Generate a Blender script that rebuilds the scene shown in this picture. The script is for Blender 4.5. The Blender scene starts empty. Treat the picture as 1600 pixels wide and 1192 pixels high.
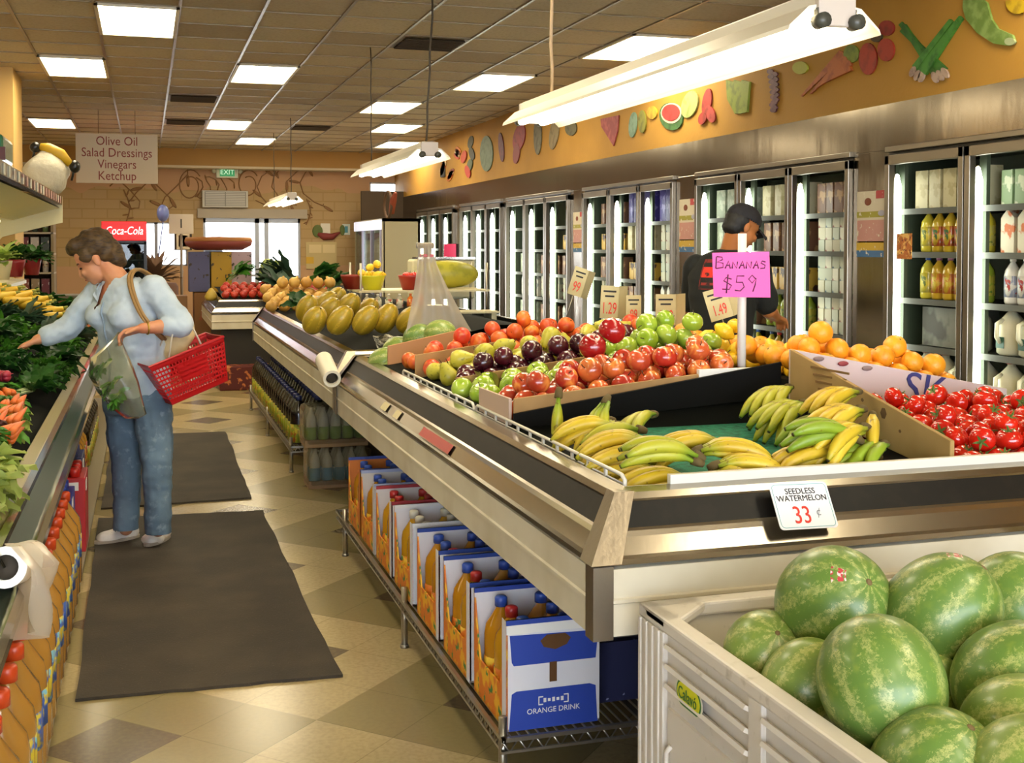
import bpy, bmesh, math, random
from mathutils import Vector, Matrix, Euler, Quaternion, noise
random.seed(7)
PI = math.pi
sc = bpy.context.scene
COL = sc.collection
V = Vector

# ------------------------------------------------------------------ camera
H = 1.55
YAW, PIT, FPX = math.radians(17.2), math.radians(2.0), 1850.0
YC = 385 + FPX * math.tan(PIT)
CF = V((math.sin(YAW) * math.cos(PIT), math.cos(YAW) * math.cos(PIT), -math.sin(PIT)))
CR = V((math.cos(YAW), -math.sin(YAW), 0))
CU = CR.cross(CF)
def ray(px, py): return CF + CR * ((px - 800) / FPX) - CU * ((py - YC) / FPX)
def at(px, py, d): return V((0, 0, H)) + ray(px, py) * d
def at_ax(px, py, ax, v):
    r = ray(px, py); t = (v - (H if ax == 2 else 0)) / r[ax]
    return V((0, 0, H)) + r * t
cam = bpy.data.cameras.new('camera'); camo = bpy.data.objects.new('camera', cam); COL.objects.link(camo)
cam.sensor_width = 36; cam.lens = 36 * FPX / 1600
cam.shift_y = (YC - 596) / 1600
camo.matrix_world = Matrix.Translation((0, 0, H)) @ Matrix((CR, CU, -CF)).transposed().to_4x4()
cam.clip_start = 0.05; cam.clip_end = 200
sc.camera = camo
sc.view_settings.view_transform = 'Standard'; sc.view_settings.look = 'None'
sc.view_settings.gamma = 1; sc.view_settings.use_curve_mapping = False
sc.view_settings.exposure = 0.66
sc.cycles.use_denoising = True
sc.cycles.max_bounces = 7; sc.cycles.diffuse_bounces = 4; sc.cycles.glossy_bounces = 4
sc.cycles.transparent_max_bounces = 16; sc.cycles.transmission_bounces = 5
sc.cycles.caustics_reflective = False; sc.cycles.caustics_refractive = False
sc.cycles.sample_clamp_indirect = 6

# ------------------------------------------------------------------ materials
def lin(c):
    if isinstance(c, str):
        c = c.lstrip('#'); c = [int(c[i:i + 2], 16) / 255 for i in (0, 2, 4)]
        c = [x / 12.92 if x <= .04045 else ((x + .055) / 1.055) ** 2.4 for x in c]
    return (*c[:3], 1)
def new_mat(name):
    m = bpy.data.materials.new(name); m.use_nodes = True
    nt = m.node_tree; nt.nodes.clear()
    out = nt.nodes.new('ShaderNodeOutputMaterial')
    return m, nt, out
def N(nt, t, **kw):
    n = nt.nodes.new(t)
    for k, v in kw.items():
        if k[0] == '_': setattr(n, k[1:], v)
        else: n.inputs[int(k[1:]) if k[0] == 'i' and k[1:].isdigit() else k.replace('__', ' ')].default_value = v
    return n
def L(nt, a, b): nt.links.new(a, b)
def ramp(nt, src, stops, interp='LINEAR'):
    r = nt.nodes.new('ShaderNodeValToRGB'); r.color_ramp.interpolation = interp
    e = r.color_ramp.elements
    while len(e) < len(stops): e.new(0.5)
    for k, (p, c) in enumerate(stops): e[k].position = p; e[k].color = lin(c)
    L(nt, src, r.inputs[0]); return r.outputs[0]
def mixc(nt, fac, a, b, mode='MIX'):
    m = nt.nodes.new('ShaderNodeMix'); m.data_type = 'RGBA'; m.blend_type = mode
    for s, v in ((0, fac), (6, a), (7, b)):
        if isinstance(v, (int, float, tuple)): m.inputs[s].default_value = v
        else: L(nt, v, m.inputs[s])
    return m.outputs[2]
def math_n(nt, op, a, b=None):
    n = nt.nodes.new('ShaderNodeMath'); n.operation = op
    for k, v in ((0, a), (1, b)):
        if v is None: continue
        if isinstance(v, (int, float)): n.inputs[k].default_value = v
        else: L(nt, v, n.inputs[k])
    return n.outputs[0]
def noise_n(nt, co, scale, detail=3, dist=0):
    n = nt.nodes.new('ShaderNodeTexNoise'); n.inputs['Scale'].default_value = scale
    n.inputs['Detail'].default_value = detail; n.inputs['Distortion'].default_value = dist
    L(nt, co, n.inputs['Vector']); return n.outputs[0]
CACHE = {}
def M(name, c='#808080', r=.5, m=0, var=None, n=None, n2=None, bump=None, em=0, emc=None, spec=.5, coat=0, attr=None, scl=None, sss=0, alpha=1):
    if name in CACHE: return CACHE[name]
    mt, nt, out = new_mat(name)
    b = N(nt, 'ShaderNodeBsdfPrincipled')
    b.inputs['Roughness'].default_value = r; b.inputs['Metallic'].default_value = m
    b.inputs['Specular IOR Level'].default_value = spec; b.inputs['Coat Weight'].default_value = coat
    if coat: b.inputs['Coat Roughness'].default_value = .12
    b.inputs['Alpha'].default_value = alpha
    tc = N(nt, 'ShaderNodeTexCoord'); co = tc.outputs['Object']
    if scl:
        mp = N(nt, 'ShaderNodeMapping'); mp.inputs['Scale'].default_value = scl; L(nt, co, mp.inputs[0]); co = mp.outputs[0]
    base = lin(c)
    if var:
        oi = N(nt, 'ShaderNodeObjectInfo')
        base = ramp(nt, oi.outputs['Random'], [(k / max(1, len(var) - 1), q) for k, q in enumerate(var)])
    if attr:
        an = N(nt, 'ShaderNodeAttribute'); an.attribute_name = 't'
        base = ramp(nt, an.outputs['Fac'], attr) if not var else mixc(nt, ramp(nt, an.outputs['Fac'], [(p, (q, q, q)) for p, q in attr[0]]), base, lin(attr[1]))
    for q in (n, n2):
        if q:
            s, c2, lo, hi = q[:4]
            f = noise_n(nt, co, s, q[4] if len(q) > 4 else 3)
            f = ramp(nt, f, [(lo, (0, 0, 0)), (hi, (1, 1, 1))])
            base = mixc(nt, f, base, lin(c2))
    if isinstance(base, tuple): b.inputs['Base Color'].default_value = base
    else: L(nt, base, b.inputs['Base Color'])
    if bump:
        bn = N(nt, 'ShaderNodeBump'); bn.inputs['Strength'].default_value = bump[1]
        bn.inputs['Distance'].default_value = bump[2] if len(bump) > 2 else .01
        L(nt, noise_n(nt, co, bump[0], 4), bn.inputs['Height']); L(nt, bn.outputs[0], b.inputs['Normal'])
    if em:
        b.inputs['Emission Color'].default_value = lin(emc or c); b.inputs['Emission Strength'].default_value = em
    L(nt, b.outputs[0], out.inputs[0]); CACHE[name] = mt
    return mt
def glass(name, tint='#ffffff', ior=1.5, rough=0.0, haze=0, hazec='#ffffff', gain=1.0):
    if name in CACHE: return CACHE[name]
    mt, nt, out = new_mat(name)
    t = N(nt, 'ShaderNodeBsdfTransparent'); t.inputs[0].default_value = lin(tint)
    g = N(nt, 'ShaderNodeBsdfGlossy'); g.inputs['Roughness'].default_value = rough
    fr = N(nt, 'ShaderNodeFresnel'); fr.inputs[0].default_value = ior
    mx = N(nt, 'ShaderNodeMixShader'); L(nt, math_n(nt, 'MINIMUM', math_n(nt, 'MULTIPLY', fr.outputs[0], gain), 1.0), mx.inputs[0]); L(nt, t.outputs[0], mx.inputs[1]); L(nt, g.outputs[0], mx.inputs[2])
    res = mx.outputs[0]
    if haze:
        d = N(nt, 'ShaderNodeBsdfDiffuse'); d.inputs[0].default_value = lin(hazec)
        tr = N(nt, 'ShaderNodeBsdfTranslucent'); tr.inputs[0].default_value = lin(hazec)
        a = N(nt, 'ShaderNodeMixShader', i0=.5); L(nt, d.outputs[0], a.inputs[1]); L(nt, tr.outputs[0], a.inputs[2])
        h = N(nt, 'ShaderNodeMixShader', i0=haze); L(nt, res, h.inputs[1]); L(nt, a.outputs[0], h.inputs[2]); res = h.outputs[0]
    L(nt, res, out.inputs[0]); CACHE[name] = mt
    return mt
def emit(name, c, s):
    if name in CACHE: return CACHE[name]
    mt, nt, out = new_mat(name)
    e = N(nt, 'ShaderNodeEmission'); e.inputs[0].default_value = lin(c); e.inputs[1].default_value = s
    L(nt, e.outputs[0], out.inputs[0]); CACHE[name] = mt
    return mt

# ------------------------------------------------------------------ mesh building
def frame(w):
    w = V(w).normalized(); a = V((0, 0, 1)) if abs(w.z) < .9 else V((1, 0, 0))
    u = a.cross(w).normalized(); return u, w.cross(u).normalized(), w
class MB:
    def __init__(s): s.v = []; s.f = []; s.mi = []; s.sm = []; s.t = []
    def add(s, vs, fs, mi=0, sm=False, t=None):
        b = len(s.v); s.v += [V(p) for p in vs]
        s.t += t if t else [0.0] * len(vs)
        for f in fs: s.f.append([b + i for i in f]); s.mi.append(mi); s.sm.append(sm)
        return s
    def box(s, c, d, mi=0, R=None, tap=1):
        c = V(c); hx, hy, hz = d[0] / 2, d[1] / 2, d[2] / 2
        P = [V((x * hx * (tap if z < 0 else 1), y * hy * (tap if z < 0 else 1), z * hz)) for z in (-1, 1) for y in (-1, 1) for x in (-1, 1)]
        if R: P = [R @ p for p in P]
        return s.add([p + c for p in P], [(0, 2, 3, 1), (4, 5, 7, 6), (0, 1, 5, 4), (2, 6, 7, 3), (0, 4, 6, 2), (1, 3, 7, 5)], mi)
    def b2(s, lo, hi, mi=0):
        lo, hi = V(lo), V(hi); return s.box((lo + hi) / 2, hi - lo, mi)
    def tube(s, pts, r, n=8, mi=0, caps=True, closed=False, sm=True):
        pts = [V(p) for p in pts]; rs = r if isinstance(r, (list, tuple)) else [r] * len(pts)
        vs = []; fs = []; up = None; k = len(pts); ts = []
        for i, p in enumerate(pts):
            a = pts[(i - 1) % k] if (i or closed) else p; c = pts[(i + 1) % k] if (i < k - 1 or closed) else p
            w = (c - a).normalized()
            if up is None: u, q, w = frame(w)
            else: u = (up - w * up.dot(w)); u = u.normalized() if u.length > 1e-6 else frame(w)[0]; q = w.cross(u)
            up = u
            for j in range(n):
                an = 2 * PI * j / n; vs.append(p + (u * math.cos(an) + q * math.sin(an)) * rs[i]); ts.append(i / max(1, k - 1))
        for i in range(k if closed else k - 1):
            for j in range(n):
                fs.append((i * n + j, i * n + (j + 1) % n, ((i + 1) % k) * n + (j + 1) % n, ((i + 1) % k) * n + j))
        if caps and not closed: fs.append(tuple(range(n))[::-1]); fs.append(tuple((k - 1) * n + j for j in range(n)))
        return s.add(vs, fs, mi, sm, ts)
    def cyl(s, p0, p1, r, r1=None, n=12, mi=0, caps=True): return s.tube([p0, p1], [r, r if r1 is None else r1], n, mi, caps)
    def lathe(s, prof, n=16, mi=0, c=(0, 0, 0), R=None, sm=True):
        c = V(c); vs = []; fs = []; ts = []
        for i, (r, z) in enumerate(prof):
            for j in range(n):
                an = 2 * PI * j / n; p = V((r * math.cos(an), r * math.sin(an), z)); vs.append((R @ p if R else p) + c); ts.append(i / (len(prof) - 1))
        for i in range(len(prof) - 1):
            for j in range(n): fs.append((i * n + j, i * n + (j + 1) % n, (i + 1) * n + (j + 1) % n, (i + 1) * n + j))
        if prof[0][0] > 1e-4: fs.append(tuple(range(n))[::-1])
        if prof[-1][0] > 1e-4: fs.append(tuple((len(prof) - 1) * n + j for j in range(n)))
        return s.add(vs, fs, mi, sm, ts)
    def ell(s, c, r, mi=0, n=14, m=9, R=None):
        if isinstance(r, (int, float)): r = (r, r, r)
        pr = [(math.sin(PI * k / m), -math.cos(PI * k / m)) for k in range(m + 1)]
        c = V(c); vs = []; fs = []
        for (q, z) in pr:
            for j in range(n):
                a = 2 * PI * j / n; p = V((q * math.cos(a) * r[0], q * math.sin(a) * r[1], z * r[2])); vs.append((R @ p if R else p) + c)
        for i in range(m):
            for j in range(n): fs.append((i * n + j, i * n + (j + 1) % n, (i + 1) * n + (j + 1) % n, (i + 1) * n + j))
        return s.add(vs, fs, mi, True)
    def prism(s, poly, o, u, v, h, mi=0, sm=False):
        o, u, v = V(o), V(u), V(v); w = u.cross(v).normalized() * h; n = len(poly)
        a = [o + u * p[0] + v * p[1] for p in poly]
        return s.add(a + [p + w for p in a], [tuple(range(n))[::-1], tuple(range(n, 2 * n))] + [(i, (i + 1) % n, n + (i + 1) % n, n + i) for i in range(n)], mi, sm)
    def surf(s, fn, nu, nv, mi=0, sm=True):
        vs = [fn(i / nu, j / nv) for i in range(nu + 1) for j in range(nv + 1)]
        fs = [(i * (nv + 1) + j, i * (nv + 1) + j + 1, (i + 1) * (nv + 1) + j + 1, (i + 1) * (nv + 1) + j) for i in range(nu) for j in range(nv)]
        return s.add(vs, fs, mi, sm, [j / nv for i in range(nu + 1) for j in range(nv + 1)])
    def capsule(s, p0, p1, r0, r1, n=12, mi=0):
        p0, p1 = V(p0), V(p1); u, q, w = frame(p1 - p0 if (p1 - p0).length > 1e-5 else V((0, 0, 1))); vs = []; R = []
        for k in range(5): a = -PI / 2 + k * PI / 8; R.append((p0 + w * r0 * math.sin(a), r0 * math.cos(a)))
        for k in range(5): a = k * PI / 8; R.append((p1 + w * r1 * math.sin(a), r1 * math.cos(a)))
        for c, r in R:
            for j in range(n): an = 2 * PI * j / n; vs.append(c + (u * math.cos(an) + q * math.sin(an)) * max(r, 1e-5))
        fs = [(i * n + j, i * n + (j + 1) % n, (i + 1) * n + (j + 1) % n, (i + 1) * n + j) for i in range(len(R) - 1) for j in range(n)]
        return s.add(vs, fs, mi, True)
    def loft(s, secs, n=24, mi=0):
        # secs: (centre, side_vec, front_vec) closed at both ends
        vs = []; k = len(secs)
        for c, a, b in secs:
            for j in range(n):
                t = 2 * PI * j / n; ct, st = math.cos(t), math.sin(t)
                ct = math.copysign(abs(ct) ** .85, ct); st = math.copysign(abs(st) ** .85, st)
                vs.append(V(c) + V(a) * ct + V(b) * st)
        fs = [(i * n + j, i * n + (j + 1) % n, (i + 1) * n + (j + 1) % n, (i + 1) * n + j) for i in range(k - 1) for j in range(n)]
        fs += [tuple(range(n))[::-1], tuple((k - 1) * n + j for j in range(n))]
        return s.add(vs, fs, mi, True)
    def mesh(s, name, mats, off=None):
        me = bpy.data.meshes.new(name)
        vs = [p - off for p in s.v] if off is not None else s.v
        me.from_pydata([tuple(p) for p in vs], [], s.f)
        for m in (mats if isinstance(mats, (list, tuple)) else [mats]): me.materials.append(m)
        me.polygons.foreach_set('material_index', s.mi); me.polygons.foreach_set('use_smooth', s.sm)
        if any(s.t):
            a = me.attributes.new('t', 'FLOAT', 'POINT'); a.data.foreach_set('value', s.t)
        me.update(); return me

def tag(o, label=None, cat=None, group=None, kind=None):
    for k, v in (('label', label), ('category', cat), ('group', group), ('kind', kind)):
        if v: o[k] = v
    return o
def thing(name, label, cat, loc=(0, 0, 0), group=None, rot=(0, 0, 0), link=True):
    o = bpy.data.objects.new(name, None); o.empty_display_size = .05
    if link: COL.objects.link(o)
    o.location = loc; o.rotation_euler = rot
    return tag(o, label, cat, group)
def part(name, mb, mats, parent=None, world=False, bevel=0, link=True, label=None, loc=None, rot=None, sub=0):
    off = None
    if world:
        off = V((0, 0, 0)); q = parent
        while q is not None: off += q.location; q = q.parent
    me = mb if isinstance(mb, bpy.types.Mesh) else mb.mesh(name, mats, off)
    o = bpy.data.objects.new(name, me)
    if link: COL.objects.link(o)
    if parent is not None: o.parent = parent
    if loc is not None: o.location = loc
    if rot is not None: o.rotation_euler = rot
    if bevel:
        b = o.modifiers.new('bevel', 'BEVEL'); b.width = bevel; b.segments = 2; b.limit_method = 'ANGLE'; b.angle_limit = .7
    if sub:
        b = o.modifiers.new('subdivision', 'SUBSURF'); b.levels = sub; b.render_levels = sub
    if label: o['label'] = label
    return o
def solo(name, mb, mats, label, cat, group=None, loc=(0, 0, 0), rot=(0, 0, 0), bevel=0, link=True):
    o = part(name, mb, mats, None, bevel=bevel, link=link); o.location = loc; o.rotation_euler = rot
    return tag(o, label, cat, group)
def struct(name, mb, mats, label=None, bevel=0):
    o = part(name, mb, mats, bevel=bevel); o['kind'] = 'structure'
    if label: o['label'] = label; o['category'] = name.split('_')[0]
    return o
PROTOS = []
KIDS = {}
def proto(o, kids=()):
    PROTOS.append(o); KIDS[o.name] = list(kids)
    PROTOS.extend(kids); return o
def dup(p, loc, rot=(0, 0, 0), s=1, label=None, group=None, R=None, mat=None):
    o = p.copy(); COL.objects.link(o)
    o.location = loc
    if R is not None: o.rotation_euler = R.to_euler()
    else: o.rotation_euler = rot
    o.scale = (s, s, s) if isinstance(s, (int, float)) else s
    if label: o['label'] = label
    if group: o['group'] = group
    for c in KIDS[p.name]:
        k = c.copy(); COL.objects.link(k); k.parent = o
        for g in KIDS.get(c.name, ()):
            h = g.copy(); COL.objects.link(h); h.parent = k
    return o
def text(name, body, size, loc, rot, mt, parent=None, ext=.0012, shear=0, sx=1, align='CENTER', world=True, space=1):
    cu = bpy.data.curves.new(name, 'FONT'); cu.body = body; cu.size = size; cu.extrude = ext; cu.align_x = align; cu.align_y = 'CENTER'
    cu.shear = shear; cu.space_character = space; cu.materials.append(mt); cu.resolution_u = 3
    tmp = bpy.data.objects.new('tmp', cu); COL.objects.link(tmp)
    dg = bpy.context.evaluated_depsgraph_get(); dg.update()
    me = bpy.data.meshes.new_from_object(tmp.evaluated_get(dg)); bpy.data.objects.remove(tmp); bpy.data.curves.remove(cu)
    me.name = name; o = bpy.data.objects.new(name, me); COL.objects.link(o)
    loc = V(loc)
    if parent is not None:
        o.parent = parent
        if world:
            q = parent
            while q is not None: loc = loc - q.location; q = q.parent
    o.location = loc; o.rotation_euler = rot; o.scale = (sx, 1, 1)
    return o
ORD = 'first second third fourth fifth sixth seventh eighth ninth tenth eleventh twelfth thirteenth fourteenth fifteenth sixteenth seventeenth eighteenth'.split()
def od(k): return ORD[k] if k < len(ORD) else 'last'
RX90 = (PI / 2, 0, 0)
# ================================================================== SETTING
STEEL = M('stainless', '#9a9081', .17, 1, n=(.5, '#8d8476', .3, .75), bump=(1.1, .22, .03), scl=(1, 2.2, .6))
CHROME = M('chrome', '#cfcabf', .12, 1, bump=(9, .05, .01))
WHITEP = M('white_enamel', '#d6d0c0', .35, n=(5, '#bdb59f', .4, .75))
CHROMED = M('chrome_dull', '#a39a8c', .2, 1, bump=(9, .05, .01))
BLACK = M('black_plastic', '#15140f', .32)
DARK = M('dark_grey', '#26231e', .7)
WIRE = M('zinc_wire', '#a8a294', .3, .9)
CARD = M('cardboard', '#a5804f', .85, n=(6, '#8c6a3e', .4, .7))
PAPERW = M('white_paper', '#e8e4da', .7)
TUBE = emit('fluorescent_tube', '#fff1cf', 11)
PANEL = emit('light_diffuser', '#fff0cc', 13)
CTUBE = emit('cooler_tube', '#f6ffee', 8.5)
INKK = M('black_ink', '#14100e', .6)
INKR = M('red_ink', '#d8341f', .6)

# floor: plaid of 3x3 tile fields laid diagonally
def floor_mat():
    mt, nt, out = new_mat('vinyl_tile'); b = N(nt, 'ShaderNodeBsdfPrincipled')
    g = N(nt, 'ShaderNodeNewGeometry'); sp = N(nt, 'ShaderNodeSeparateXYZ'); L(nt, g.outputs['Position'], sp.inputs[0])
    x, y = sp.outputs[0], sp.outputs[1]; q = .70711
    u = math_n(nt, 'MULTIPLY', math_n(nt, 'ADD', x, y), q); v = math_n(nt, 'MULTIPLY', math_n(nt, 'SUBTRACT', y, x), q)
    u = math_n(nt, 'DIVIDE', math_n(nt, 'ADD', u, 9 - 3.085), .9); v = math_n(nt, 'DIVIDE', math_n(nt, 'ADD', v, 9 - 2.35), .9)
    chk = math_n(nt, 'MODULO', math_n(nt, 'ADD', math_n(nt, 'FLOOR', u), math_n(nt, 'FLOOR', v)), 2)
    def mid(a):
        f = math_n(nt, 'FRACT', a)
        return math_n(nt, 'MULTIPLY', math_n(nt, 'GREATER_THAN', f, 1 / 3), math_n(nt, 'LESS_THAN', f, 2 / 3))
    dk = math_n(nt, 'MULTIPLY', mid(u), mid(v))
    def joint(a): return math_n(nt, 'LESS_THAN', math_n(nt, 'FRACT', math_n(nt, 'MULTIPLY', a, 3)), .012)
    j = math_n(nt, 'MAXIMUM', joint(u), joint(v))
    co = g.outputs['Position']
    c = mixc(nt, chk, lin('#c0ac7e'), lin('#998a5f'))
    c = mixc(nt, dk, c, lin('#6b5c4a'))
    sp1 = ramp(nt, noise_n(nt, co, 60, 3), [(.4, (0, 0, 0)), (.7, (.35, .35, .35))]); c = mixc(nt, sp1, c, lin('#8d7d58'))
    st = ramp(nt, noise_n(nt, co, 1.6, 4), [(.45, (0, 0, 0)), (.75, (.4, .4, .4))]); c = mixc(nt, st, c, lin('#8a7c58'))
    c = mixc(nt, math_n(nt, 'MULTIPLY', j, .35), c, lin('#5d5138'))
    L(nt, c, b.inputs['Base Color'])
    b.inputs['Roughness'].default_value = .23
    bn = N(nt, 'ShaderNodeBump'); bn.inputs['Strength'].default_value = .02; bn.inputs['Distance'].default_value = .01
    L(nt, noise_n(nt, co, 5, 2), bn.inputs['Height']); L(nt, bn.outputs[0], b.inputs['Normal'])
    L(nt, b.outputs[0], out.inputs[0]); return mt
struct('floor', MB().b2((-7, -4, -.1), (5.4, 24, 0)), floor_mat())

# ceiling: acoustic tiles on a metal grid
CZ = 3.27; GX0, GDX = -.33, .585; GY0, GDY = 8.87, .625
def ceil_mat():
    mt, nt, out = new_mat('acoustic_tile'); b = N(nt, 'ShaderNodeBsdfPrincipled'); b.inputs['Roughness'].default_value = .9
    g = N(nt, 'ShaderNodeNewGeometry'); sp = N(nt, 'ShaderNodeSeparateXYZ'); L(nt, g.outputs['Position'], sp.inputs[0])
    a = math_n(nt, 'FLOOR', math_n(nt, 'DIVIDE', math_n(nt, 'ADD', sp.outputs[0], 20 * GDX - GX0), GDX))
    c = math_n(nt, 'FLOOR', math_n(nt, 'DIVIDE', math_n(nt, 'ADD', sp.outputs[1], 20 * GDY - GY0), GDY))
    cb = N(nt, 'ShaderNodeCombineXYZ'); L(nt, a, cb.inputs[0]); L(nt, c, cb.inputs[1])
    wn = N(nt, 'ShaderNodeTexWhiteNoise'); L(nt, cb.outputs[0], wn.inputs[0])
    col = ramp(nt, wn.outputs[0], [(0, '#a59273'), (.12, '#b5a383'), (.5, '#bfae8c'), (1, '#c8b794')])
    f = ramp(nt, noise_n(nt, g.outputs['Position'], 40, 2), [(.45, (0, 0, 0)), (.7, (.25,) * 3)]); col = mixc(nt, f, col, lin('#8b7450'))
    L(nt, col, b.inputs['Base Color']); L(nt, b.outputs[0], out.inputs[0]); return mt
struct('ceiling', MB().b2((-7, -4, CZ), (5.4, 24, CZ + .1)), ceil_mat())
TBAR = M('grid_bar', '#93826a', .38, .35)
g = MB()
for k in range(-11, 9):
    x = GX0 + GDX * k
    if -7 < x < 4.55: g.b2((x - .011, -4, CZ - .012), (x + .011, 21.6, CZ))
struct('trim_1', g, TBAR)
g = MB()
for k in range(-20, 21):
    y = GY0 + GDY * k
    if -4 < y < 21.6: g.b2((-7, y - .009, CZ - .009), (4.5, y + .009, CZ))
struct('trim_2', g, M('grid_cross_bar', '#8f7c5c', .5, .2))

# recessed lights
LAMPF = M('lamp_frame', '#d8ccae', .5)
SPOTS = [(-.33, 8.87, 'nearest in the row over the shopping aisle'), (-.915, 11.45, 'second in the row left of the aisle sign'), (-1.5, 17.0, 'low beside the beige pillar'),
         (.84, 11.4, 'between the aisle sign and the dark ceiling vents'), (.84, 16.5, 'above the entrance, nearer one'), (1.425, 19.0, 'above the entrance, farther one'),
         (3.765, 8.87, 'partly behind the big hanging lamp'), (3.18, 11.3, 'between the two long hanging lamps'), (2.595, 13.8, 'third back over the island'),
         (3.18, 16.3, 'fourth back over the island'), (3.765, 19.0, 'farthest, just above the second hanging lamp')]
UNSEEN_PANELS = [(-.33, 3.9), (1.425, -1.2), (2.595, .1), (3.765, 3.8), (-2.67, 2.6), (.255, -2.2), (-2.67, 6.4), (-3.84, 10.1), (-5.0, 14.0), (-2.67, 18.0), (1.425, 5.1)]  # panels out of view, added for the light they give
for k, (x, y, w) in enumerate(SPOTS + [(a, b, None) for a, b in UNSEEN_PANELS]):
    lb = 'flush white fluorescent ceiling panel, ' + (w or 'beyond the frame, second row' )
    t = thing('ceiling_light', lb if w else 'flush white fluorescent ceiling panel added out of view to light the shop', 'ceiling light', (x + GDX / 2, y + GDY, CZ), 'recessed ceiling panels')
    hx, hy = GDX / 2, GDY; fr = MB()
    for s in (-1, 1):
        fr.box((s * (hx - .013), 0, -.012), (.026, 2 * hy, .024)); fr.box((0, s * (hy - .013), -.012), (2 * hx, .026, .024))
    part('frame', fr, LAMPF, t)
    part('diffuser', MB().b2((-hx + .026, -hy + .026, -.012), (hx - .026, hy - .026, -.004)), PANEL, t)
# dark vents in the ceiling
VENT = M('vent_slats', '#6d5a42', .6)
for x, y, w in ((.255, 13.9, 'nearer of two stained ones'), (.255, 16.6, 'farther of two stained ones'), (2.0, 16.9, 'small dark one by the hanging lamp cord'), (2.01, 9.5, 'large square one near the top of the island')):
    t = thing('ceiling_vent', 'brown louvred air vent in the ceiling, ' + w, 'vent', (x + GDX / 2, y + GDY / 2, CZ), 'ceiling air vents')
    part('frame', MB().b2((-.28, -.3, -.012), (.28, .3, -.001)), VENT, t)
    sl = MB()
    for k in range(9): sl.box((0, -.24 + k * .06, -.02), (.5, .04, .006), R=Euler((.5, 0, 0)).to_matrix())
    part('slats', sl, M('vent_dark', '#4d3d2b', .7), t)

# walls
WALLO = M('orange_wall', '#b98a35', .75, n=(1.2, '#a97c2c', .4, .7), bump=(30, .15, .01))
BEIGE = M('beige_wall', '#c9a878', .8, n=(1.5, '#b8925f', .35, .7))
struct('wall_right', MB().b2((4.5, -4, 2.45), (4.7, 22, CZ)).b2((5.3, -4, 0), (5.4, 22, 2.45)), WALLO)
struct('wall_left', MB().b2((-7, -4, 0), (-6.9, 22, CZ)), BEIGE)
wf = MB()
for lo, hi in (((-7, 0), (-4.5, CZ)), ((-4.5, 0), (4.9, .35)), ((-4.5, 2.7), (4.9, CZ)), ((4.9, 0), (5.4, CZ))): wf.b2((lo[0], -4.1, lo[1]), (hi[0], -4, hi[1]))
struct('wall_front', wf, BEIGE)
def mural_mat():
    mt, nt, out = new_mat('painted_mural'); b = N(nt, 'ShaderNodeBsdfPrincipled'); b.inputs['Roughness'].default_value = .8
    g = N(nt, 'ShaderNodeNewGeometry'); sp = N(nt, 'ShaderNodeSeparateXYZ'); L(nt, g.outputs['Position'], sp.inputs[0])
    cb = N(nt, 'ShaderNodeCombineXYZ'); L(nt, sp.outputs[0], cb.inputs[0]); L(nt, sp.outputs[2], cb.inputs[1])
    br = N(nt, 'ShaderNodeTexBrick'); L(nt, cb.outputs[0], br.inputs[0])
    br.inputs['Color1'].default_value = lin('#b0946a'); br.inputs['Color2'].default_value = lin('#ad9060'); br.inputs['Mortar'].default_value = lin('#a38658')
    br.inputs['Scale'].default_value = 1; br.inputs['Brick Width'].default_value = .42; br.inputs['Row Height'].default_value = .17; br.inputs['Mortar Size'].default_value = .012
    nz = math_n(nt, 'MULTIPLY', math_n(nt, 'SUBTRACT', noise_n(nt, g.outputs['Position'], 1.3, 2), .5), .7)
    f = ramp(nt, math_n(nt, 'ADD', sp.outputs[2], nz), [(.0, (1, 1, 1)), (1, (1, 1, 1))]); f = math_n(nt, 'MULTIPLY', math_n(nt, 'LESS_THAN', math_n(nt, 'ADD', sp.outputs[2], nz), 2.55), math_n(nt, 'GREATER_THAN', sp.outputs[2], 1.2))
    c = mixc(nt, f, lin('#b8916c'), br.outputs[0])
    L(nt, c, b.inputs['Base Color']); L(nt, b.outputs[0], out.inputs[0]); return mt
wb = MB()
DX0, DX1, DH = 1.0, 2.73, 2.06          # entrance opening
for lo, hi in (((-7, 0), (-.35, CZ)), ((-.35, 0), (.72, 1.2)), ((-.35, 1.98), (.72, CZ)), ((.72, 0), (DX0, CZ)), ((DX0, DH), (DX1, CZ)), ((DX1, 0), (4.02, CZ)), ((4.02, 0), (4.62, 2.1)), ((4.02, 2.75), (4.62, CZ)), ((4.62, 0), (5.4, CZ))):
    wb.b2((lo[0], 22, lo[1]), (hi[0], 22.15, hi[1]))
struct('wall_back', wb, mural_mat())
struct('trim_3', MB().b2((-7, 21.6, 2.97), (4.5, 22, CZ)), M('soffit_beam', '#b48a4c', .8))
struct('trim_4', MB().b2((-7, 21.56, 2.93), (4.5, 22, 2.97)), M('beam_edge', '#cfc0a0', .6))
struct('pillar', MB().b2((-2.3, 12.35, 0), (-1.2, 13.2, CZ)), M('pillar_paint', '#c9a35e', .7))
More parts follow.
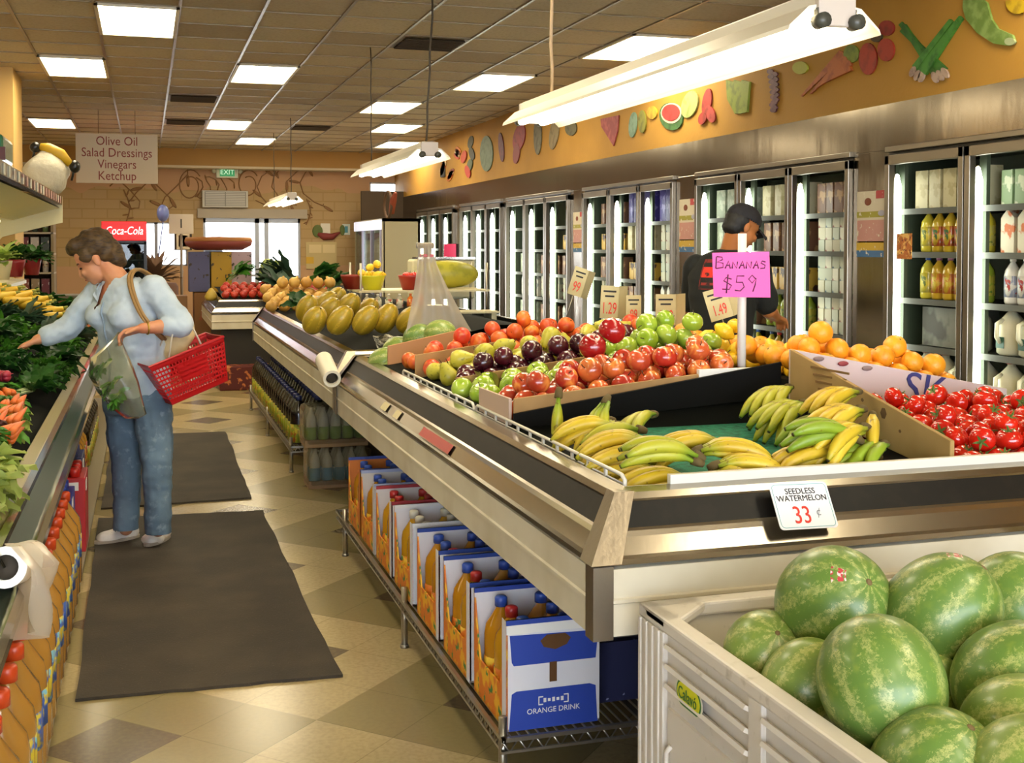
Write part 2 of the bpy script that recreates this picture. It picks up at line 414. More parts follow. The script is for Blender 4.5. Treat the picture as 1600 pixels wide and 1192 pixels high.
# entrance: framed glass door and sidelight, daylight outside
ALU = M('aluminium', '#8d8a86', .35, .7)
WGLASS = glass('shop_glass')
d = MB(); 
for x in (DX0, 1.95, 2.12, DX1): d.b2((x - .04, 22.02, 0), (x + .04, 22.12, DH))
d.b2((DX0, 22.02, DH - .08), (DX1, 22.12, DH)); d.b2((DX0, 22.02, 0), (DX1, 22.12, .1)); d.b2((DX0, 22.03, 1.0), (1.95, 22.1, 1.04))
do = struct('door_1', d, ALU)
part('glass_pane', MB().b2((DX0, 22.06, .1), (1.95, 22.068, DH - .08)), WGLASS, do)
part('glass_pane', MB().b2((2.12, 22.06, .1), (DX1, 22.068, DH - .08)), WGLASS, do)
part('push_bar', MB().cyl((2.16, 21.98, 1.0), (2.68, 21.98, 1.0), .02).b2((2.2, 21.98, .98), (2.23, 22.06, 1.02)).b2((2.6, 21.98, .98), (2.63, 22.06, 1.02)), ALU, do)
struct('trim_5', MB().b2((DX0 - .1, 21.93, DH), (DX1 + .12, 22, DH + .17)), M('header', '#a79a86', .5))
w = MB()
for k in range(5): w.b2((-4.5 + k * 2.35 - .03, -4.08, .35), (-4.5 + k * 2.35 + .03, -4.0, 2.7))
for z in (.35, 2.7): w.b2((-4.5, -4.08, z - .03), (4.9, -4.0, z + .03))
wo = struct('fill_window', w, M('aluminium', '#8d8a86', .35, .7)); part('glass_pane', MB().b2((-4.5, -4.05, .35), (4.9, -4.042, 2.7)), WGLASS, wo)  # unseen window, added to throw daylight fill from behind the camera
for nm, x0, x1, z0, z1 in (('window_1', -.35, .72, 1.2, 1.98), ('window_2', 4.02, 4.62, 2.1, 2.75)):
    w = MB()
    for x in (x0, (x0 + x1) / 2, x1) if nm == 'window_1' else (x0, x1): w.b2((x - .03, 22.02, z0), (x + .03, 22.12, z1))
    for z in (z0, z1): w.b2((x0, 22.02, z - .03), (x1, 22.12, z + .03))
    wo = struct(nm, w, ALU); part('glass_pane', MB().b2((x0, 22.06, z0), (x1, 22.068, z1)), WGLASS, wo)
struct('ground', MB().b2((-30, 22.15, -.12), (40, 90, -.02)), M('pavement', '#cfcabf', .9))
struct('exterior', MB().b2((-30, 60, -.1), (40, 61, 4.2)), M('far_facade', '#d9d6cf', .9, n=(.3, '#b9c4cf', .45, .6)))
wd = bpy.data.worlds.new('sky'); sc.world = wd; wd.use_nodes = True
bg = wd.node_tree.nodes['Background']; bg.inputs[0].default_value = lin('#e4eefc'); bg.inputs[1].default_value = 9.5
sun = bpy.data.lights.new('sun', 'SUN'); sun.energy = 4; sun.angle = .02; suno = bpy.data.objects.new('sun', sun); COL.objects.link(suno); suno.rotation_euler = (math.radians(50), 0, math.radians(150))

# rubber mats on the floor
MATM = M('rubber_mat', '#3b342a', .9, n=(3, '#4a4133', .4, .7), n2=(160, '#6a5c45', .68, .72), bump=(120, .5, .004))
def floor_mat_thing(pts, label):
    m = MB(); rnd = random.Random(len(label)); P = []
    for k in range(4):
        a, b = V(pts[k]), V(pts[(k + 1) % 4]); n = 14
        for i in range(n): P.append(a.lerp(b, i / n) + V((rnd.uniform(-.006, .006), rnd.uniform(-.006, .006))))
    m.prism([tuple(p) for p in P], (0, 0, .0005), (1, 0, 0), (0, 1, 0), .011)
    return solo('floor_mat', m, MATM, label, 'mat', 'rubber aisle mats')
floor_mat_thing([(-.243, 4.24), (.658, 4.205), (.637, 6.99), (-.27, 7.06)], 'dark worn rubber mat in the aisle, the nearer one, under the woman in jeans')
floor_mat_thing([(-.264, 7.33), (.607, 7.37), (.625, 10.08), (-.27, 10.1)], 'dark rubber mat farther down the aisle, behind the woman in jeans')

# ================================================================== HANGING LAMPS
def strip_lamp(y0, y1, x, label, cords):
    z = 2.17; t = thing('strip_lamp', label, 'hanging lamp', (x, (y0 + y1) / 2, z), 'hanging fluorescent strip lamps')
    hl = (y1 - y0) / 2; wm = M('lamp_enamel', '#e9e2cf', .35)
    prof = [(-.15, -.015), (-.145, 0), (-.085, .055), (-.06, .06), (.06, .06), (.085, .055), (.145, 0), (.15, -.015), (.14, -.004), (.08, .046), (-.08, .046), (-.14, -.004)]
    m = MB(); m.prism([(p[0], p[1]) for p in prof], (0, hl, 0), (1, 0, 0), (0, 0, 1), 2 * hl)
    part('reflector', m, wm, t)
    part('ballast_box', MB().b2((-.05, -hl + .01, .06), (.05, hl - .01, .105)), wm, t, bevel=.006)
    for s in (-1, 1):
        e = MB().b2((-.06, s * hl - .012, .0), (.06, s * hl + .012, .1))
        part('end_bracket', e, M('lamp_bracket', '#cdbfb0', .45), t, bevel=.004)
        for q in (-.055, .055):
            h = MB().cyl((q, s * (hl - .005), .012), (q, s * (hl + .035), .012), .022).b2((q - .008, s * hl - .01, .0), (q + .008, s * hl + .01, .05))
            part('lamp_holder', h, M('lamp_socket', '#4d4c42', .35), t)
    for q in (-.055, .055):
        part('tube', MB().cyl((q, -hl + .02, .008), (q, hl - .02, .008), .019, n=10), TUBE, t)
    for c in cords:
        b = V((x, c[0], z + .1)); tp = V((x + c[1], c[0] + c[2], CZ)); pts = [b.lerp(tp, k / 8) + V((math.sin(k * 2.1) * .004, 0, 0)) - t.location for k in range(9)]
        part('cord', MB().tube(pts, c[3], 6), M('lamp_cord', '#4b3e2c', .6) if c[4] else M('lamp_rod', '#b59a78', .5), t)
strip_lamp(2.95, 5.72, 1.87, 'large fluorescent strip lamp hanging over the bananas and apples', [(5.4, .0, .0, .008, 0), (3.1, 0, 0, .008, 0)])
strip_lamp(8.0, 10.4, 1.88, 'second fluorescent strip lamp hanging over the melons', [(8.1, .05, .0, .008, 1), (10.2, 0, 0, .006, 1)])
strip_lamp(16.0, 18.5, 1.88, 'small far fluorescent strip lamp hanging before the entrance', [(16.1, 0, 0, .007, 1), (18.3, 0, 0, .006, 1)])

# ================================================================== SIGNS IN THE AIR
t = thing('hanging_sign', 'white aisle sign on wires listing oil, dressings, vinegars and ketchup', 'sign', tuple(at(183, 248, 14.9)))
c = t.location; m = MB().box((0, 0, 0), (.98, .02, .62))
part('board', m, M('sign_board', '#d8c6a8', .7), t, bevel=.004)
for k, s in enumerate(('Olive Oil', 'Salad Dressings', 'Vinegars', 'Ketchup')):
    text('lettering', s, .158, (c.x, c.y - .013, c.z + .215 - .145 * k), RX90, M('sign_red', '#8d3b33', .7), t, sx=.86)
for q in (-.22, .22): part('wire', MB().cyl((q, 0, .31), (q, 0, CZ - c.z), .004, n=5), M('sign_wire', '#5d4b38', .5), t)

# ================================================================== BACK WALL FITTINGS
t = thing('air_curtain', 'white grilled air conditioner unit above the entrance door', 'air conditioner', (1.38, 21.9, 2.25))
part('housing', MB().b2((-.4, -.06, 0), (.4, .08, .3)), M('ac_white', '#c9c3b6', .5), t, bevel=.008)
gm = MB()
for i in range(9): gm.b2((-.36, -.075, .03 + i * .03), (.36, -.06, .04 + i * .03))
for i in range(3): gm.b2((-.36 + i * .355, -.078, .02), (-.345 + i * .355, -.06, .28))
part('grille', gm, M('ac_grey', '#8f8a80', .5), t)
t = thing('exit_sign', 'green lit exit sign above the entrance', 'sign', (1.42, 21.93, 2.9))
part('housing', MB().b2((-.19, -.03, -.12), (.19, .04, .07)), M('exit_white', '#cfd2bd', .5), t, bevel=.01)
part('sign_face', MB().b2((-.13, -.04, -.09), (.13, -.03, .05)), M('exit_green', '#2f8a58', .5, em=.25, emc='#2fae68'), t)
text('lettering', 'EXIT', .12, (1.42, 21.885, 2.88), RX90, M('exit_letters', '#d5f2d8', .5, em=.4), t)
for s in (-1, 1): part('lamp_head', MB().ell((s * .23, -.02, 0), (.04, .05, .04)), M('exit_white', '#cfd2bd', .5), t)
# painted scroll lettering and vines on the mural wall
INKB = M('mural_brown', '#8a6540', .8)
def scroll(px, py, kind, s, seed):
    rnd = random.Random(seed); o = at_ax(px, py, 1, 21.99); m = MB()
    n = 26
    if kind == 'swirl':
        pts = [o + V((s * (.9 * k / n - .45) + .12 * s * math.sin(k * 1.1), 0, s * .28 * math.sin(k * .55 + seed))) for k in range(n)]
    elif kind == 'loop':
        pts = [o + V((s * .35 * math.cos(k * .31 + .6) * (1 - k / 60), 0, s * .5 * math.sin(k * .31 + .6) * (1 - k / 50))) for k in range(n)]
    else:
        pts = [o + V((s * .16 * math.sin(k * .12), 0, s * (k / n - .5))) for k in range(n)]
    m.tube([p - o for p in pts], .011, 5)
    if kind != 'loop':
        for k in range(3, n - 1, 3):
            a = rnd.uniform(-1, 1); w = V((math.cos(a + k), 0, math.sin(a + k))) * .16 * s
            m.ell(pts[k] - o + w * .5, (.08 * s, .006, .022 * s), R=Euler((0, -math.atan2(w.z, w.x), 0)).to_matrix(), n=8, m=5)
    return o, m
for k, (px, py, kind, s, lb) in enumerate([(230, 292, 'swirl', 1.4, 'brown vine with leaves painted on the wall beside the aisle sign'), (297, 290, 'loop', .6, 'first looped flourish painted over the entrance'), (335, 293, 'swirl', .7, 'leafy flourish painted right under the exit sign'), (388, 288, 'loop', .55, 'second looped flourish painted over the entrance'), (450, 290, 'swirl', 1.3, 'brown vine with leaves painted beside the far hanging lamp'), (192, 325, 'sprig', .7, 'dark leafy plant painted above the red drink fridge'), (478, 330, 'sprig', .5, 'small leafy sprig painted right of the entrance')]):
    o, m = scroll(px, py, kind, s, k)
    solo('wall_painting', m, INKB, lb, 'painting', loc=tuple(o))
# notices and pictures on the back wall
def board(name, px0, py0, px1, py1, yy, cols, label, cat='poster', bands=None):
    a, b = at_ax(px0, py0, 1, yy), at_ax(px1, py1, 1, yy); t = thing(name, label, cat, tuple((a + b) / 2))
    w, h = abs(b.x - a.x), abs(a.z - b.z)
    part('sheet', MB().box((0, 0, 0), (w, .012, h)), M('sheet_' + cols[0], cols[0], .6), t)
    for q, c in zip(bands or [], cols[1:]):
        x0, z0, x1, z1 = q
        part('print', MB().b2((-w / 2 + x0 * w, -.011, h / 2 - z1 * h), (-w / 2 + x1 * w, -.006, h / 2 - z0 * h)), M('sheet_' + c, c, .6), t)
board('notice', 501, 349, 516, 367, 21.99, ['#d8d4c4'], 'small white notice above the painted chilli on the back wall')
board('notice', 535, 350, 547, 367, 21.99, ['#d4dbd2', '#4f8fa0'], 'white notice with a blue picture beside the tall drinks cooler', bands=[(.3, .2, .7, .8)])
board('notice_board', 478, 378, 526, 420, 21.99, ['#bca774', '#d2bd8b', '#d2bd8b', '#c9a02c'], 'tan notice board with pale papers and a yellow note right of the entrance', 'board', [(.1, .1, .5, .4), (.55, .1, .95, .4), (.0, .55, .25, .8)])
board('picture_frame', 272, 362, 300, 391, 20.6, ['#2c1d16', '#c9b79c', '#8a5233'], 'dark framed brown picture standing beside the checkout lane number', 'picture', [(.13, .08, .87, .95), (.25, .2, .75, .8)])
board('window_poster', 318, 378, 348, 400, 21.97, ['#b9c9e6', '#3b66b8', '#6d7ca0'], 'blue and white poster stuck on the glass of the entrance', 'poster', [(.08, .2, .95, .55), (.08, .6, .95, .8)])
t = thing('chilli_painting', 'dark red chilli with green leaves painted on the back wall', 'painting', tuple(at_ax(515, 368, 1, 21.985)))
part('pod', MB().tube([(-.22, 0, .03), (-.1, 0, -.02), (.05, 0, -.02), (.2, 0, .06)], [.03, .07, .06, .015], 8), M('chilli_red', '#7d2f2a', .7), t)
part('leaf', MB().ell((-.22, 0, .08), (.1, .01, .12), n=10, m=6).ell((.24, 0, .1), (.05, .01, .1), n=10, m=6), M('mural_green', '#5d6b35', .7), t)
t = thing('lane_sign', 'hanging checkout lane sign with a black number one', 'sign', tuple(at(283, 350, 18.0)))
part('board', MB().box((0, 0, 0), (.36, .03, .3)), M('lane_grey', '#b9ab97', .6), t, bevel=.004)
text('lettering', '1', .2, t.location + V((0, -.017, 0)), RX90, INKK, t)
part('post', MB().cyl((0, 0, -.15), (0, 0, -t.location.z + .0), .02), M('lane_post', '#6e5f50', .5), t)
# ================================================================== PRODUCE ISLAND CASES
PANELM = M('case_panel', '#d3cab2', .38, n=(4, '#c4b99d', .45, .7))
RUB = M('black_bumper', '#100d0a', .45, n=(20, '#16120d', .5, .6), spec=.25)
LINER = M('case_liner', '#0d0f0b', .9, spec=.15)
STEELP = M('brushed_plate', '#8f8474', .3, .85, bump=(60, .15, .005))
def ring(m, x0, x1, y0, y1, a, za, b, zb, mi=0):
    A = [(x0 + a, y0 + a, za), (x1 - a, y0 + a, za), (x1 - a, y1 - a, za), (x0 + a, y1 - a, za)]
    B = [(x0 + b, y0 + b, zb), (x1 - b, y0 + b, zb), (x1 - b, y1 - b, zb), (x0 + b, y1 - b, zb)]
    m.add(A + B, [(k, (k + 1) % 4, 4 + (k + 1) % 4, 4 + k) for k in range(4)], mi)
def produce_case(x0, x1, y0, y1, label, bed, corners=True):
    t = thing('produce_case', label, 'display case', ((x0 + x1) / 2, (y0 + y1) / 2, 0), 'refrigerated produce islands')
    def P(nm, m, mt, **k): return part(nm, m, mt, t, world=True, **k)
    m = MB(); ring(m, x0, x1, y0, y1, .02, .65, 0, .65); ring(m, x0, x1, y0, y1, 0, .65, 0, .725); ring(m, x0, x1, y0, y1, 0, .725, -.006, .728); ring(m, x0, x1, y0, y1, -.006, .728, -.006, .736); ring(m, x0, x1, y0, y1, -.006, .736, 0, .739); ring(m, x0, x1, y0, y1, 0, .739, 0, .806); ring(m, x0, x1, y0, y1, 0, .806, .02, .81)
    P('side_panel', m, PANELM)
    m = MB(); ring(m, x0, x1, y0, y1, .02, .806, .02, .822); P('seam', m, BLACK)
    m = MB(); ring(m, x0, x1, y0, y1, -.004, .816, -.006, .83); ring(m, x0, x1, y0, y1, -.006, .83, .004, .836); ring(m, x0, x1, y0, y1, .004, .836, .03, .872); ring(m, x0, x1, y0, y1, .03, .872, .036, .874); ring(m, x0, x1, y0, y1, .036, .884, .042, .89); ring(m, x0, x1, y0, y1, .03, .872, .036, .884)
    ring(m, x0, x1, y0, y1, .078, .944, .076, .95); ring(m, x0, x1, y0, y1, .076, .95, .086, .964); ring(m, x0, x1, y0, y1, .086, .964, .125, .97); ring(m, x0, x1, y0, y1, .125, .97, .135, .962)
    P('chrome_trim', m, CHROMED)
    m = MB(); ring(m, x0, x1, y0, y1, .042, .888, .08, .946); P('bumper_strip', m, RUB)
    m = MB(); ring(m, x0, x1, y0, y1, .135, .965, .145, .8); n = 24
    def sf(u, v): x = x0 + .14 + (x1 - x0 - .28) * u; y = y0 + .14 + (y1 - y0 - .28) * v; return V((x, y, bed(x, y)))
    m.surf(sf, n, n * 2); P('display_bed', m, LINER)
    ins = .55 if corners else .1; m = MB().b2((x0 + ins, y0 + ins - .05, 0), (x1 - ins, y1 - .3, .66)); m.b2((x0 + .02, y0 + .02, .64), (x1 - .02, y1 - .02, .652)); P('pedestal', m, DARK)
    if corners:
        for sx, sy in ((0, 0), (0, 1), (1, 0)):
            cx, cy = (x0, x1)[sx], (y0, y1)[sy]; dx, dy = 1 - 2 * sx, 1 - 2 * sy
            m = MB(); c = V((cx, cy, 0)); w = .055
            def q(a, z, wx, wy): return V((cx + dx * (a + wx), cy + dy * (a + wy), z))
            for z0, a0, z1, a1, e, wa, wb in ((.645, 0, .815, 0, -.008, .05, .05), (.822, -.006, .968, .09, -.01, .075, .05)):
                P0 = [q(a0 + e, z0, wa, 0), q(a0 + e, z0, 0, 0), q(a0 + e, z0, 0, wa), q(a1 + e, z1, wb, 0), q(a1 + e, z1, 0, 0), q(a1 + e, z1, 0, wb)]
                m.add(P0, [(0, 1, 4, 3), (1, 2, 5, 4), (3, 4, 5)])
            P('corner_plate', m, STEELP)
    return t
def bedA(x, y):
    k = max(0, 1 - abs(x - 2) / .85)
    if y < 3.66: return .915 + .03 * (y - 2.66)
    return .965 + .14 * k
def bedT0(x, y): return .925 + .11 * (y - 2.66) / .95 + .03 * max(0, 1 - abs(x - 2) / .85)
def bedB(x, y): return .93 + .17 * max(0, 1 - abs(x - 2) / .85)
caseA = produce_case(.977, 3.0, 2.511, 6.36, 'large chrome-edged produce island holding the bananas, apples and tomatoes', bedA)
caseB = produce_case(.985, 2.95, 6.46, 11.6, 'second produce island down the shop, holding the yellow melons', bedB)
caseC = produce_case(.68, 2.7, 13.2, 15.6, 'far produce island facing the shopper, holding red peppers and potatoes', lambda x, y: .94 + .1 * (y - 13.2) / 1.5 if y < 14.7 else 1.04, False)
# rails on the rims
RAIL = M('white_rail', '#d9d4c6', .3)
m = MB().b2((1.22, 2.632, .962), (2.86, 2.652, .992)); m.b2((1.1, 2.625, .962), (1.3, 2.66, .966))
part('front_rail', m, RAIL, caseA, world=True, bevel=.005)
def fence(x, y0, y1, case, mt):
    m = MB()
    m.tube([(x, y0, .925), (x, y0, .976), (x, y0 + .02, .986), (x, y1 - .02, .986), (x, y1, .976), (x, y1, .925)], .0055, 6)
    m.tube([(x, y0, .945), (x, y1, .945)], .003, 5); m.tube([(x, y0, .965), (x, y1, .965)], .003, 5)
    k = int((y1 - y0) / .12)
    for i in range(1, k): m.b2((x - .004, y0 + (y1 - y0) * i / k - .006, .93), (x + .002, y0 + (y1 - y0) * i / k + .006, .985))
    part('wire_fence', m, mt, case, world=True)
fence(1.12, 2.68, 4.05, caseA, RAIL); fence(1.12, 4.08, 5.3, caseA, RAIL)
# red and clear price tickets in the chrome channel
TICK = M('red_ticket', '#a93a33', .4)
for y0, y1, c in ((3.9, 4.35, TICK), (5.0, 5.12, M('pale_ticket', '#c8bb8e', .5)), (4.75, 4.85, M('pale_ticket', '#c8bb8e', .5))):
    m = MB(); m.add([(.977 - .0, y0, .842), (.977 + .022, y0, .87), (.977 + .022, y1, .87), (.977 - .0, y1, .842)], [(0, 1, 2, 3)])
    part('ticket_strip', m, c, caseA, world=True)

# dividers, cartons of the fruit on the island
def board_thing(name, p, h0, h1, th, mt, label, cat='divider', z0=None, group=None, extra=None):
    # upright board from p[0] to p[1] (xy) with top heights h0,h1
    a, b = V((*p[0], 0)), V((*p[1], 0)); u = (b - a); w = u.length; u.normalize()
    t = thing(name, label, cat, (a.x, a.y, 0), group)
    z0a, z0b = z0
    m = MB().prism([(0, z0a), (w, z0b), (w, h1), (0, h0)], -u.cross(V((0, 0, 1))) * th / 2, u, (0, 0, 1), th)
    part('panel', m, mt, t, bevel=.002); return t, u, w
DIVB = M('black_divider', '#0a0908', .8, spec=.15)
board_thing('tray_divider', ((1.13, 3.635), (2.1, 3.635)), 1.01, 1.15, .012, DIVB, 'black plastic divider between the bananas and the striped apples', z0=(.96, 1.03))
t, u, w = board_thing('cardboard_box', ((1.14, 3.665), (1.8, 3.665)), 1.055, 1.115, .012, CARD, 'brown cardboard tray edge in front of the striped red apples', 'box', z0=(.965, 1.05))
m = MB().prism([(0, .968), (.36, .968), (.36, 1.05), (0, 1.055)], (1.135, 3.67, 0), (0, 1, 0), (0, 0, 1), -.01); part('end_flap', m, M('box_white', '#b9a08c', .7), t, world=True)
part('liner_edge', MB().b2((1.8, 3.655, 1.06), (2.06, 3.675, 1.13)), PAPERW, t, world=True)
t, u, w = board_thing('cardboard_box', ((2.06, 2.665), (2.1, 3.56)), 1.03, 1.2, .014, M('cardboard_tan', '#a98a55', .85, n=(4, '#93743f', .35, .7)), 'tall tan cardboard wall between the bananas and the tomatoes', 'box', z0=(.93, 1.02))
n = V((-1, .045, 0))
for yy, zz, rx, rz in ((2.9, 1.02, .015, .01), (3.1, 1.085, .02, .012), (2.98, 1.06, .035, .03)):
    part('punched_hole', MB().ell((2.062 + (yy - 2.665) * .045 - .004, yy, zz), (.006, rx, rz), n=12, m=6), M('card_hole', '#5d431f', .9), t, world=True)
for k in range(4):
    part('printed_line', MB().box((2.087 - .0045, 3.3 + k * .0, 1.155 - k * .022), (.004, .22 - k * .03, .007)), M('card_print', '#7a5a2c', .9), t, world=True)
t, u, w = board_thing('cardboard_box', ((2.1, 3.575), (2.92, 3.49)), 1.2, 1.045, .014, M('box_lilac', '#c9b7b0', .7), 'pale printed box wall between the oranges and the tomatoes', 'box', z0=(1.0, .96))
text('lettering', 'SK', .15, (2.6, 3.513, 1.045), (PI / 2, .17, -.1), M('box_blue', '#2c2f6e', .6), t)
for k in range(3): part('print', MB().ell((2.2 + k * .09, 3.553 - k * .009, 1.165 - k * .018), (.022, .004, .009), n=8, m=5), M('box_red', '#8c3c3c', .7) if k == 1 else M('box_grey', '#857069', .7), t, world=True)
board_thing('cardboard_box', ((1.135, 4.4), (1.75, 4.42)), 1.045, 1.12, .01, CARD, 'cardboard edge between the green apples and the dark plums', 'box', z0=(.965, 1.04))
board_thing('cardboard_box', ((1.135, 5.12), (1.6, 5.14)), 1.07, 1.13, .01, CARD, 'brown cardboard panel between the pears and the orange nectarines', 'box', z0=(.965, 1.03))
board_thing('cardboard_box', ((1.135, 5.74), (1.5, 5.76)), 1.06, 1.13, .012, M('cardboard_red', '#b07f55', .85), 'brown cardboard panel between the nectarines and the small striped watermelons', 'box', z0=(.965, 1.02))
# white angled liner in the green apple box (plastic sheets)
t = thing('liner_sheet', 'curled green plastic liner sheets beside the green apples', 'liner', (1.15, 4.33, .97))
for k in range(3):
    part('sheet', MB().surf(lambda a, b, k=k: V((.02 + .05 * k + .05 * math.sin(b * 2.2), -.04 * k - .02 + .0 * a, b * .1)) + V((0, a * .1, 0)), 3, 8), M('liner_olive', '#8b8438', .5), t)
turf = MB().surf(lambda a, b: V((1.4 + .64 * a, 2.68 + .92 * b, bedA(1.4 + .64 * a, 2.68 + .92 * b) + .006)), 6, 10)
solo('display_turf', turf, M('green_turf', '#1d7a5d', .9, n=(40, '#14573f', .4, .65), bump=(200, .8, .004)), 'green plastic turf under the banana bunches', 'display mat')

# ------------------------------------------------------------------ fruit prototypes
def pome(R=.042, tall=.92, dim=.26, seg=16, n=18, lobes=0, low=1.0):
    prof = []
    for k in range(seg + 1):
        th = PI * k / seg; r = math.sin(th) * (1 + .06 * math.cos(th)); z = -math.cos(th) * tall
        z += -dim * math.exp(-((PI - th) / .38) ** 2) + dim * .7 * math.exp(-(th / .33) ** 2)
        if th < PI / 2: r *= low + (1 - low) * (th / (PI / 2))
        prof.append((r * R, z * R))
    return MB().lathe(prof, n)
def fruit(name, mb, mt, cat, stem=None, smat=None, kidname='stem'):
    o = part(name, mb, mt, link=False); o['category'] = cat; kids = []
    if stem:
        k = part(kidname, stem, smat, link=False); kids = [k]
    return proto(o, kids)
STEMB = M('fruit_stem', '#4a3a1e', .8)
def st(R, h=.018, z=.68): return MB().tube([(0, 0, R * z - .004), (.002, 0, R * z + h * .5), (.006, 0, R * z + h)], [.0018, .0015, .002], 5)
A_RED = M('apple_striped', r=.22, var=['#b3261c', '#c2452a', '#c9662f', '#a91f1b'], n=(38, '#d98a3c', .52, .7, 2), n2=(9, '#8f1716', .5, .75), coat=.5, scl=(1, 1, .35))
A_DKR = M('apple_deep_red', r=.2, var=['#8f1213', '#a3181a'], n=(30, '#b5402c', .6, .8), coat=.5, scl=(1, 1, .35))
A_GRN = M('apple_green', r=.22, var=['#8fae2c', '#9cb638', '#86a52a'], n=(14, '#b3c554', .5, .75), coat=.45)
A_PLM = M('plum_dark', r=.22, var=['#3c0f1a', '#4f1420', '#2c0c16'], n=(20, '#6e2430', .6, .8), coat=.4)
A_NEC = M('nectarine_skin', r=.35, var=['#d1541f', '#dd7a2a', '#c23c1e', '#e0922f'], n=(12, '#c52d1c', .45, .65), n2=(10, '#e8b04a', .62, .8))
A_PER = M('pear_skin', r=.38, var=['#b5ae35', '#c1b640', '#a9a22e'], n=(60, '#8f8a2c', .58, .66))
A_ORG = M('orange_peel', r=.4, var=['#e8951c', '#f0a31f', '#e58a18'], bump=(180, .35, .003))
A_LEM = M('lemon_peel', r=.38, var=['#e6bf22', '#efcb2c', '#dfb41e'], bump=(150, .3, .003))
A_TOM = M('tomato_skin', r=.16, var=['#c41d10', '#d02a14', '#b3170e'], n=(8, '#d9481f', .6, .8), coat=.5)
GRNST = M('calyx_green', '#4f6b26', .7)
apple = fruit('apple', pome(), A_RED, 'apple', st(.042), STEMB)
red_apple = fruit('red_apple', pome(.05, .95), A_DKR, 'apple', st(.05), STEMB)
green_apple = fruit('green_apple', pome(.044, .9), A_GRN, 'apple', st(.044), STEMB)
plum = fruit('dark_apple', pome(.043, 1.0, .2), A_PLM, 'apple', st(.043), STEMB)
nect = fruit('nectarine', pome(.041, .92, .16), A_NEC, 'nectarine', st(.041, .006, .75), STEMB)
pear_prof = [(0, -.046), (.02, -.045), (.036, -.034), (.041, -.016), (.038, .004), (.028, .026), (.019, .042), (.014, .054), (.006, .06), (0, .059)]
pear = fruit('pear', MB().lathe(pear_prof, 16), A_PER, 'pear', MB().tube([(0, 0, .056), (.004, 0, .07), (.01, 0, .08)], .002, 5), STEMB)
orange = fruit('orange', pome(.042, .97, .06, low=.98), A_ORG, 'orange', MB().lathe([(0, .036), (.004, .0385), (.003, .04), (0, .0395)], 8), M('orange_button', '#8a7a2e', .8), 'stem_button')
lemon_prof = [(0, -.048), (.007, -.045), (.014, -.037), (.027, -.022), (.031, 0), (.027, .022), (.014, .036), (.008, .043), (0, .046)]
lemon = fruit('lemon', MB().lathe(lemon_prof, 14), A_LEM, 'lemon', MB().lathe([(.003, .045), (.003, .048), (0, .048)], 6), STEMB, 'stem_button')
cal = MB()
for k in range(5):
    a = 2 * PI * k / 5; d = V((math.cos(a), math.sin(a), 0)); s = V((-d.y, d.x, 0))
    cal.add([V((0, 0, .024)) + s * .003, V((0, 0, .024)) - s * .003, V((0, 0, .026)) + d * .012 - s * .004, V((0, 0, .026)) + d * .012 + s * .004, V((0, 0, .031)) + d * .024], [(0, 1, 2, 3), (3, 2, 4)])
cal.tube([(0, 0, .022), (.002, 0, .034), (.006, 0, .042)], .0022, 5)
tomato = fruit('tomato', pome(.037, .84, .22), A_TOM, 'tomato', cal, GRNST, 'calyx')
# small round ones used far away
class Pile:
    def __init__(s): s.it = []
    def drop(s, x, y, r, bed):
        z = bed(x, y) + r
        for (a, b, c, q) in s.it:
            d2 = (a - x) ** 2 + (b - y) ** 2; R = r + q
            if d2 < R * R: z = max(z, c + math.sqrt(R * R - d2))
        s.it.append((x, y, z, r)); return V((x, y, z))
    def zat(s, x, y, r, bed):
        z = bed(x, y) + r
        for (a, b, c, q) in s.near:
            d2 = (a - x) ** 2 + (b - y) ** 2; R = r + q
            if d2 < R * R: z = max(z, c + math.sqrt(R * R - d2))
        return z
    def settle(s, x, y, r, bed, reach=.045):
        s.near = [q for q in s.it if abs(q[0] - x) < reach + .11 and abs(q[1] - y) < reach + .11]
        best = (s.zat(x, y, r, bed), x, y)
        for st_ in (.012, .006, .003):
            go = True
            while go:
                go = False
                for dx, dy in ((1, 0), (-1, 0), (0, 1), (0, -1), (.7, .7), (-.7, .7), (.7, -.7), (-.7, -.7)):
                    a, b = best[1] + dx * st_, best[2] + dy * st_
                    if math.hypot(a - x, b - y) > reach: continue
                    z = s.zat(a, b, r, bed)
                    if z < best[0] - 1e-4: best = (z, a, b); go = True
        s.it.append((best[1], best[2], best[0], r)); return V((best[1], best[2], best[0]))
PA = Pile()
def heap(p, r, rows, bed, lab, group, tilt=.6, pile=PA, rnd=random.Random(3), base=4):
    """rows: list of (y, x0, x1, count); lab(row, k, n, x, y) -> label"""
    out = []
    for i, (y, x0, x1, n) in enumerate(rows):
        for k in range(n):
            x = x0 + (x1 - x0) * (k / max(1, n - 1)) + rnd.uniform(-.006, .006); yy = y + rnd.uniform(-.007, .007)
            s = rnd.uniform(.93, 1.05); pos = pile.settle(x, yy, r * s * .985, bed, .006 if i < base else .05)
            rot = (rnd.gauss(0, tilt), rnd.gauss(0, tilt), rnd.uniform(0, 6.28))
            out.append(dup(p, pos, rot, s, lab(i, k, n), group))
    return out
AIS = 'from the shopping aisle'
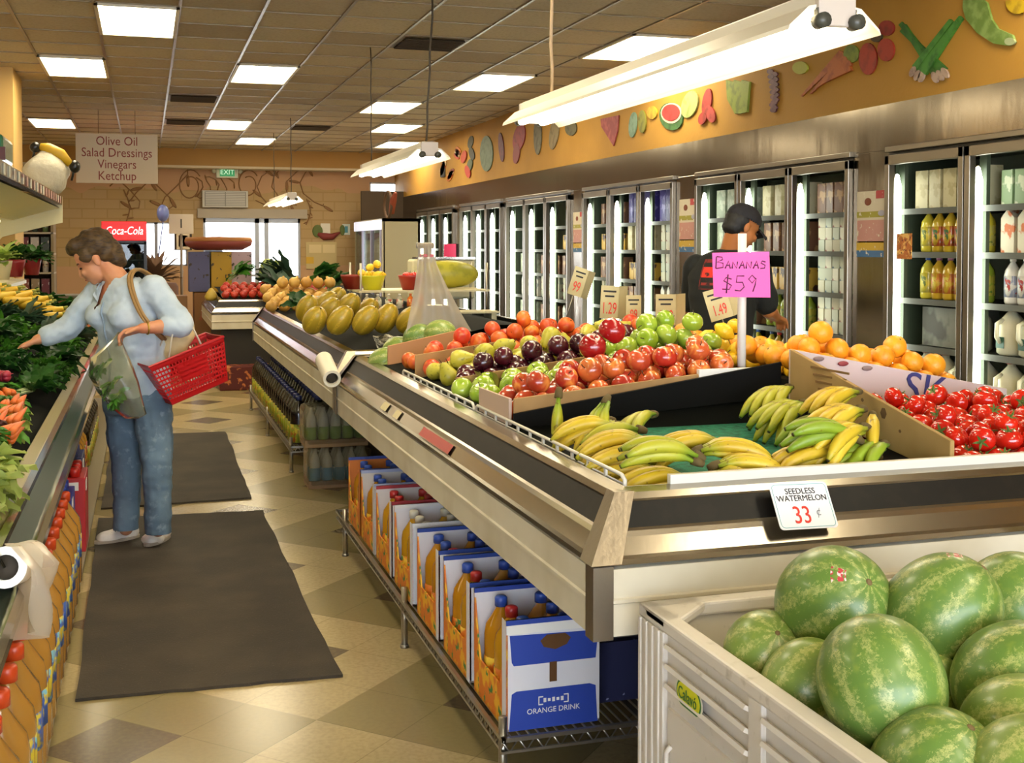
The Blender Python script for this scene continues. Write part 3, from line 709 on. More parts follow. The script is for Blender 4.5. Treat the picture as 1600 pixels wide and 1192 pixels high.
# striped apples behind the bananas
heap(apple, .043, [(3.725, 1.185, 1.93, 9), (3.815, 1.23, 1.97, 9), (3.905, 1.2, 1.95, 9), (3.99, 1.24, 1.98, 9), (3.77, 1.23, 1.85, 7), (3.86, 1.27, 1.9, 7)], bedA,
     lambda i, k, n: f'striped red apple, {od(k)} {AIS}, {["front row above the bananas", "second row back", "third row back", "fourth row back", "on top over the front rows", "on top over the middle rows"][i]}', 'striped red apples', .7)
for k, (px, py, dd) in enumerate(((926, 558, 4.22), (957, 558, 4.26))):
    q = at(px, py, dd); pos = PA.drop(q.x, q.y, .05, bedA)
    dup(red_apple, pos, (.5, .3 * k, k), 1, 'large deep red apple crowning the striped apples, ' + ('nearer the shopping aisle' if k == 0 else 'nearer the green apples'), 'deep red apples')
heap(green_apple, .044, [(4.09, 1.2, 1.45, 3), (4.09, 1.78, 2.02, 3), (4.18, 1.18, 2.05, 9), (4.28, 1.22, 2.08, 9), (4.36, 1.2, 1.5, 4), (4.22, 1.72, 2.08, 5), (4.3, 1.76, 2.06, 4), (4.25, 1.86, 2.02, 3)], bedA,
     lambda i, k, n: f'glossy green apple, {od(k)} {AIS}, {["low against the striped apples", "among the striped apples at the centre", "second row of green ones", "third row of green ones", "beside the curled liner", "upper front row at the centre", "upper rear row at the centre", "topmost of the green heap"][i]}', 'green apples', .9)
heap(plum, .043, [(4.49, 1.2, 1.95, 8), (4.58, 1.25, 2.0, 8), (4.53, 1.3, 1.9, 7), (4.67, 1.3, 1.62, 4)], bedA,
     lambda i, k, n: f'dark maroon apple, {od(k)} {AIS}, {["front row", "rear row", "upper row of the dark heap", "back corner next to the pears"][i]}', 'dark maroon apples', .8, base=2)
heap(pear, .041, [(4.78, 1.2, 2.0, 9), (4.87, 1.23, 2.05, 9), (4.96, 1.2, 1.9, 8), (4.83, 1.28, 2.02, 8)], bedA,
     lambda i, k, n: f'yellow-green pear, {od(k)} {AIS}, {["first row behind the dark apples", "second row", "third row", "lying on top of the pears"][i]}', 'yellow-green pears', 1.2, base=3)
heap(nect, .041, [(5.06, 1.2, 1.3, 2), (5.2, 1.2, 1.95, 8), (5.29, 1.24, 2.0, 8), (5.38, 1.2, 1.95, 8), (5.47, 1.24, 1.9, 7), (5.25, 1.26, 1.9, 7), (5.34, 1.3, 1.85, 6), (5.3, 1.4, 1.75, 4)], bedA,
     lambda i, k, n: f'red-orange nectarine, {od(k)} {AIS}, {["low by the wire fence", "front row behind the pears", "second row", "third row", "rear row", "upper front row", "upper rear row", "topmost row"][i]}', 'red-orange nectarines', .9)
# right-hand half of the island
heap(orange, .042, [(3.64, 2.17, 2.78, 7), (3.73, 2.2, 2.82, 7), (3.82, 2.17, 2.8, 7), (3.92, 2.2, 2.82, 7), (3.68, 2.2, 2.74, 6), (3.78, 2.24, 2.7, 4), (3.72, 2.26, 2.56, 2), (4.02, 2.16, 2.8, 7), (3.97, 2.2, 2.7, 5)], lambda x, y: bedA(x, max(y, 3.7)) + .035,
     lambda i, k, n: f'bright orange, {od(k)} from the banana side, {["front row at the pale box", "second row", "third row", "fourth row", "upper front row over the pale box", "upper middle row", "single one standing highest", "rear row before the lemons", "upper rear row"][i]}', 'oranges by the pale box', .8)
heap(lemon, .031, [(4.14, 2.16, 2.8, 8), (4.22, 2.18, 2.82, 8), (4.3, 2.14, 2.8, 8), (4.18, 2.16, 2.7, 7), (4.26, 2.18, 2.6, 6), (4.22, 2.2, 2.5, 4)], bedA,
     lambda i, k, n: f'yellow lemon, {od(k)} from the green apples, {["front row behind the oranges", "second row", "third row", "upper front row", "upper rear row", "top of the lemon heap"][i]}', 'lemons behind the oranges', 1.3, base=3)
heap(orange, .042, [(4.42, 2.1, 2.8, 7), (4.51, 2.12, 2.8, 7), (4.46, 2.14, 2.7, 6), (4.6, 2.1, 2.7, 6), (4.55, 2.14, 2.6, 5)], bedA,
     lambda i, k, n: f'orange behind the lemons, {od(k)} from the green apples, {["front row", "second row", "upper front row", "rear row", "upper rear row"][i]}', 'oranges behind the lemons', .8, base=2)
heap(nect, .041, [(4.8, 2.06, 2.7, 7), (4.9, 2.08, 2.7, 7), (4.85, 2.1, 2.6, 6), (5.0, 2.06, 2.6, 6)], bedA,
     lambda i, k, n: f'orange peach beneath the price cards, {od(k)} from the pears, {["front row", "second row", "upper row", "rear row"][i]}', 'peaches beneath the price cards', .8, base=2)
# tomatoes
PT = Pile()
rows = []
for i in range(9): rows.append((2.705 + i * .088, 2.16 + (.03 if i % 2 else 0), 2.8, 8))
for i in range(8): rows.append((2.75 + i * .088, 2.17 + (.0 if i % 2 else .04), 2.72, 7))
for i in range(4): rows.append((2.8 + i * .15, 2.3, 2.66, 4))
heap(tomato, .037, rows, lambda x, y: .92 + .04 * (y - 2.66), lambda i, k, n: f'ripe red tomato, {od(k)} from the tan cardboard wall, ' + (f'{od(i)} row of the lowest layer' if i < 9 else f'{od(i - 9)} row of the second layer' if i < 17 else f'{od(i - 17)} row of the top layer'), 'ripe tomatoes', .8, PT, base=9)

# ------------------------------------------------------------------ bananas
def ban_mesh(col, seed):
    rnd = random.Random(seed); m = MB(); n = 9; Lb = .215; R = .2
    pts = []; rs = []; prof = [.35, .42, .8, 1, 1.04, 1.04, 1.0, .88, .6, .3]
    for k in range(10):
        a = (k / 9) * Lb / R; pts.append(V((R * math.sin(a), 0, -R * (1 - math.cos(a)) * 1.0))); rs.append(.0185 * prof[k])
    m.tube(pts, rs, 6, 0); return m
BAN = {}
for nm, body, tip in (('yellow', ['#c9a91f', '#d8bb35', '#c3a224'], '#8d9a24'), ('lime', ['#a8a822', '#b6b030', '#9da321'], '#6f8f22'), ('green', ['#7f9a20', '#8ea428', '#749020'], '#5f8a20')):
    mt, nt, out = new_mat('banana_' + nm); b = N(nt, 'ShaderNodeBsdfPrincipled'); b.inputs['Roughness'].default_value = .42
    oi = N(nt, 'ShaderNodeObjectInfo'); base = ramp(nt, oi.outputs['Random'], [(k / 2, c) for k, c in enumerate(body)])
    an = N(nt, 'ShaderNodeAttribute'); an.attribute_name = 't'; tcn = N(nt, 'ShaderNodeTexCoord')
    f = ramp(nt, an.outputs['Fac'], [(0, (1, 1, 1)), (.12, (.8, .8, .8)), (.32, (0, 0, 0)), (.85, (0, 0, 0)), (.97, (.6, .6, .6))]); base = mixc(nt, f, base, lin(tip))
    f = ramp(nt, an.outputs['Fac'], [(.975, (0, 0, 0)), (.99, (1, 1, 1))]); base = mixc(nt, f, base, lin('#2b2113'))
    f = ramp(nt, noise_n(nt, tcn.outputs['Object'], 55, 3), [(.66, (0, 0, 0)), (.72, (.7,) * 3)]); base = mixc(nt, f, base, lin('#6d541c'))
    L(nt, base, b.inputs['Base Color']); L(nt, b.outputs[0], out.inputs[0]); BAN[nm] = mt
BANMESH = {nm: ban_mesh(nm, 1).mesh('banana', BAN[nm]) for nm in BAN}
CROWN = M('banana_crown', '#5b4a22', .8)
crown_me = MB().tube([(-.022, 0, .004), (-.008, 0, .003), (.012, 0, 0)], [.009, .013, .014], 8).mesh('crown', CROWN)
sticker_me = MB().lathe([(.011, 0), (.011, .0008), (0, .0008)], 12).mesh('sticker', M('fruit_sticker', '#c7c3d6', .4, n=(120, '#8d2f5a', .5, .55)))
R_ = math.radians
def on_bed(px, py, up):
    z = 1.0
    for _ in range(6): q = at_ax(px, py, 2, z); z = bedT0(min(2.9, max(1.1, q.x)), min(3.6, max(2.66, q.y))) + up
    return at_ax(px, py, 2, z)
def bunch(px, py, up, yaw, pitch, roll, n, col, label, stick=False, s=.95, pos=None):
    p = pos if pos is not None else on_bed(px, py, up)
    p = V(p); tx, ty = p.x + .205 * s * math.cos(R_(yaw)), p.y + .205 * s * math.sin(R_(yaw))
    if abs(pitch) < 50: p.x += max(0, 1.135 - tx) - max(0, p.x - 2.03) * (yaw < 300); p.y += max(0, 2.70 - min(ty, p.y - .02 * n / 3))
    t = thing('banana_bunch', label, 'bananas', p, 'banana bunches'); t.rotation_euler = Euler((R_(roll), R_(pitch), R_(yaw))); t.scale = (s, s, s)
    part('crown', crown_me, None, t)
    top = (n + 1) // 2 if n > 3 else n; bot = n - top
    for row, cnt in ((0, top), (1, bot)):
        for k in range(cnt):
            q = k - (cnt - 1) / 2
            part('banana', BANMESH[col], None, t, loc=(.004 + .004 * row, q * .012, -.012 * row), rot=(q * .14, .04 * abs(q) + .2 * row, q * .15))
    if stick: part('sticker', sticker_me, None, t, loc=(.085, -.004, .0005), rot=(0, .4, 0))
    return t
B = [
 (992, 742, .0, 142, -24, 0, 7, 'yellow', 'ripe banana bunch in the aisle-side front corner, crown toward the middle'),
 (1000, 716, .035, 146, -22, 6, 7, 'yellow', 'ripe yellow banana bunch stacked on the aisle-side corner bunch'),
 (985, 690, .06, 150, -20, 0, 7, 'yellow', 'yellow banana bunch third up in the aisle-side stack'),
 (950, 666, .06, 150, -20, 0, 6, 'yellow', 'yellow banana bunch against the wire fence, farthest toward the apples'),
 (900, 660, .05, 200, -10, 0, 3, 'yellow', 'spotted yellow bananas arching over the back of the aisle-side stack'),
 (1113, 748, .075, 172, -30, -14, 2, 'lime', 'pair of stickered greenish bananas lying across the front centre', 1),
 (1118, 724, .085, 168, -36, 0, 3, 'lime', 'greenish arched bananas just behind the stickered pair'),
 (1128, 692, .05, 160, -24, 0, 7, 'yellow', 'spotted yellow banana bunch resting at the edge of the green turf'),
 (1095, 756, .02, 166, -24, 0, 6, 'yellow', 'yellow banana bunch lying flat under the stickered pair'),
 (1092, 704, .06, -12, -24, 0, 6, 'yellow', 'yellow banana bunch pointing to the green turf behind the stickered pair'),
 (1118, 728, .04, -6, -22, 0, 5, 'yellow', 'yellow banana bunch just right of the stickered pair'),
 (1128, 752, .03, 4, -24, 0, 4, 'yellow', 'yellow bananas low behind the white rail, beside the watermelon price card'),
 (1020, 648, .05, 205, -10, 20, 3, 'lime', 'small banana bunch leaning on the black divider'),
 (1000, 672, .03, 180, -22, 0, 4, 'lime', 'greenish bananas in the shade before the black divider'),
 (1232, 606, .09, 203, -8, 5, 7, 'lime', 'greenish banana bunch at the top of the heap, nearest the black divider'),
 (1255, 630, .08, 200, -10, -5, 7, 'lime', 'greenish banana bunch second down the heap by the tan cardboard'),
 (1302, 655, .06, 200, -12, 0, 7, 'green', 'green banana bunch third down the heap, over the turf'),
 (1345, 672, .06, 200, -14, 0, 7, 'green', 'green banana bunch under the plump yellow ones by the tan cardboard'),
 (1340, 612, .16, 193, -14, 0, 5, 'yellow', 'plump yellow banana bunch topmost in the heap by the tan cardboard'),
 (1345, 640, .14, 196, -14, -6, 6, 'yellow', 'yellow banana bunch just below the topmost one by the tan cardboard'),
 (1350, 668, .11, 196, -14, -6, 6, 'yellow', 'yellow banana bunch third from the top by the tan cardboard'),
 (1365, 650, .12, 236, -6, 0, 1, 'yellow', 'single yellow banana pointing at the white rail beside the tan cardboard'),
 (1385, 696, .05, 200, -14, 0, 7, 'green', 'green banana bunch low over the turf at the foot of the heap'),
 (1395, 722, .03, 185, -18, 0, 7, 'green', 'green banana bunch lowest in the heap behind the white rail'),
 (1392, 700, .09, 180, -38, -10, 4, 'green', 'bright green arched bananas beside the tan cardboard'),
 (1400, 738, .05, 172, -22, 0, 5, 'yellow', 'yellow bananas lying along the white rail at the foot of the tan cardboard'),
]
for q in B: bunch(*q[:9], stick=len(q) > 9)
bunch(873, 616, .16, 240, 62, 0, 1, 'lime', 'single green banana standing upright in the corner by the wire fence')
bunch(922, 628, .15, 215, 35, 10, 5, 'lime', 'greenish banana bunch with its stalk upright against the apple box')

# ------------------------------------------------------------------ signs on the island
PINK = M('pink_card', '#ff5fb0', .6); POLE = M('white_pole', '#d8d2c8', .4)
t = thing('price_sign', 'bright pink handwritten banana price card on a white pole', 'sign', (2.0, 3.73, 1.06))
part('pole', MB().cyl((0, 0, 0), (0, 0, .535), .0155, n=10), POLE, t)
c0 = at(1191, 430, 4.0); cb = c0 - t.location; tilt = -R_(17)
ux = V((math.cos(tilt), math.sin(tilt), 0)); w, h = .202, .158
nrm = ux.cross(V((0, 0, 1)))
oc = V((0, -.018, cb.z)) + V((-.012, 0, 0))
part('card', MB().prism([(-w / 2 + .004, -h / 2), (w / 2, -h / 2 - .002), (w / 2 - .005, h / 2), (-w / 2 - .002, h / 2 - .004)], oc, ux, (0, 0, 1), .003), PINK, t)
def stroke(m, pts, x, y, s, o=None, r=.0032):
    o = o or oc; pts = [o + nrm * .002 + ux * (x + p[0] * s) + V((0, 0, y + p[1] * s)) for p in pts]; m.tube(pts, r, 4)
LET = {'B': [[(0, 0), (.05, 1)], [(.05, 1), (.5, .95), (.55, .75), (.1, .55), (.6, .45), (.6, .1), (0, 0)]], 'A': [[(0, 0), (.35, .8), (.55, 0)], [(.1, .35), (.5, .35)]], 'N': [[(0, 0), (.05, .7), (.45, .05), (.55, .75)]],
       'S': [[(.55, .7), (.2, .8), (.05, .6), (.5, .35), (.45, .05), (0, .0)]], '$': [[(.6, .75), (.25, .85), (.1, .65), (.6, .35), (.45, .1), (0, .12)], [(.38, 1.05), (.28, -.15)]], '5': [[(.6, .95), (.15, .95), (.1, .55), (.5, .55), (.6, .25), (.35, .0), (0, .05)]], '9': [[(.55, .75), (.3, 1), (.08, .75), (.3, .5), (.58, .8), (.5, .4), (.35, -.05)]]}
for k, ch in enumerate('BANANAS'):
    m = MB(); s = .042 if k == 0 else .033
    for p in LET[ch]: stroke(m, p, -.09 + k * .0245 + (.008 if k else 0), .02, s)
    part('lettering', m, M('purple_ink', '#571a45', .6), t)
for k, ch in enumerate('$59'):
    m = MB()
    for p in LET[ch]: stroke(m, p, -.068 + k * .044, -.058, .055)
    part('lettering', m, M('purple_ink', '#571a45', .6), t)
# seedless watermelon ticket clipped on the front
t = thing('price_sign', 'white rounded price card clipped to the chrome front above the watermelons', 'sign', (0, 0, 0))
q = at_ax(1255, 790, 1, 2.53); t.location = q; t.rotation_euler = (R_(-32), R_(2), R_(3))
w, h = .165, .118; pl = []
for sx, sy, a0 in ((1, 1, 0), (-1, 1, 90), (-1, -1, 180), (1, -1, 270)):
    for k in range(4): a = R_(a0 + k * 30); pl.append((sx * (w / 2 - .01) + .01 * math.cos(a), sy * (h / 2 - .01) + .01 * math.sin(a)))
part('card', MB().prism(pl, (0, 0, 0), (1, 0, 0), (0, 0, 1), .002), M('sign_white', '#e9e7e2', .35), t)
bd = MB(); bd.tube([(p[0] * .93, -.0025, p[1] * .92) for p in pl], .0008, 4, closed=True); part('border', bd, M('sign_teal', '#7fb3b4', .5), t)
for s, zz, sz, mt, sx in (('SEEDLESS', .036, .021, INKK, 1.0), ('WATERMELON', .018, .021, INKK, 1.0), ('33', -.026, .062, INKR, .85)):
    text('lettering', s, sz, (-.0 if s != '33' else -.012, -.0032, zz), RX90, mt, t, ext=.0004, sx=sx, world=False)
text('lettering', '¢', .03, (.036, -.0032, -.018), RX90, M('grey_ink', '#8a8a8a', .6), t, ext=.0004, world=False)
# folded tan price cards standing above the fruit
CARDY = M('price_card', '#c9bd8d', .6, n=(8, '#b7aa7a', .4, .7))
def price_card(px, py, d, w, h, ya, rollz, num, label, both=True):
    p = at(px, py, d); t = thing('price_card', label, 'sign', p, 'tan price cards over the fruit', rot=(0, rollz, ya))
    for s, a in ((0, 0), (1, 1)) if both else ((0, 0),):
        u = V((1, 0, 0)) if s == 0 else V((.62, .78, 0)); o = V((0, 0, 0)) if s == 0 else V((w / 2, 0, 0))
        x0, x1 = (-w / 2, w / 2) if s == 0 else (0, w)
        part('card', MB().prism([(x0, -h / 2), (x1, -h / 2), (x1, h / 2), (x0, h / 2)], o, u, (0, 0, 1), .003), CARDY, t)
    text('lettering', num, h * .5, (0, -.005, -h * .2), RX90, INKR, t, ext=.0006, sx=.55, world=False)
    for k in range(2): part('written_line', MB().box((0, -.003, h * (.33 - .15 * k)), (w * (.72 - .2 * k), .002, h * .055)), INKK, t)
    pin = MB().cyl((0, .006, -h / 2 - .16), (0, .006, -h / 2 + .02), .003, n=6); part('pin', pin, WIRE, t)
price_card(903, 440, 6.2, .075, .15, R_(-10), R_(18), '99', 'tan folded price card tilted above the pears, nearest the entrance end')
price_card(952, 472, 5.6, .085, .155, R_(-12), R_(3), '1.29', 'tan folded price card with a red price, before the purple cooler door')
price_card(990, 483, 5.5, .07, .13, R_(-14), 0, '99', 'narrow tan price card between the two wider folded ones', False)
price_card(1040, 484, 5.3, .09, .14, R_(-14), 0, '1.29', 'wide tan folded price card at the elbow of the man in the cap')
t_ = price_card(1122, 475, 4.9, .095, .13, R_(-20), R_(-17), '1.49', 'tilted tan price card in front of the man in the cap')
# ================================================================== WATERMELON BIN
BINM = M('bin_plastic', '#d6cec1', .42, n=(3, '#c9c0b0', .45, .7), n2=(25, '#b8ae9d', .62, .75))
bx0, bx1, by0, by1, bz = 1.045, 2.2, 1.15, 2.42, .757
t = thing('plastic_bin', 'big grey-white plastic bulk bin heaped with watermelons', 'bin', ((bx0 + bx1) / 2, (by0 + by1) / 2, 0))
def P(nm, m, mt=BINM, **k): return part(nm, m, mt, t, world=True, **k)
W_ = .03
m = MB(); m.b2((bx0 + .02, by0, .0), (bx1 - .02, by1, .12)); P('base', m, bevel=.01)
for nm, lo, hi in (('side_wall', (bx0 + .012, by0, .1), (bx0 + .035, by1, bz - .02)), ('side_wall', (bx1 - .035, by0, .1), (bx1 - .012, by1, bz - .02)), ('end_wall', (bx0 + .012, by1 - .035, .1), (bx1 - .012, by1 - .012, bz - .02)), ('end_wall', (bx0 + .012, by0 + .012, .1), (bx1 - .012, by0 + .035, bz - .02))):
    P(nm, MB().b2(lo, hi))
m = MB()
for lo, hi in (((bx0, by0, bz - .03), (bx0 + .042, by1, bz)), ((bx1 - .042, by0, bz - .03), (bx1, by1, bz)), ((bx0, by1 - .05, bz - .03), (bx1, by1, bz)), ((bx0, by0, bz - .03), (bx1, by0 + .05, bz))): m.b2(lo, hi)
for sx, sy in ((bx0, by1), (bx1, by1), (bx0, by0), (bx1, by0)):
    dx = 1 if sx == bx0 else -1; dy = -1 if sy == by1 else 1
    m.prism([(0, 0), (dx * .14, 0), (dx * .14, dy * .05), (dx * .042, dy * .14), (0, dy * .14)], (sx, sy, bz - .022), (1, 0, 0), (0, 1, 0), .022)
P('rim', m, bevel=.006)
# corner posts with ribs, recessed slotted panels on the aisle side
m = MB()
for k in range(4): m.b2((bx0 - .004, by1 - .018 - k * .032, 0), (bx0 + .014, by1 - .006 - k * .032, bz - .03))
m.b2((bx0, by1 - .13, 0), (bx0 + .02, by1, bz - .03)); P('corner_post', m, bevel=.003)
yy = by1 - .15
for j in range(3):
    m = MB(); y1 = yy - j * .41; y0 = y1 - .35
    for k in range(3): m.box((bx0 + .008, (y0 + y1) / 2, bz - .058 - k * .042), (.03, y1 - y0, .009), R=Euler((0, .5, 0)).to_matrix())
    P('rib', m)
    m = MB().b2((bx0 + .002, y0 - .05, 0), (bx0 + .02, y0, bz - .03)); P('upright', m, bevel=.003)
    m = MB()
    for k in range(8):
        for i in range(3): m.b2((bx0 + .0085, y1 - .06 - k * .03 - .006, bz - .36 - i * .13), (bx0 + .0125, y1 - .06 - k * .03, bz - .29 - i * .13))
    P('vent_slot', m, M('slot_dark', '#4d463b', .9))
    m = MB().b2((bx0 + .004, y0, .1), (bx0 + .012, y1, bz - .185)); P('panel', m)
    m = MB()
    for i in range(4): m.tube([(bx0 + .002, y1 - .02, bz - .26 - i * .09), (bx0 - .004, y1 - .01, bz - .275 - i * .09), (bx0 - .004, y1 - .01, bz - .30 - i * .09), (bx0 + .002, y1 - .02, bz - .315 - i * .09)], .006, 6)
    P('lug', m)
# oval fruit company sticker
o = at_ax(1076, 1090, 0, bx0 - .004); m = MB()
pl = lambda a, b: [((a - b) * (1 if math.cos(q) > 0 else -1) + b * math.cos(q), b * math.sin(q)) for q in [2 * PI * k / 28 for k in range(28)]]
for k, (a, b, mt) in enumerate(((.062, .031, M('sticker_cream', '#d9d4bf', .5)), (.056, .026, M('sticker_green', '#2e6a2c', .5)), (.051, .0215, M('sticker_yellow', '#d8d524', .5)))):
    part('sticker', MB().prism(pl(a, b), (o.x - .0006 * k, o.y, o.z), (0, -1, 0), (0, 0, 1), -.0006), mt, t, world=True)
text('lettering', 'Calavó', .036, (o.x - .0035, o.y, o.z), (PI / 2, 0, -PI / 2), M('sticker_green', '#2e6a2c', .5), t, ext=.0004, sx=.85)

def melon_mat(name, dark, light, nstripe, lo, hi, mott, wig=2.6):
    mt, nt, out = new_mat(name); b = N(nt, 'ShaderNodeBsdfPrincipled'); b.inputs['Roughness'].default_value = .36; b.inputs['Coat Weight'].default_value = .1
    tc = N(nt, 'ShaderNodeTexCoord'); sp = N(nt, 'ShaderNodeSeparateXYZ'); L(nt, tc.outputs['Object'], sp.inputs[0])
    an = math_n(nt, 'ARCTAN2', sp.outputs[1], sp.outputs[0])
    nz = noise_n(nt, tc.outputs['Object'], 16, 4); nz2 = noise_n(nt, tc.outputs['Object'], 60, 4)
    oi = N(nt, 'ShaderNodeObjectInfo')
    ph = math_n(nt, 'ADD', math_n(nt, 'MULTIPLY', an, nstripe), math_n(nt, 'MULTIPLY', math_n(nt, 'SUBTRACT', nz, .5), wig * 2))
    s = math_n(nt, 'SINE', math_n(nt, 'ADD', ph, math_n(nt, 'MULTIPLY', oi.outputs['Random'], 6)))
    s = math_n(nt, 'ADD', s, math_n(nt, 'MULTIPLY', math_n(nt, 'SUBTRACT', nz2, .5), mott))
    f = math_n(nt, 'MULTIPLY', ramp(nt, s, [(lo, (0, 0, 0)), (hi, (1, 1, 1))]), ramp(nt, noise_n(nt, tc.outputs['Object'], 9, 3), [(.36, (.15,) * 3), (.56, (1, 1, 1))]))
    c = mixc(nt, f, ramp(nt, oi.outputs['Random'], [(0, dark), (1, dark)]), lin(light))
    c = mixc(nt, ramp(nt, noise_n(nt, tc.outputs['Object'], 5, 2), [(.55, (0, 0, 0)), (.8, (.45,) * 3)]), c, lin('#8c9a3a'))
    g = ramp(nt, sp.outputs[2], [(0, (0, 0, 0)), (1, (1, 1, 1))])
    L(nt, c, b.inputs['Base Color']); L(nt, b.outputs[0], out.inputs[0]); return mt
WM = melon_mat('watermelon_rind', '#5f7d34', '#a3a862', 11, .15, 1.15, 4.2, 3.4)
WM2 = melon_mat('watermelon_rind_pale', '#748b3c', '#b0b06a', 10, .0, 1.1, 3.6, 3.2)
wprof = [(math.sin(PI * k / 22) ** .92, -math.cos(PI * k / 22)) for k in range(23)]; wprof[0] = (0, -1); wprof[-1] = (0, 1)
wm_a = proto(part('watermelon', MB().lathe(wprof, 30), WM, link=False)); wm_b = proto(part('watermelon', MB().lathe(wprof, 30), WM2, link=False))
for w in (wm_a, wm_b):
    w['category'] = 'watermelon'
    k = part('stem_scar', MB().lathe([(.07, .985), (.06, 1.005), (.03, 1.012), (0, 1.008)], 10), M('melon_scar', '#6e5a34', .8), link=False); KIDS[w.name] = [k]; PROTOS.append(k)
WMS = [ # px, py, depth, radius, length scale, axis(tilt about x, y), proto, label
 (1350, 1070, 2.02, .108, 1.06, (2.5, .25), wm_a, 'largest round watermelon on top at the front of the bin, pale stripes running down'),
 (1302, 943, 2.36, .113, 1.04, (.95, -.15), wm_a, 'watermelon on top at the back, stem scar and red sticker facing up'),
 (1466, 962, 2.3, .108, 1.2, (.5, .5), wm_a, 'oval mottled watermelon on top at the back, beside the stickered one'),
 (1188, 1022, 2.36, .084, 1.05, (.7, -.4), wm_b, 'small watermelon low in the back corner with a starry stem end'),
 (1228, 1075, 2.2, .082, 1.1, (.2, .8), wm_b, 'yellowish watermelon wedged against the bin side under the largest one'),
 (1446, 1092, 2.22, .083, 1.1, (.3, .4), wm_b, 'half-hidden pale watermelon behind the largest one'),
 (1590, 1068, 2.12, .108, 1.08, (.5, 1.0), wm_a, 'dark mottled watermelon at the outer edge of the heap, second row'),
 (1583, 948, 2.44, .108, 1.05, (.4, .6), wm_a, 'watermelon at the far back edge of the heap, half outside the picture'),
 (1545, 985, 2.5, .1, 1.0, (.9, .2), wm_b, 'striped watermelon squeezed between the two back oval ones'),
 (1462, 1218, 1.9, .106, 1.1, (.5, .1), wm_a, 'watermelon cut by the lower frame edge with a dry brown scar'),
 (1598, 1150, 1.98, .1, 1.05, (1.0, .4), wm_b, 'watermelon near the lower corner beneath the dark mottled one'),
 (1612, 1225, 1.82, .1, 1.05, (.2, .9), wm_b, 'watermelon at the very lower corner of the picture'),
 (1330, 1235, 2.0, .09, 1.0, (.3, .3), wm_a, 'dark watermelon under the largest one at the bin side'),
 (1520, 1120, 2.25, .09, 1.0, (.3, .3), wm_a, 'shadowed watermelon deep between the dark mottled one and the pale one'),
 (1390, 1010, 2.5, .09, 1.0, (.3, .3), wm_a, 'shadowed watermelon deep between the two back top ones'),
]
for px, py, d, r, ls, ax, pr, lb in WMS:
    q = at(px, py, d); q.x = max(q.x, bx0 + .045 + r); q.y = min(q.y, by1 - .05 - r)
    o = dup(pr, q, (ax[0], ax[1], .3), (r, r, r * ls), lb, 'watermelons in the bin')
    if 'sticker' in lb:
        st_ = MB().surf(lambda a, b: V((math.sin(.42 + b * .25) * math.cos(2.2 + a * .5), math.sin(.42 + b * .25) * math.sin(2.2 + a * .5), math.cos(.42 + b * .25))) * 1.012, 6, 4)
        part('sticker', st_, M('melon_sticker', '#b63a3f', .4, n=(14, '#e3c9c4', .5, .55)), o)

# ================================================================== WIRE SHELVES UNDER THE ISLANDS
def wire_shelf(x0, x1, y0, y1, z, label, posts):
    t = thing('wire_shelf', label, 'shelf', (x0, y0, 0), 'low wire shelves under the islands')
    m = MB(); m.b2((x0, y0, z - .012), (x0 + .012, y1, z)); m.b2((x1 - .012, y0, z - .012), (x1, y1, z)); m.b2((x0, y0, z - .012), (x1, y0 + .012, z)); m.b2((x0, y1 - .012, z - .012), (x1, y1, z))
    m.b2((x0 + .002, y0, z - .045), (x0 + .01, y1, z - .037)); m.b2((x0, y0 + .002, z - .045), (x1, y0 + .01, z - .037))
    k = int((y1 - y0) / .05)
    for i in range(k): m.tube([(x0 + .006, y0 + .05 * i, z - .006), (x0 + .006, y0 + .05 * i + .025, z - .042), (x0 + .006, y0 + .05 * i + .05, z - .006)], .003, 4)
    k = int((x1 - x0) / .05)
    for i in range(k): m.tube([(x0 + .05 * i, y0 + .006, z - .006), (x0 + .05 * i + .025, y0 + .006, z - .042), (x0 + .05 * i + .05, y0 + .006, z - .006)], .003, 4)
    part('frame', m, WIRE, t, world=True)
    m = MB()
    for i in range(int((x1 - x0) / .028)): m.b2((x0 + .028 * i, y0, z - .006), (x0 + .028 * i + .004, y1, z - .001))
    part('deck_wires', m, WIRE, t, world=True)
    for y in posts:
        for x in (x0 + .012, x1 - .012):
            m = MB().cyl((x, y, 0), (x, y, z + .05), .0125, n=10).cyl((x, y, 0), (x, y, .012), .017, n=10)
            part('post', m, WIRE, t, world=True)
wire_shelf(.93, 1.45, 3.1, 6.1, .185, 'low chrome wire shelf carrying the orange drink cartons', (3.13, 4.45, 5.87))
wire_shelf(.93, 1.45, 8.1, 11.5, .19, 'low chrome wire shelf carrying the dark bottles under the melon island', (8.17, 9.8, 11.4))

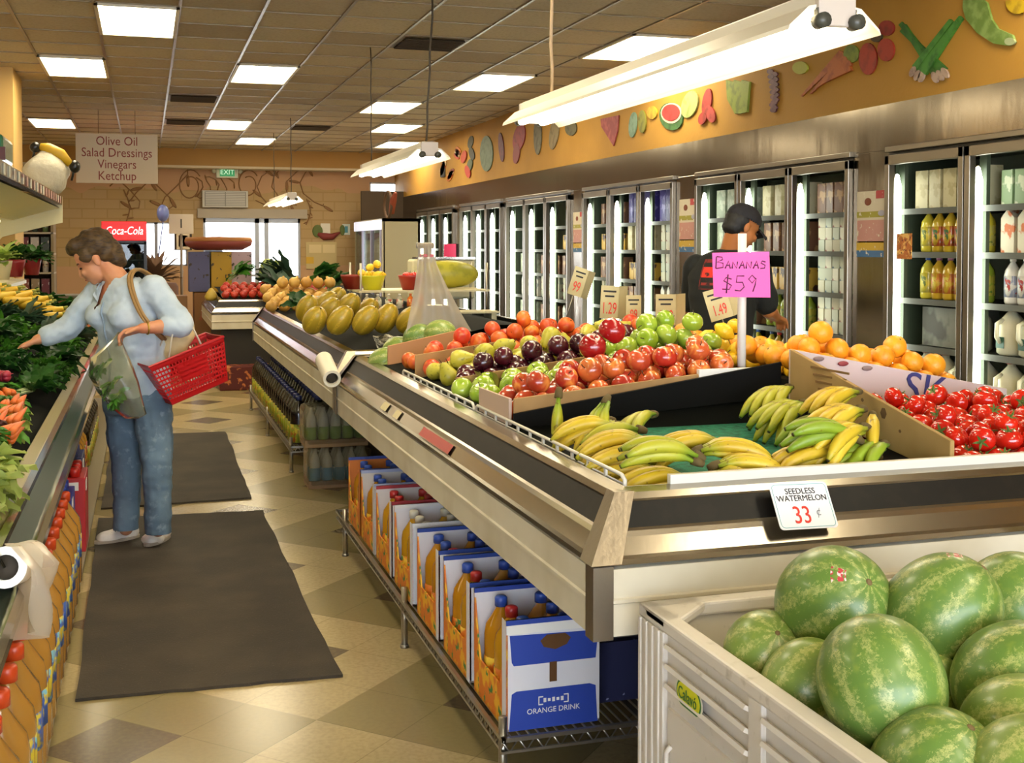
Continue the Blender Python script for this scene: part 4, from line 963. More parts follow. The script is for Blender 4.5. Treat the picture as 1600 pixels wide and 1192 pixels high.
# bottles: prototype with label and cap parts
def bottle_proto(name, h, r, liquid, cap, label=None, lb=(.3, .62), square=False, neck=.3, handle=False, rough=.12):
    k = .86; n = 4 if square else 14
    prof = [(r * .85, 0), (r, .012), (r, h * .3), (r * .97, h * .34), (r, h * .38), (r, h * .62), (r * .9, h * .72), (r * neck, h * .88), (r * neck, h * .93)]
    m = MB()
    if square: m.lathe([(q * 1.3, z) for q, z in prof], 16)
    else: m.lathe(prof, n)
    o = part(name, m, M('liquid_' + name + liquid, liquid, rough, coat=.6), link=False); o['category'] = 'bottle'; kids = []
    q = 1.3 if square else 1
    c = MB().lathe([(r * neck * q * 1.25, h * .9), (r * neck * q * 1.25, h * .985), (r * neck * q, h), (0, h)], 12)
    kids.append(part('cap', c, M('cap_' + cap, cap, .35), link=False))
    if label:
        l = MB().lathe([(r * q * 1.012, h * lb[0]), (r * q * 1.012, h * lb[1])], 16)
        kids.append(part('label', l, M('blabel_' + label[0], label[0], .45, n=(22, label[1], .5, .56), n2=(35, label[2], .58, .62)), link=False))
    return proto(o, kids)
oj_b = bottle_proto('juice_bottle', .295, .052, '#b97e12', '#2f4fa8', ('#d8741f', '#e8c23a', '#3c7a35'), (.08, .4))
oj_r = bottle_proto('juice_bottle', .295, .052, '#c08a14', '#b02a2a', ('#d8741f', '#e8c23a', '#3c7a35'), (.08, .4))
oj_w = bottle_proto('juice_bottle', .295, .052, '#b98a18', '#d2ccb8', ('#d8741f', '#e8c23a', '#3c7a35'), (.08, .4))
# display cartons
CARTS = [(3.14, '#243f96', '#dcd9da', 'nearest carton of orange drink bottles, blue and white end toward the bin', 'b', 1), (3.53, '#24418f', '#dcd9da', 'second nearest carton of orange drink bottles, with one red cap', 'b', 0),
         (3.94, '#24418f', '#dcd9da', 'third nearest carton of orange drink bottles, blue rim', 'b', 0), (4.36, '#e0dcd6', '#dcd9da', 'fourth carton with a white rim and white-capped bottles', 'w', 0),
         (4.76, '#a83236', '#d8d2cc', 'fifth carton with a red rim, half behind the white one', 'r', 0), (5.14, '#a9b1cf', '#d5cfc6', 'sixth carton with a pale rim, blue caps showing', 'b', 0), (5.5, '#33488f', '#c9742a', 'farthest carton of orange drink bottles at the post of the shelf', 'b', 0)]
for ci, (y, rimc, endc, lb, capk, art) in enumerate(CARTS):
    x0, x1, z0, h, ln = .955, 1.235, .186, .315, .34
    t = thing('display_carton', lb, 'carton', (x0, y, z0), 'drink cartons on the wire shelf')
    E_ = M('carton_' + endc, endc, .6); Rm = M('carton_' + rimc, rimc, .6); FR = M('carton_art', '#e07c22', .55, n=(16, '#f0b429', .5, .58, 4), n2=(22, '#3f7f3a', .62, .66)); INS = M('carton_inside', '#9a8878', .9)
    def Q(nm, m, mt, **k): return part(nm, m, mt, t, world=True, **k)
    Q('end_panel', MB().b2((x0, y, z0), (x1, y + .006, z0 + h)), E_); Q('end_panel', MB().b2((x0, y + ln - .006, z0), (x1, y + ln, z0 + h)), E_)
    Q('back_panel', MB().b2((x1 - .006, y, z0), (x1, y + ln, z0 + h)), E_); Q('bottom', MB().b2((x0, y, z0), (x1, y + ln, z0 + .006)), INS)
    Q('front_panel', MB().prism([(0, 0), (ln, 0), (ln, h * .98), (ln * .93, h * .7), (ln * .8, h * .36), (ln * .2, h * .36), (ln * .07, h * .7), (0, h * .98)], (x0, y, z0), (0, 1, 0), (0, 0, 1), .005), FR)
    Q('side_stripe', MB().prism([(0, 0), (.035, 0), (.035, h), (0, h)], (x0 - .001, y, z0), (0, 1, 0), (0, 0, 1), -.001), E_)
    rm = MB(); rm.b2((x0, y - .001, z0 + h - .014), (x1, y + .007, z0 + h)); rm.b2((x1 - .007, y, z0 + h - .014), (x1, y + ln, z0 + h)); rm.b2((x0, y + ln - .007, z0 + h - .014), (x1, y + ln + .001, z0 + h)); Q('rim', rm, Rm)
    if art:
        BLUE = M('carton_blue', '#24409c', .55); w = x1 - x0; u, v_ = (1, 0, 0), (0, 0, 1); o = (x0, y - .0005, z0)
        Q('print', MB().prism([(.008, 0), (w - .006, 0), (w - .012, .105), (w - .03, .112), (.03, .112), (.016, .105)], o, u, v_, .001), BLUE)
        Q('print', MB().prism([(.022, .185), (w - .012, .185), (w - .004, .265), (.01, .272), (.016, .195)], o, u, v_, .001), BLUE)
        Q('print', MB().b2((x0, y - .0012, z0 + .275), (x1, y - .0002, z0 + .3)), PAPERW)
        Q('hand_hole', MB().prism([(.1, .25), (.11, .232), (.145, .222), (.18, .234), (.192, .252), (.175, .266), (.12, .266)], (x0, y - .0018, z0), u, v_, .001), M('hole_brown', '#5d3a12', .8))
        Q('slot', MB().b2((x0 + .128, y - .002, z0 + .13), (x0 + .15, y - .001, z0 + .187)), M('hole_brown', '#5d3a12', .8))
        text('lettering', 'ORANGE DRINK', .0215, (x0 + .14, y - .0022, z0 + .05), RX90, PAPERW, t, ext=.0003)
        mk = MB()
        for sx in (-1, 1):
            mk.box((x0 + .14 + sx * .044, y - .002, z0 + .0785), (.003, .001, .022)); 
            for sz in (-1, 1): mk.box((x0 + .14 + sx * .038, y - .002, z0 + .0785 + sz * .011), (.014, .001, .003))
        for k in range(5): mk.box((x0 + .114 + k * .013, y - .002, z0 + .079), (.008, .001, .008 if k % 2 else .012))
        Q('logo', mk, PAPERW)
    pr = {'b': oj_b, 'w': oj_w, 'r': oj_r}[capk]
    for i in range(2):
        for j in range(3):
            p = pr
            if (ci, i, j) in ((0, 0, 1), (1, 0, 1), (2, 0, 0), (4, 1, 0)): p = oj_r if capk != 'r' else oj_b
            nth = ('nearest', 'second nearest', 'third', 'fourth', 'fifth', 'sixth', 'farthest')[ci]
            dup(p, (x0 + .068 + i * .128, y + .062 + j * .108, z0 + .007), (0, 0, random.uniform(0, 6)), 1, f'amber juice bottle, {["aisle-side", "inner"][i]} row, {od(j)} back, in the {nth} drink carton', 'bottles in the drink cartons')
solo('display_carton', MB().b2((0, 0, 0), (.17, .3, .18)), M('carton_dark', '#1e2247', .7, n=(30, '#8f93b8', .7, .72)), 'dark blue drink carton in the shade behind the nearest orange drink carton', 'carton', loc=(1.25, 3.25, .19))

# dark bottles with yellow labels on the second shelf
dk = bottle_proto('soda_bottle', .33, .06, '#1c1512', '#2a3060', ('#8f9a25', '#c8b32c', '#b5621f'), (.04, .42), rough=.2)
for j in range(22):
    for i in range(3):
        dup(dk, (1.0 + i * .13, 8.2 + j * .145, .192), (0, 0, j + i), 1, f'yellow-labelled dark bottle, {od(i)} from the aisle, {od(j) if j < 11 else od(21 - j)} from the {"front" if j < 11 else "far"} post', 'dark bottles under the melon island')
# shrink-wrapped packs on the floor
WRAP = glass('shrink_wrap', '#efece0', 1.45, .12, .16, '#d9d3bd')
def pack(x, y, z, h, lb, capc, band, tray):
    t = thing('bottle_pack', lb, 'bottle pack', (x, y, z), 'shrink-wrapped bottle packs')
    me = MB().lathe([(.03, 0), (.036, .01), (.036, h * .45), (.034, h * .5), (.036, h * .55), (.034, h * .72), (.014, h * .9), (.014, h)], 10).mesh('bottle', M('pack_bottle', '#c2bda6', .15, coat=.5))
    bl = MB().lathe([(.037, h * .12), (.037, h * .5)], 10).mesh('label', M('pack_' + band, band, .4, n=(14, '#e4e0cf', .55, .6)))
    for i in range(5):
        for j in range(3):
            b = part('bottle', me, None, t, loc=(.045 + i * .078, .045 + j * .08, .006)); part('label', bl, None, b)
    part('tray', MB().b2((0, 0, 0), (.405, .255, .05)), M('tray_' + tray, tray, .8), t, bevel=.004)
    part('wrap', MB().b2((-.004, -.004, .002), (.409, .259, h + .012)), WRAP, t, bevel=.03)
pack(.98, 7.55, 0, .25, 'lower shrink-wrapped bottle pack on the floor with blue labels', '#ddd', '#5f93ad', '#8a6a4b')
pack(.955, 7.53, .268, .25, 'upper shrink-wrapped bottle pack with green labels, stacked on the blue one', '#ddd', '#7f9a3c', '#9a7a52')
# plastic roll on the corner of the island
ROLLW = M('roll_white', '#ded6bf', .5)
t = thing('bag_roll', 'white cardboard tube of bags fixed at the far corner of the near island', 'roll', at(514, 578, 6.3))
dr = (at(520, 590, 6.14) - at(506, 562, 6.42))
o0 = at(506, 562, 6.42) - t.location; o1 = at(519, 592, 6.12) - t.location; u, v, w = frame(o1 - o0)
m = MB().cyl(o0, o1, .046, n=18, caps=False); m.cyl(o0, o1, .032, n=18, caps=False)
vs = [o1 + (u * math.cos(2 * PI * k / 18) + v * math.sin(2 * PI * k / 18)) * q for q in (.046, .032) for k in range(18)]; m.add(vs, [(k, (k + 1) % 18, 18 + (k + 1) % 18, 18 + k) for k in range(18)])
part('tube', m, ROLLW, t); part('core', MB().cyl(o0 + w * .02, o1 - w * .02, .03, n=14), M('roll_dark', '#3a3226', .8), t)
part('bracket', MB().cyl(o0, o0 + V((.06, .02, -.05)), .01), CHROME, t)
# clear bag dispenser standing on the island
t = thing('bag_dispenser', 'tall translucent produce bags hanging from a slim stand behind the nectarines', 'bag dispenser', at(665, 500, 6.2))
BAGM = glass('clear_film', '#e6e0d2', 1.4, .25, .62, '#cfc4b4')
def film(a, b):
    z = .4 - .46 * b; w = .045 + max(0, b - .18) ** 1.2 * .17; x = (a - .5) * 2
    return V((x * w + max(0, b - .2) * .075, -.02 + .012 * math.sin(a * 17 + b * 4) - .03 * b, z))
part('film', MB().surf(film, 20, 14), BAGM, t)
part('stand', MB().cyl((0, .01, -.16), (0, .01, .4), .008).cyl((-.045, .01, .39), (.045, .01, .39), .016), M('stand_grey', '#9b9384', .4), t)
part('label_band', MB().b2((-.035, -.026, .33), (.04, -.024, .345)), M('film_red', '#b05a5f', .6), t)

# ================================================================== SECOND AND THIRD ISLAND GOODS
CAN = melon_mat('canary_rind', '#a98c22', '#c9a632', 7, .3, .8, 1.0, 1.2)
cm_ = [(math.sin(PI * k / 16) ** .9 * (1 - .18 * (k / 16)), -math.cos(PI * k / 16)) for k in range(17)]
canary = proto(part('yellow_melon', MB().lathe(cm_, 20), CAN, link=False)); canary['category'] = 'melon'
kk = part('stem', MB().lathe([(.06, .97), (.05, 1.05), (0, 1.06)], 8), STEMB, link=False); KIDS[canary.name] = [kk]; PROTOS.append(kk)
PB = Pile()
for px, py, d, lb in ((492, 500, 7.2, 'front row, nearest the aisle'), (532, 500, 7.15, 'front row, second from the aisle'), (572, 500, 7.1, 'front row, third from the aisle'), (603, 497, 7.3, 'front row, fourth, leaning toward the bag stand'), (480, 482, 7.8, 'small one behind the aisle-end melon'), (515, 485, 7.8, 'second row, behind the second'), (545, 478, 7.8, 'second row, big golden one on top'), (575, 486, 7.9, 'second row, behind the third'), (640, 500, 7.2, 'dark one in the shade of the black ledge'), (525, 468, 8.4, 'back row, near the onions'), (510, 474, 8.2, 'back row, orange-brown one')):
    dup(canary, at(px, py, d), (.5 + random.uniform(-.2, .2), random.uniform(.3, .6), random.uniform(-.4, .4)), (.078, .078, .1), 'yellow melon on the second island, ' + lb, 'yellow melons')
small_wm = [(600, 566, 5.98), (612, 586, 5.9), (622, 548, 6.2), (655, 528, 6.15), (688, 522, 6.1), (635, 560, 5.95)]
for k, (px, py, d) in enumerate(small_wm):
    dup(wm_a if k % 2 else wm_b, at(px, py, d), (1.2, .4 * k, .8), (.075, .075, .085), 'small green melon behind the nectarine box, ' + ('lowest by the wire fence', 'second by the wire fence', 'beside the foil ledge', 'next to the hanging bags', 'farthest toward the centre', 'pressed on the cardboard')[k], 'small green melons')
# foil-lined end ledge of second island
fo = MB().surf(lambda a, b: V((1.25 + .75 * a, 6.6 + .16 * b + .01 * math.sin(a * 40), .965 + .07 * b + .02 * noise.noise(V((a * 14, b * 5, 1))))), 40, 8)
solo('foil_liner', fo, M('crinkled_foil', '#8f8b7c', .2, .9, n=(14, '#2b2b22', .48, .55), bump=(40, .8, .02)), 'crumpled shiny liner on the near ledge of the melon island', 'liner')
# tickets on second island
for k, (px, py, d, w) in enumerate(((449, 480, 11.3, 'red-lettered ticket at the tip of the melon island'), (490, 470, 10.9, 'blank ticket in front of the onions'))):
    t = thing('price_ticket', 'small white ' + w, 'sign', at(px, py, d), 'white island tickets')
    part('card', MB().box((0, 0, 0), (.14, .006, .09)), M('sign_white', '#e9e7e2', .35), t)
    if k == 0: part('printed_line', MB().box((0, -.005, .01), (.09, .003, .022)), INKR, t)
# onions, greens and peppers of the far part
ONI = M('onion_skin', r=.4, var=['#c79a45', '#d1a853', '#bd8b3a'], n=(14, '#b07f36', .5, .7))
onion = fruit('onion', MB().lathe([(0, -.05), (.03, -.046), (.05, -.02), (.052, .005), (.04, .032), (.014, .046), (.008, .062), (0, .063)], 12), ONI, 'onion')
def bedfar(x, y): return .98
PO = Pile()
base = at(478, 466, 11.0)
for i in range(5):
    for k in range(6 - i // 2):
        x = base.x - .34 + k * .115 + (i % 2) * .05; y = base.y - .2 + i * .13
        p = PO.settle(x, y, .055, lambda a, b: .97 + (b - base.y + .2) * .25)
        dup(onion, p, (.3 * k, .2 * i, k), 1.05, f'golden onion, {od(k)} from the greens, {od(i)} row of the onion heap', 'onion heap')
for k in range(5):
    x = base.x - .2 + k * .11; p = PO.drop(x, base.y + .12, .055, bedfar); dup(onion, p, (.5, .1, k), 1.05, f'golden onion on top of the onion heap, {od(k)} from the greens', 'onion heap')
TOMF = M('far_pepper_red', r=.3, var=['#a92a1c', '#bd3a26', '#962118'])
pep = fruit('red_pepper', pome(.045, 1.0, .2, 10, 12), TOMF, 'pepper', st(.045, .02), GRNST)
PP = Pile()
c0 = at(335, 464, 13.5); c1 = at(430, 464, 13.35)
for i in range(4):
    for k in range(12):
        p = V((.84 + k * .097 + (i % 2) * .03, 13.38 + i * .1, 0)); q = PP.drop(p.x, p.y, .045, lambda a, b: .95 + (b - 13.3) * .3)
        dup(pep, q, (.4 * k, .3 * i, k), 1, f'red pepper on the far island, {od(k)} from the aisle, {od(i)} row', 'red peppers on the far island')
t, u, w = board_thing('cardboard_box', ((.9, 13.85), (2.0, 13.85)), 1.1, 1.22, .012, CARD, 'long brown cardboard tray behind the red peppers', 'box', z0=(.98, .98))
# ================================================================== LEAFY THINGS
LEAFM = {}
def leaf_mat(nm, cols, tip=None):
    mt, nt, out = new_mat('leaf_' + nm); b = N(nt, 'ShaderNodeBsdfPrincipled'); b.inputs['Roughness'].default_value = .5
    oi = N(nt, 'ShaderNodeObjectInfo'); an = N(nt, 'ShaderNodeAttribute'); an.attribute_name = 't'; tcn = N(nt, 'ShaderNodeTexCoord')
    c = ramp(nt, math_n(nt, 'ADD', math_n(nt, 'MULTIPLY', oi.outputs['Random'], .5), math_n(nt, 'MULTIPLY', noise_n(nt, tcn.outputs['Object'], 18, 2), .5)), [(.2, cols[0]), (.5, cols[1]), (.8, cols[2])])
    f = ramp(nt, an.outputs['Fac'], [(.0, (1, 1, 1)), (.3, (0, 0, 0))]); c = mixc(nt, f, c, lin(tip or '#a9b878'))
    L(nt, c, b.inputs['Base Color'])
    tr = N(nt, 'ShaderNodeBsdfTranslucent'); L(nt, c, tr.inputs[0]); mx = N(nt, 'ShaderNodeMixShader', i0=.25); L(nt, b.outputs[0], mx.inputs[1]); L(nt, tr.outputs[0], mx.inputs[2])
    L(nt, mx.outputs[0], out.inputs[0]); return mt
LF = {'dark': leaf_mat('dark', ['#1f4a1a', '#2b5c20', '#3a6d27'], '#6f8f3f'), 'mid': leaf_mat('mid', ['#3d7a22', '#4d8a2a', '#5f9a33'], '#a4b866'), 'light': leaf_mat('light', ['#8fae48', '#a8bf5c', '#bccb70'], '#d6d8a8'), 'red': leaf_mat('red', ['#5a2430', '#6e3038', '#8a5a48'], '#c9b89a'), 'blue': leaf_mat('blue', ['#24402f', '#2f4a38', '#3a5540'], '#6a7f60')}
def leaf(m, o, d, up, ln, wd, curl, ruf, rnd, kind=0):
    d = d.normalized(); s = d.cross(up).normalized(); up = s.cross(d); nu, nv = 4, 6; ph = rnd.uniform(0, 6)
    def f(a, b):
        w = wd * min(1, .25 + b * 1.6) * (1 if b < .7 else math.sqrt(max(0, 1 - ((b - .7) / .32) ** 2))) if kind == 2 else wd * (math.sin(PI * min(1, b * .92 + .08)) ** .7) if kind == 0 else wd * (.12 if b < .35 else math.sin(PI * (b - .3) / .7 * .93 + .15) ** .7)
        x = (a - .5) * 2 * w
        return o + d * ln * b * (1 - .25 * curl * b) + s * x + up * (-curl * ln * .45 * b * b + .25 * wd * abs(a - .5) * 2 + ruf * math.sin(b * 16 + a * 7 + ph) * abs(a - .5) * 2)
    m.surf(f, nu, nv)
def leaf_bunch(nm, n, ln, wd, mt, seed, spread=.5, curl=.6, ruf=.01, kind=0, stalk=True, emax=.75):
    rnd = random.Random(seed); m = MB(); sk = MB()
    for k in range(n):
        a = rnd.gauss(0, spread); e = rnd.uniform(.05, emax)
        d = V((math.cos(a) * math.cos(e), math.sin(a) * math.cos(e), math.sin(e)))
        leaf(m, V((0, rnd.uniform(-.02, .02), rnd.uniform(0, .02))), d, V((0, 0, 1)), ln * rnd.uniform(.7, 1.1), wd * rnd.uniform(.7, 1.1), curl * rnd.uniform(.5, 1.4), ruf, rnd, kind)
    for k in range(6):
        sk.tube([(-.07, .008 * math.sin(k * 1.05), .008 * math.cos(k * 1.05)), (.02, .012 * math.sin(k * 1.05), .012 * math.cos(k * 1.05) + .01)], .005, 5)
    o = part(nm, m, mt, link=False); o['category'] = 'greens'
    ks = [part('stalk', sk, M('stalk_pale', '#b9c48a', .5), link=False)] if stalk else []
    return proto(o, ks)
g_kale = leaf_bunch('kale_bunch', 26, .2, .05, LF['dark'], 1, .7, .7, .018)
g_chard = leaf_bunch('chard_bunch', 20, .24, .06, LF['dark'], 2, .6, .8, .012)
g_pars = leaf_bunch('parsley_bunch', 50, .15, .022, LF['mid'], 3, .8, .5, .012)
g_mid = leaf_bunch('spinach_bunch', 32, .18, .034, LF['mid'], 4, .7, .8, .006)
g_lett = leaf_bunch('lettuce', 40, .13, .06, LF['light'], 5, 2.0, 1.1, .016, 2, False, 1.4)
g_red = leaf_bunch('red_lettuce', 40, .13, .06, LF['red'], 6, 2.0, 1.0, .018, 2, False, 1.4)
g_rom = leaf_bunch('romaine', 22, .22, .05, LF['light'], 7, .4, .7, .014, 2)
g_blue = leaf_bunch('collard_bunch', 16, .3, .06, LF['blue'], 8, .5, .7, .01)
g_cil = leaf_bunch('cilantro_bunch', 60, .13, .018, LF['mid'], 9, 1.0, .4, .012)
CARR = M('carrot_skin', r=.45, var=['#d9651f', '#e0722a', '#cc5a1a'])
cm2 = [MB().tube([(0, 0, 0), (.02, 0, 0), (.1, 0, -.004), (.18, 0, -.012)], [.011, .014, .010, .003], 8).mesh('root', CARR)]
RADM = M('radish_skin', '#a3263a', .4)
def root_bunch(name, loc, rot, n, me, lb, group, spread=.02, leafp='mid', cat='vegetables'):
    t = thing(name, lb, cat, loc, group, rot=rot); rnd = random.Random(lb)
    for k in range(n):
        part('root', me, None, t, loc=(0, (k % 4 - 1.5) * spread, (k // 4) * spread * .8), rot=(0, rnd.uniform(-.05, .15), rnd.uniform(-.12, .12)))
    lm = MB()
    for k in range(14): leaf(lm, V((0, 0, .01)), V((-1, rnd.gauss(0, .35), rnd.uniform(.1, .6))), V((0, 0, 1)), .16, .018, .5, .006, rnd)
    part('leafy_top', lm, LF[leafp], t); return t

# ================================================================== LEFT MULTI-DECK CASE
LY0, LY1 = 1.2, 12.2
t = caseL = thing('vegetable_case', 'long refrigerated vegetable case along the left, greens under a lit canopy', 'display case', (-1.0, 7.5, 0))
def P(nm, m, mt, **k): return part(nm, m, mt, t, world=True, **k)
GRNB = M('dark_green_bumper', '#1a3128', .5, spec=.3)
P('toe_kick', MB().b2((-1.7, LY0, 0), (-.62, LY1, .1)), DARK)
P('lower_shelf', MB().b2((-1.0, LY0, .05), (-.29, LY1, .07)), M('left_shelf', '#8c8065', .5))
P('lower_back', MB().b2((-1.02, LY0, .07), (-1.0, LY1, .62)), DARK)
# sloped rim profile extruded along Y
def strip(nm, pts, mt):
    m = MB(); n = len(pts)
    m.add([(x, y, z) for y in (LY0, LY1) for x, z in pts], [(k, k + 1, n + k + 1, n + k) for k in range(n - 1)]); return P(nm, m, mt)
strip('under_panel', [(-1.0, .6), (-.36, .64), (-.30, .69)], M('left_panel', '#6e6a55', .4))
strip('outer_rail', [(-.30, .69), (-.282, .70), (-.278, .735), (-.29, .752), (-.305, .748)], CHROME)
strip('bumper_strip', [(-.305, .748), (-.345, .79)], GRNB)
strip('inner_rail', [(-.345, .79), (-.35, .8), (-.37, .806), (-.378, .798)], CHROME)
strip('price_channel', [(-.378, .798), (-.415, .812), (-.42, .805)], M('olive_channel', '#8f8352', .35))
strip('bed', [(-.42, .805), (-.43, .76), (-1.25, 1.03), (-1.62, 1.14)], LINER)
strip('back_panel', [(-1.62, 1.0), (-1.68, 2.1)], M('case_cream', '#d9cfa4', .5))
strip('mid_shelf', [(-1.66, 1.27), (-1.12, 1.24), (-1.09, 1.23), (-1.09, 1.2), (-1.12, 1.2), (-1.66, 1.22)], M('shelf_white', '#d8d2bd', .4))
strip('canopy_front', [(-.78, 1.93), (-.76, 1.95), (-.76, 2.03), (-.79, 2.05)], CHROME)
strip('canopy_mirror', [(-.79, 1.92), (-1.2, 1.8), (-1.68, 1.9)], M('canopy_cream', '#e6dfba', .4))
strip('canopy_top', [(-.79, 2.05), (-1.68, 2.12)], M('canopy_top', '#b8a98a', .5))
P('canopy_lamp', MB().cyl((-1.3, 4.0, 1.785), (-1.3, 11.9, 1.785), .02, n=8), emit('canopy_tube', '#fff3cc', 5))
m = MB().prism([(-1.7, .1), (-.62, .1), (-.36, .66), (-.35, .76), (-.475, .83), (-1.05, 1.12), (-1.32, 1.35), (-1.38, 1.55), (-1.3, 1.64), (-1.0, 1.72), (-.76, 1.78), (-.76, 2.03), (-1.7, 2.12)], (0, LY1, 0), (1, 0, 0), (0, 0, 1), -.03); P('end_wall', m, M('case_cream', '#d9cfa4', .5))
m = MB()
for k in range(24): 
    y = 5.6 + k * .27; P('price_tag', MB().b2((-.758, y, 1.955), (-.753, y + .07, 2.02)), M('canopy_tags', '#b5836a', .5, n=(6, '#d9d2b8', .5, .55)))

# misting and hanging bits under canopy
for y in (8.2, 10.4):
    m = MB().prism([(-1.66, 1.86), (-1.1, 1.82), (-1.2, 1.78), (-1.5, 1.55), (-1.66, 1.3)], (0, y, 0), (1, 0, 0), (0, 0, 1), .012); P('canopy_bracket', m, M('case_cream', '#d9cfa4', .5))
def bedL(x): return .78 + (-.43 - x) * .33
# plants in red pots on the middle shelf
POTM = M('red_pot_foil', '#8c1f28', .35)
def potted(px, py, d, lb, pr=1.0):
    p = at(px, py, d); t = thing('potted_plant', lb, 'plant', (p.x, p.y, 1.27), 'plants on the middle shelf')
    part('pot', MB().lathe([(.06, 0), (.085, .13), (.09, .16), (.075, .15), (0, .14)], 12), POTM if pr else M('cream_pot', '#d8c9a0', .5), t)
    rnd = random.Random(lb); lm = MB()
    for k in range(34):
        a = rnd.uniform(0, 6.28); e = rnd.uniform(.1, 1.3); leaf(lm, V((0, 0, .15)), V((math.cos(a) * math.cos(e), math.sin(a) * math.cos(e), math.sin(e))), V((0, 0, 1)), rnd.uniform(.16, .27), .04, .7, .01, rnd)
    part('foliage', lm, LF['dark'] if pr else LF['light'], t)
potted(24, 420, 10.9, 'leafy green plant in a red foil pot on the shelf, nearer the shop aisle end')
potted(50, 418, 11.6, 'leafy green plant in a red foil pot, farther along the shelf behind the first')
potted(2, 420, 10.0, 'pale plant in a cream pot at the near end of the shelf', 0)
# things on top of the canopy
p = at(5, 250, 9.5); t = thing('green_box', 'shiny green box lying on top of the lit canopy', 'box', (-1.0, 8.3, 2.075))
part('body', MB().box((0, 0, .09), (.32, .6, .18)), M('green_plastic', '#2f7a58', .2, coat=.5), t, bevel=.03)
part('strap', MB().box((.08, -.36, .05), (.2, .02, .08)), M('maroon', '#4f1c1c', .5), t)
p = at(72, 272, 10.9); t = thing('white_sack', 'lumpy white sack on top of the canopy under the yellow and black bundle', 'sack', tuple(p))
m = MB().surf(lambda a, b: V((math.cos(a * 2 * PI), math.sin(a * 2 * PI), 0)) * (.2 * math.sin(PI * min(.98, b + .02)) ** .5 * (1 + .15 * noise.noise(V((math.cos(a * 6.28) * 2, math.sin(a * 6.28) * 2, b * 4))))) + V((0, 0, (b - .5) * .42)), 20, 10)
part('body', m, M('sack_white', '#c9c2ac', .7, bump=(12, .6, .03)), t)
p = at(86, 241, 10.9); t = thing('yellow_bundle', 'yellow and black banded bundle on the white sack', 'bundle', tuple(p))
part('body', MB().tube([(-.13, 0, .07), (-.06, 0, .05), (.05, 0, 0), (.13, 0, -.09)], [.03, .055, .055, .035], 10), M('bundle_yellow', '#c9a01e', .5), t)
part('end', MB().ell((-.17, 0, .06), (.05, .05, .05), n=8, m=6).tube([(-.17, 0, .06), (-.19, 0, -.04)], .012, 5), BLACK, t); part('end', MB().ell((.17, 0, -.11), (.05, .05, .06), n=8, m=6).tube([(.17, 0, -.1), (.14, 0, -.24)], .012, 5), BLACK, t)

# vegetables on the sloping bed
rnd = random.Random(11)
def veg(pr, x, y, lb, group, s=1.0, yaw=None, dz=.03):
    return dup(pr, (x, y, bedL(x) + dz), (rnd.uniform(-.3, .3), rnd.uniform(-.35, .05), yaw if yaw is not None else rnd.uniform(-.9, .9)), s * rnd.uniform(.9, 1.15), lb, group)
zones = [(3.0, 3.9, g_rom, 'pale romaine lettuce', 'nearest the frame'), (3.95, 4.5, g_red, 'purple-red leaf lettuce', 'past the romaine'), (4.55, 5.2, g_lett, 'light green frilly lettuce', 'ringed by carrots'),
         (5.9, 6.5, g_kale, 'dark curly kale bunch', 'before the reaching hand'), (6.5, 7.1, g_pars, 'fresh parsley bunch', 'under the reaching hand'), (7.1, 7.7, g_chard, 'dark chard bunch', 'just past the reaching hand'),
         (7.7, 8.3, g_cil, 'feathery cilantro bunch', 'behind the reaching arm'), (8.3, 9.0, g_mid, 'mid-green spinach bunch', 'before the yellow squash'), (9.0, 9.6, g_blue, 'blue-green collard bunch', 'beside the yellow squash')]
ROWN = ['next to the rim', 'second from the rim', 'third from the rim', 'fourth from the rim', 'at the back']
for z, (y0, y1, pr, what, where) in enumerate(zones):
    ny = 2 if y1 - y0 < .75 else 3
    for i in range(ny):
        for k in range(5):
            x = -.54 - k * .17; y = y0 + (y1 - y0) * (i + .5) / ny + rnd.uniform(-.05, .05)
            veg(pr, x, y, f'{what} {where}, {["near", "middle", "far"][i] if ny == 3 else ["near", "far"][i]} row, {ROWN[k]}', what + ' pile', .8 if y0 > 8 else 1.0, dz=.04 + (.05 if k in (1, 2, 3) and y0 < 8 else 0))
# carrots circling the lettuce, radishes
n = 0
for x, y, yaw in [(-.46, 4.2, 1.4), (-.47, 4.42, 1.5), (-.49, 4.64, 1.5), (-.5, 4.86, 1.6), (-.54, 5.08, 1.9), (-.63, 5.26, 2.4), (-.76, 5.36, 2.8), (-.9, 5.4, 3.1), (-1.04, 5.4, 3.2)]:
    root_bunch('carrot_bunch', (x, y, bedL(x) + .12), (.1, -.2, yaw), 10, cm2[0], f'bunch of orange carrots, {od(n)} in the ring around the frilly lettuce, counted from the rim', 'carrot bunches'); n += 1
for n, (x, y) in enumerate(((-.52, 9.7), (-.62, 9.9), (-.5, 10.1), (-.6, 10.4))):
    root_bunch('carrot_bunch', (x, y, bedL(x) + .1), (0, -.2, 1.2), 8, cm2[0], f'bunch of orange carrots by the rim beyond the reaching arm, {od(n)} from the woman', 'far carrot bunches')
rad = MB().ell((.015, 0, 0), (.022, .018, .018), n=10, m=7).tube([(.034, 0, 0), (.055, 0, -.004)], [.003, .0008], 4).mesh('root', RADM)
for n, (x, y) in enumerate(((-.62, 5.6), (-.8, 5.68), (-.95, 5.72), (-1.1, 5.75), (-.7, 4.3), (-.9, 4.2), (-.56, 4.05))):
    root_bunch('radish_bunch', (x, y, bedL(x) + .13), (0, -.2, 1.0 + n * .3), 8, rad, f'bunch of red radishes, {od(n)} counted from the kale' if n < 4 else f'bunch of red radishes lying on the red lettuce, {od(n - 4)} from the back', 'radish bunches')
SQ = M('squash_yellow', r=.4, var=['#d9b22c', '#e3c045', '#cfa523'])
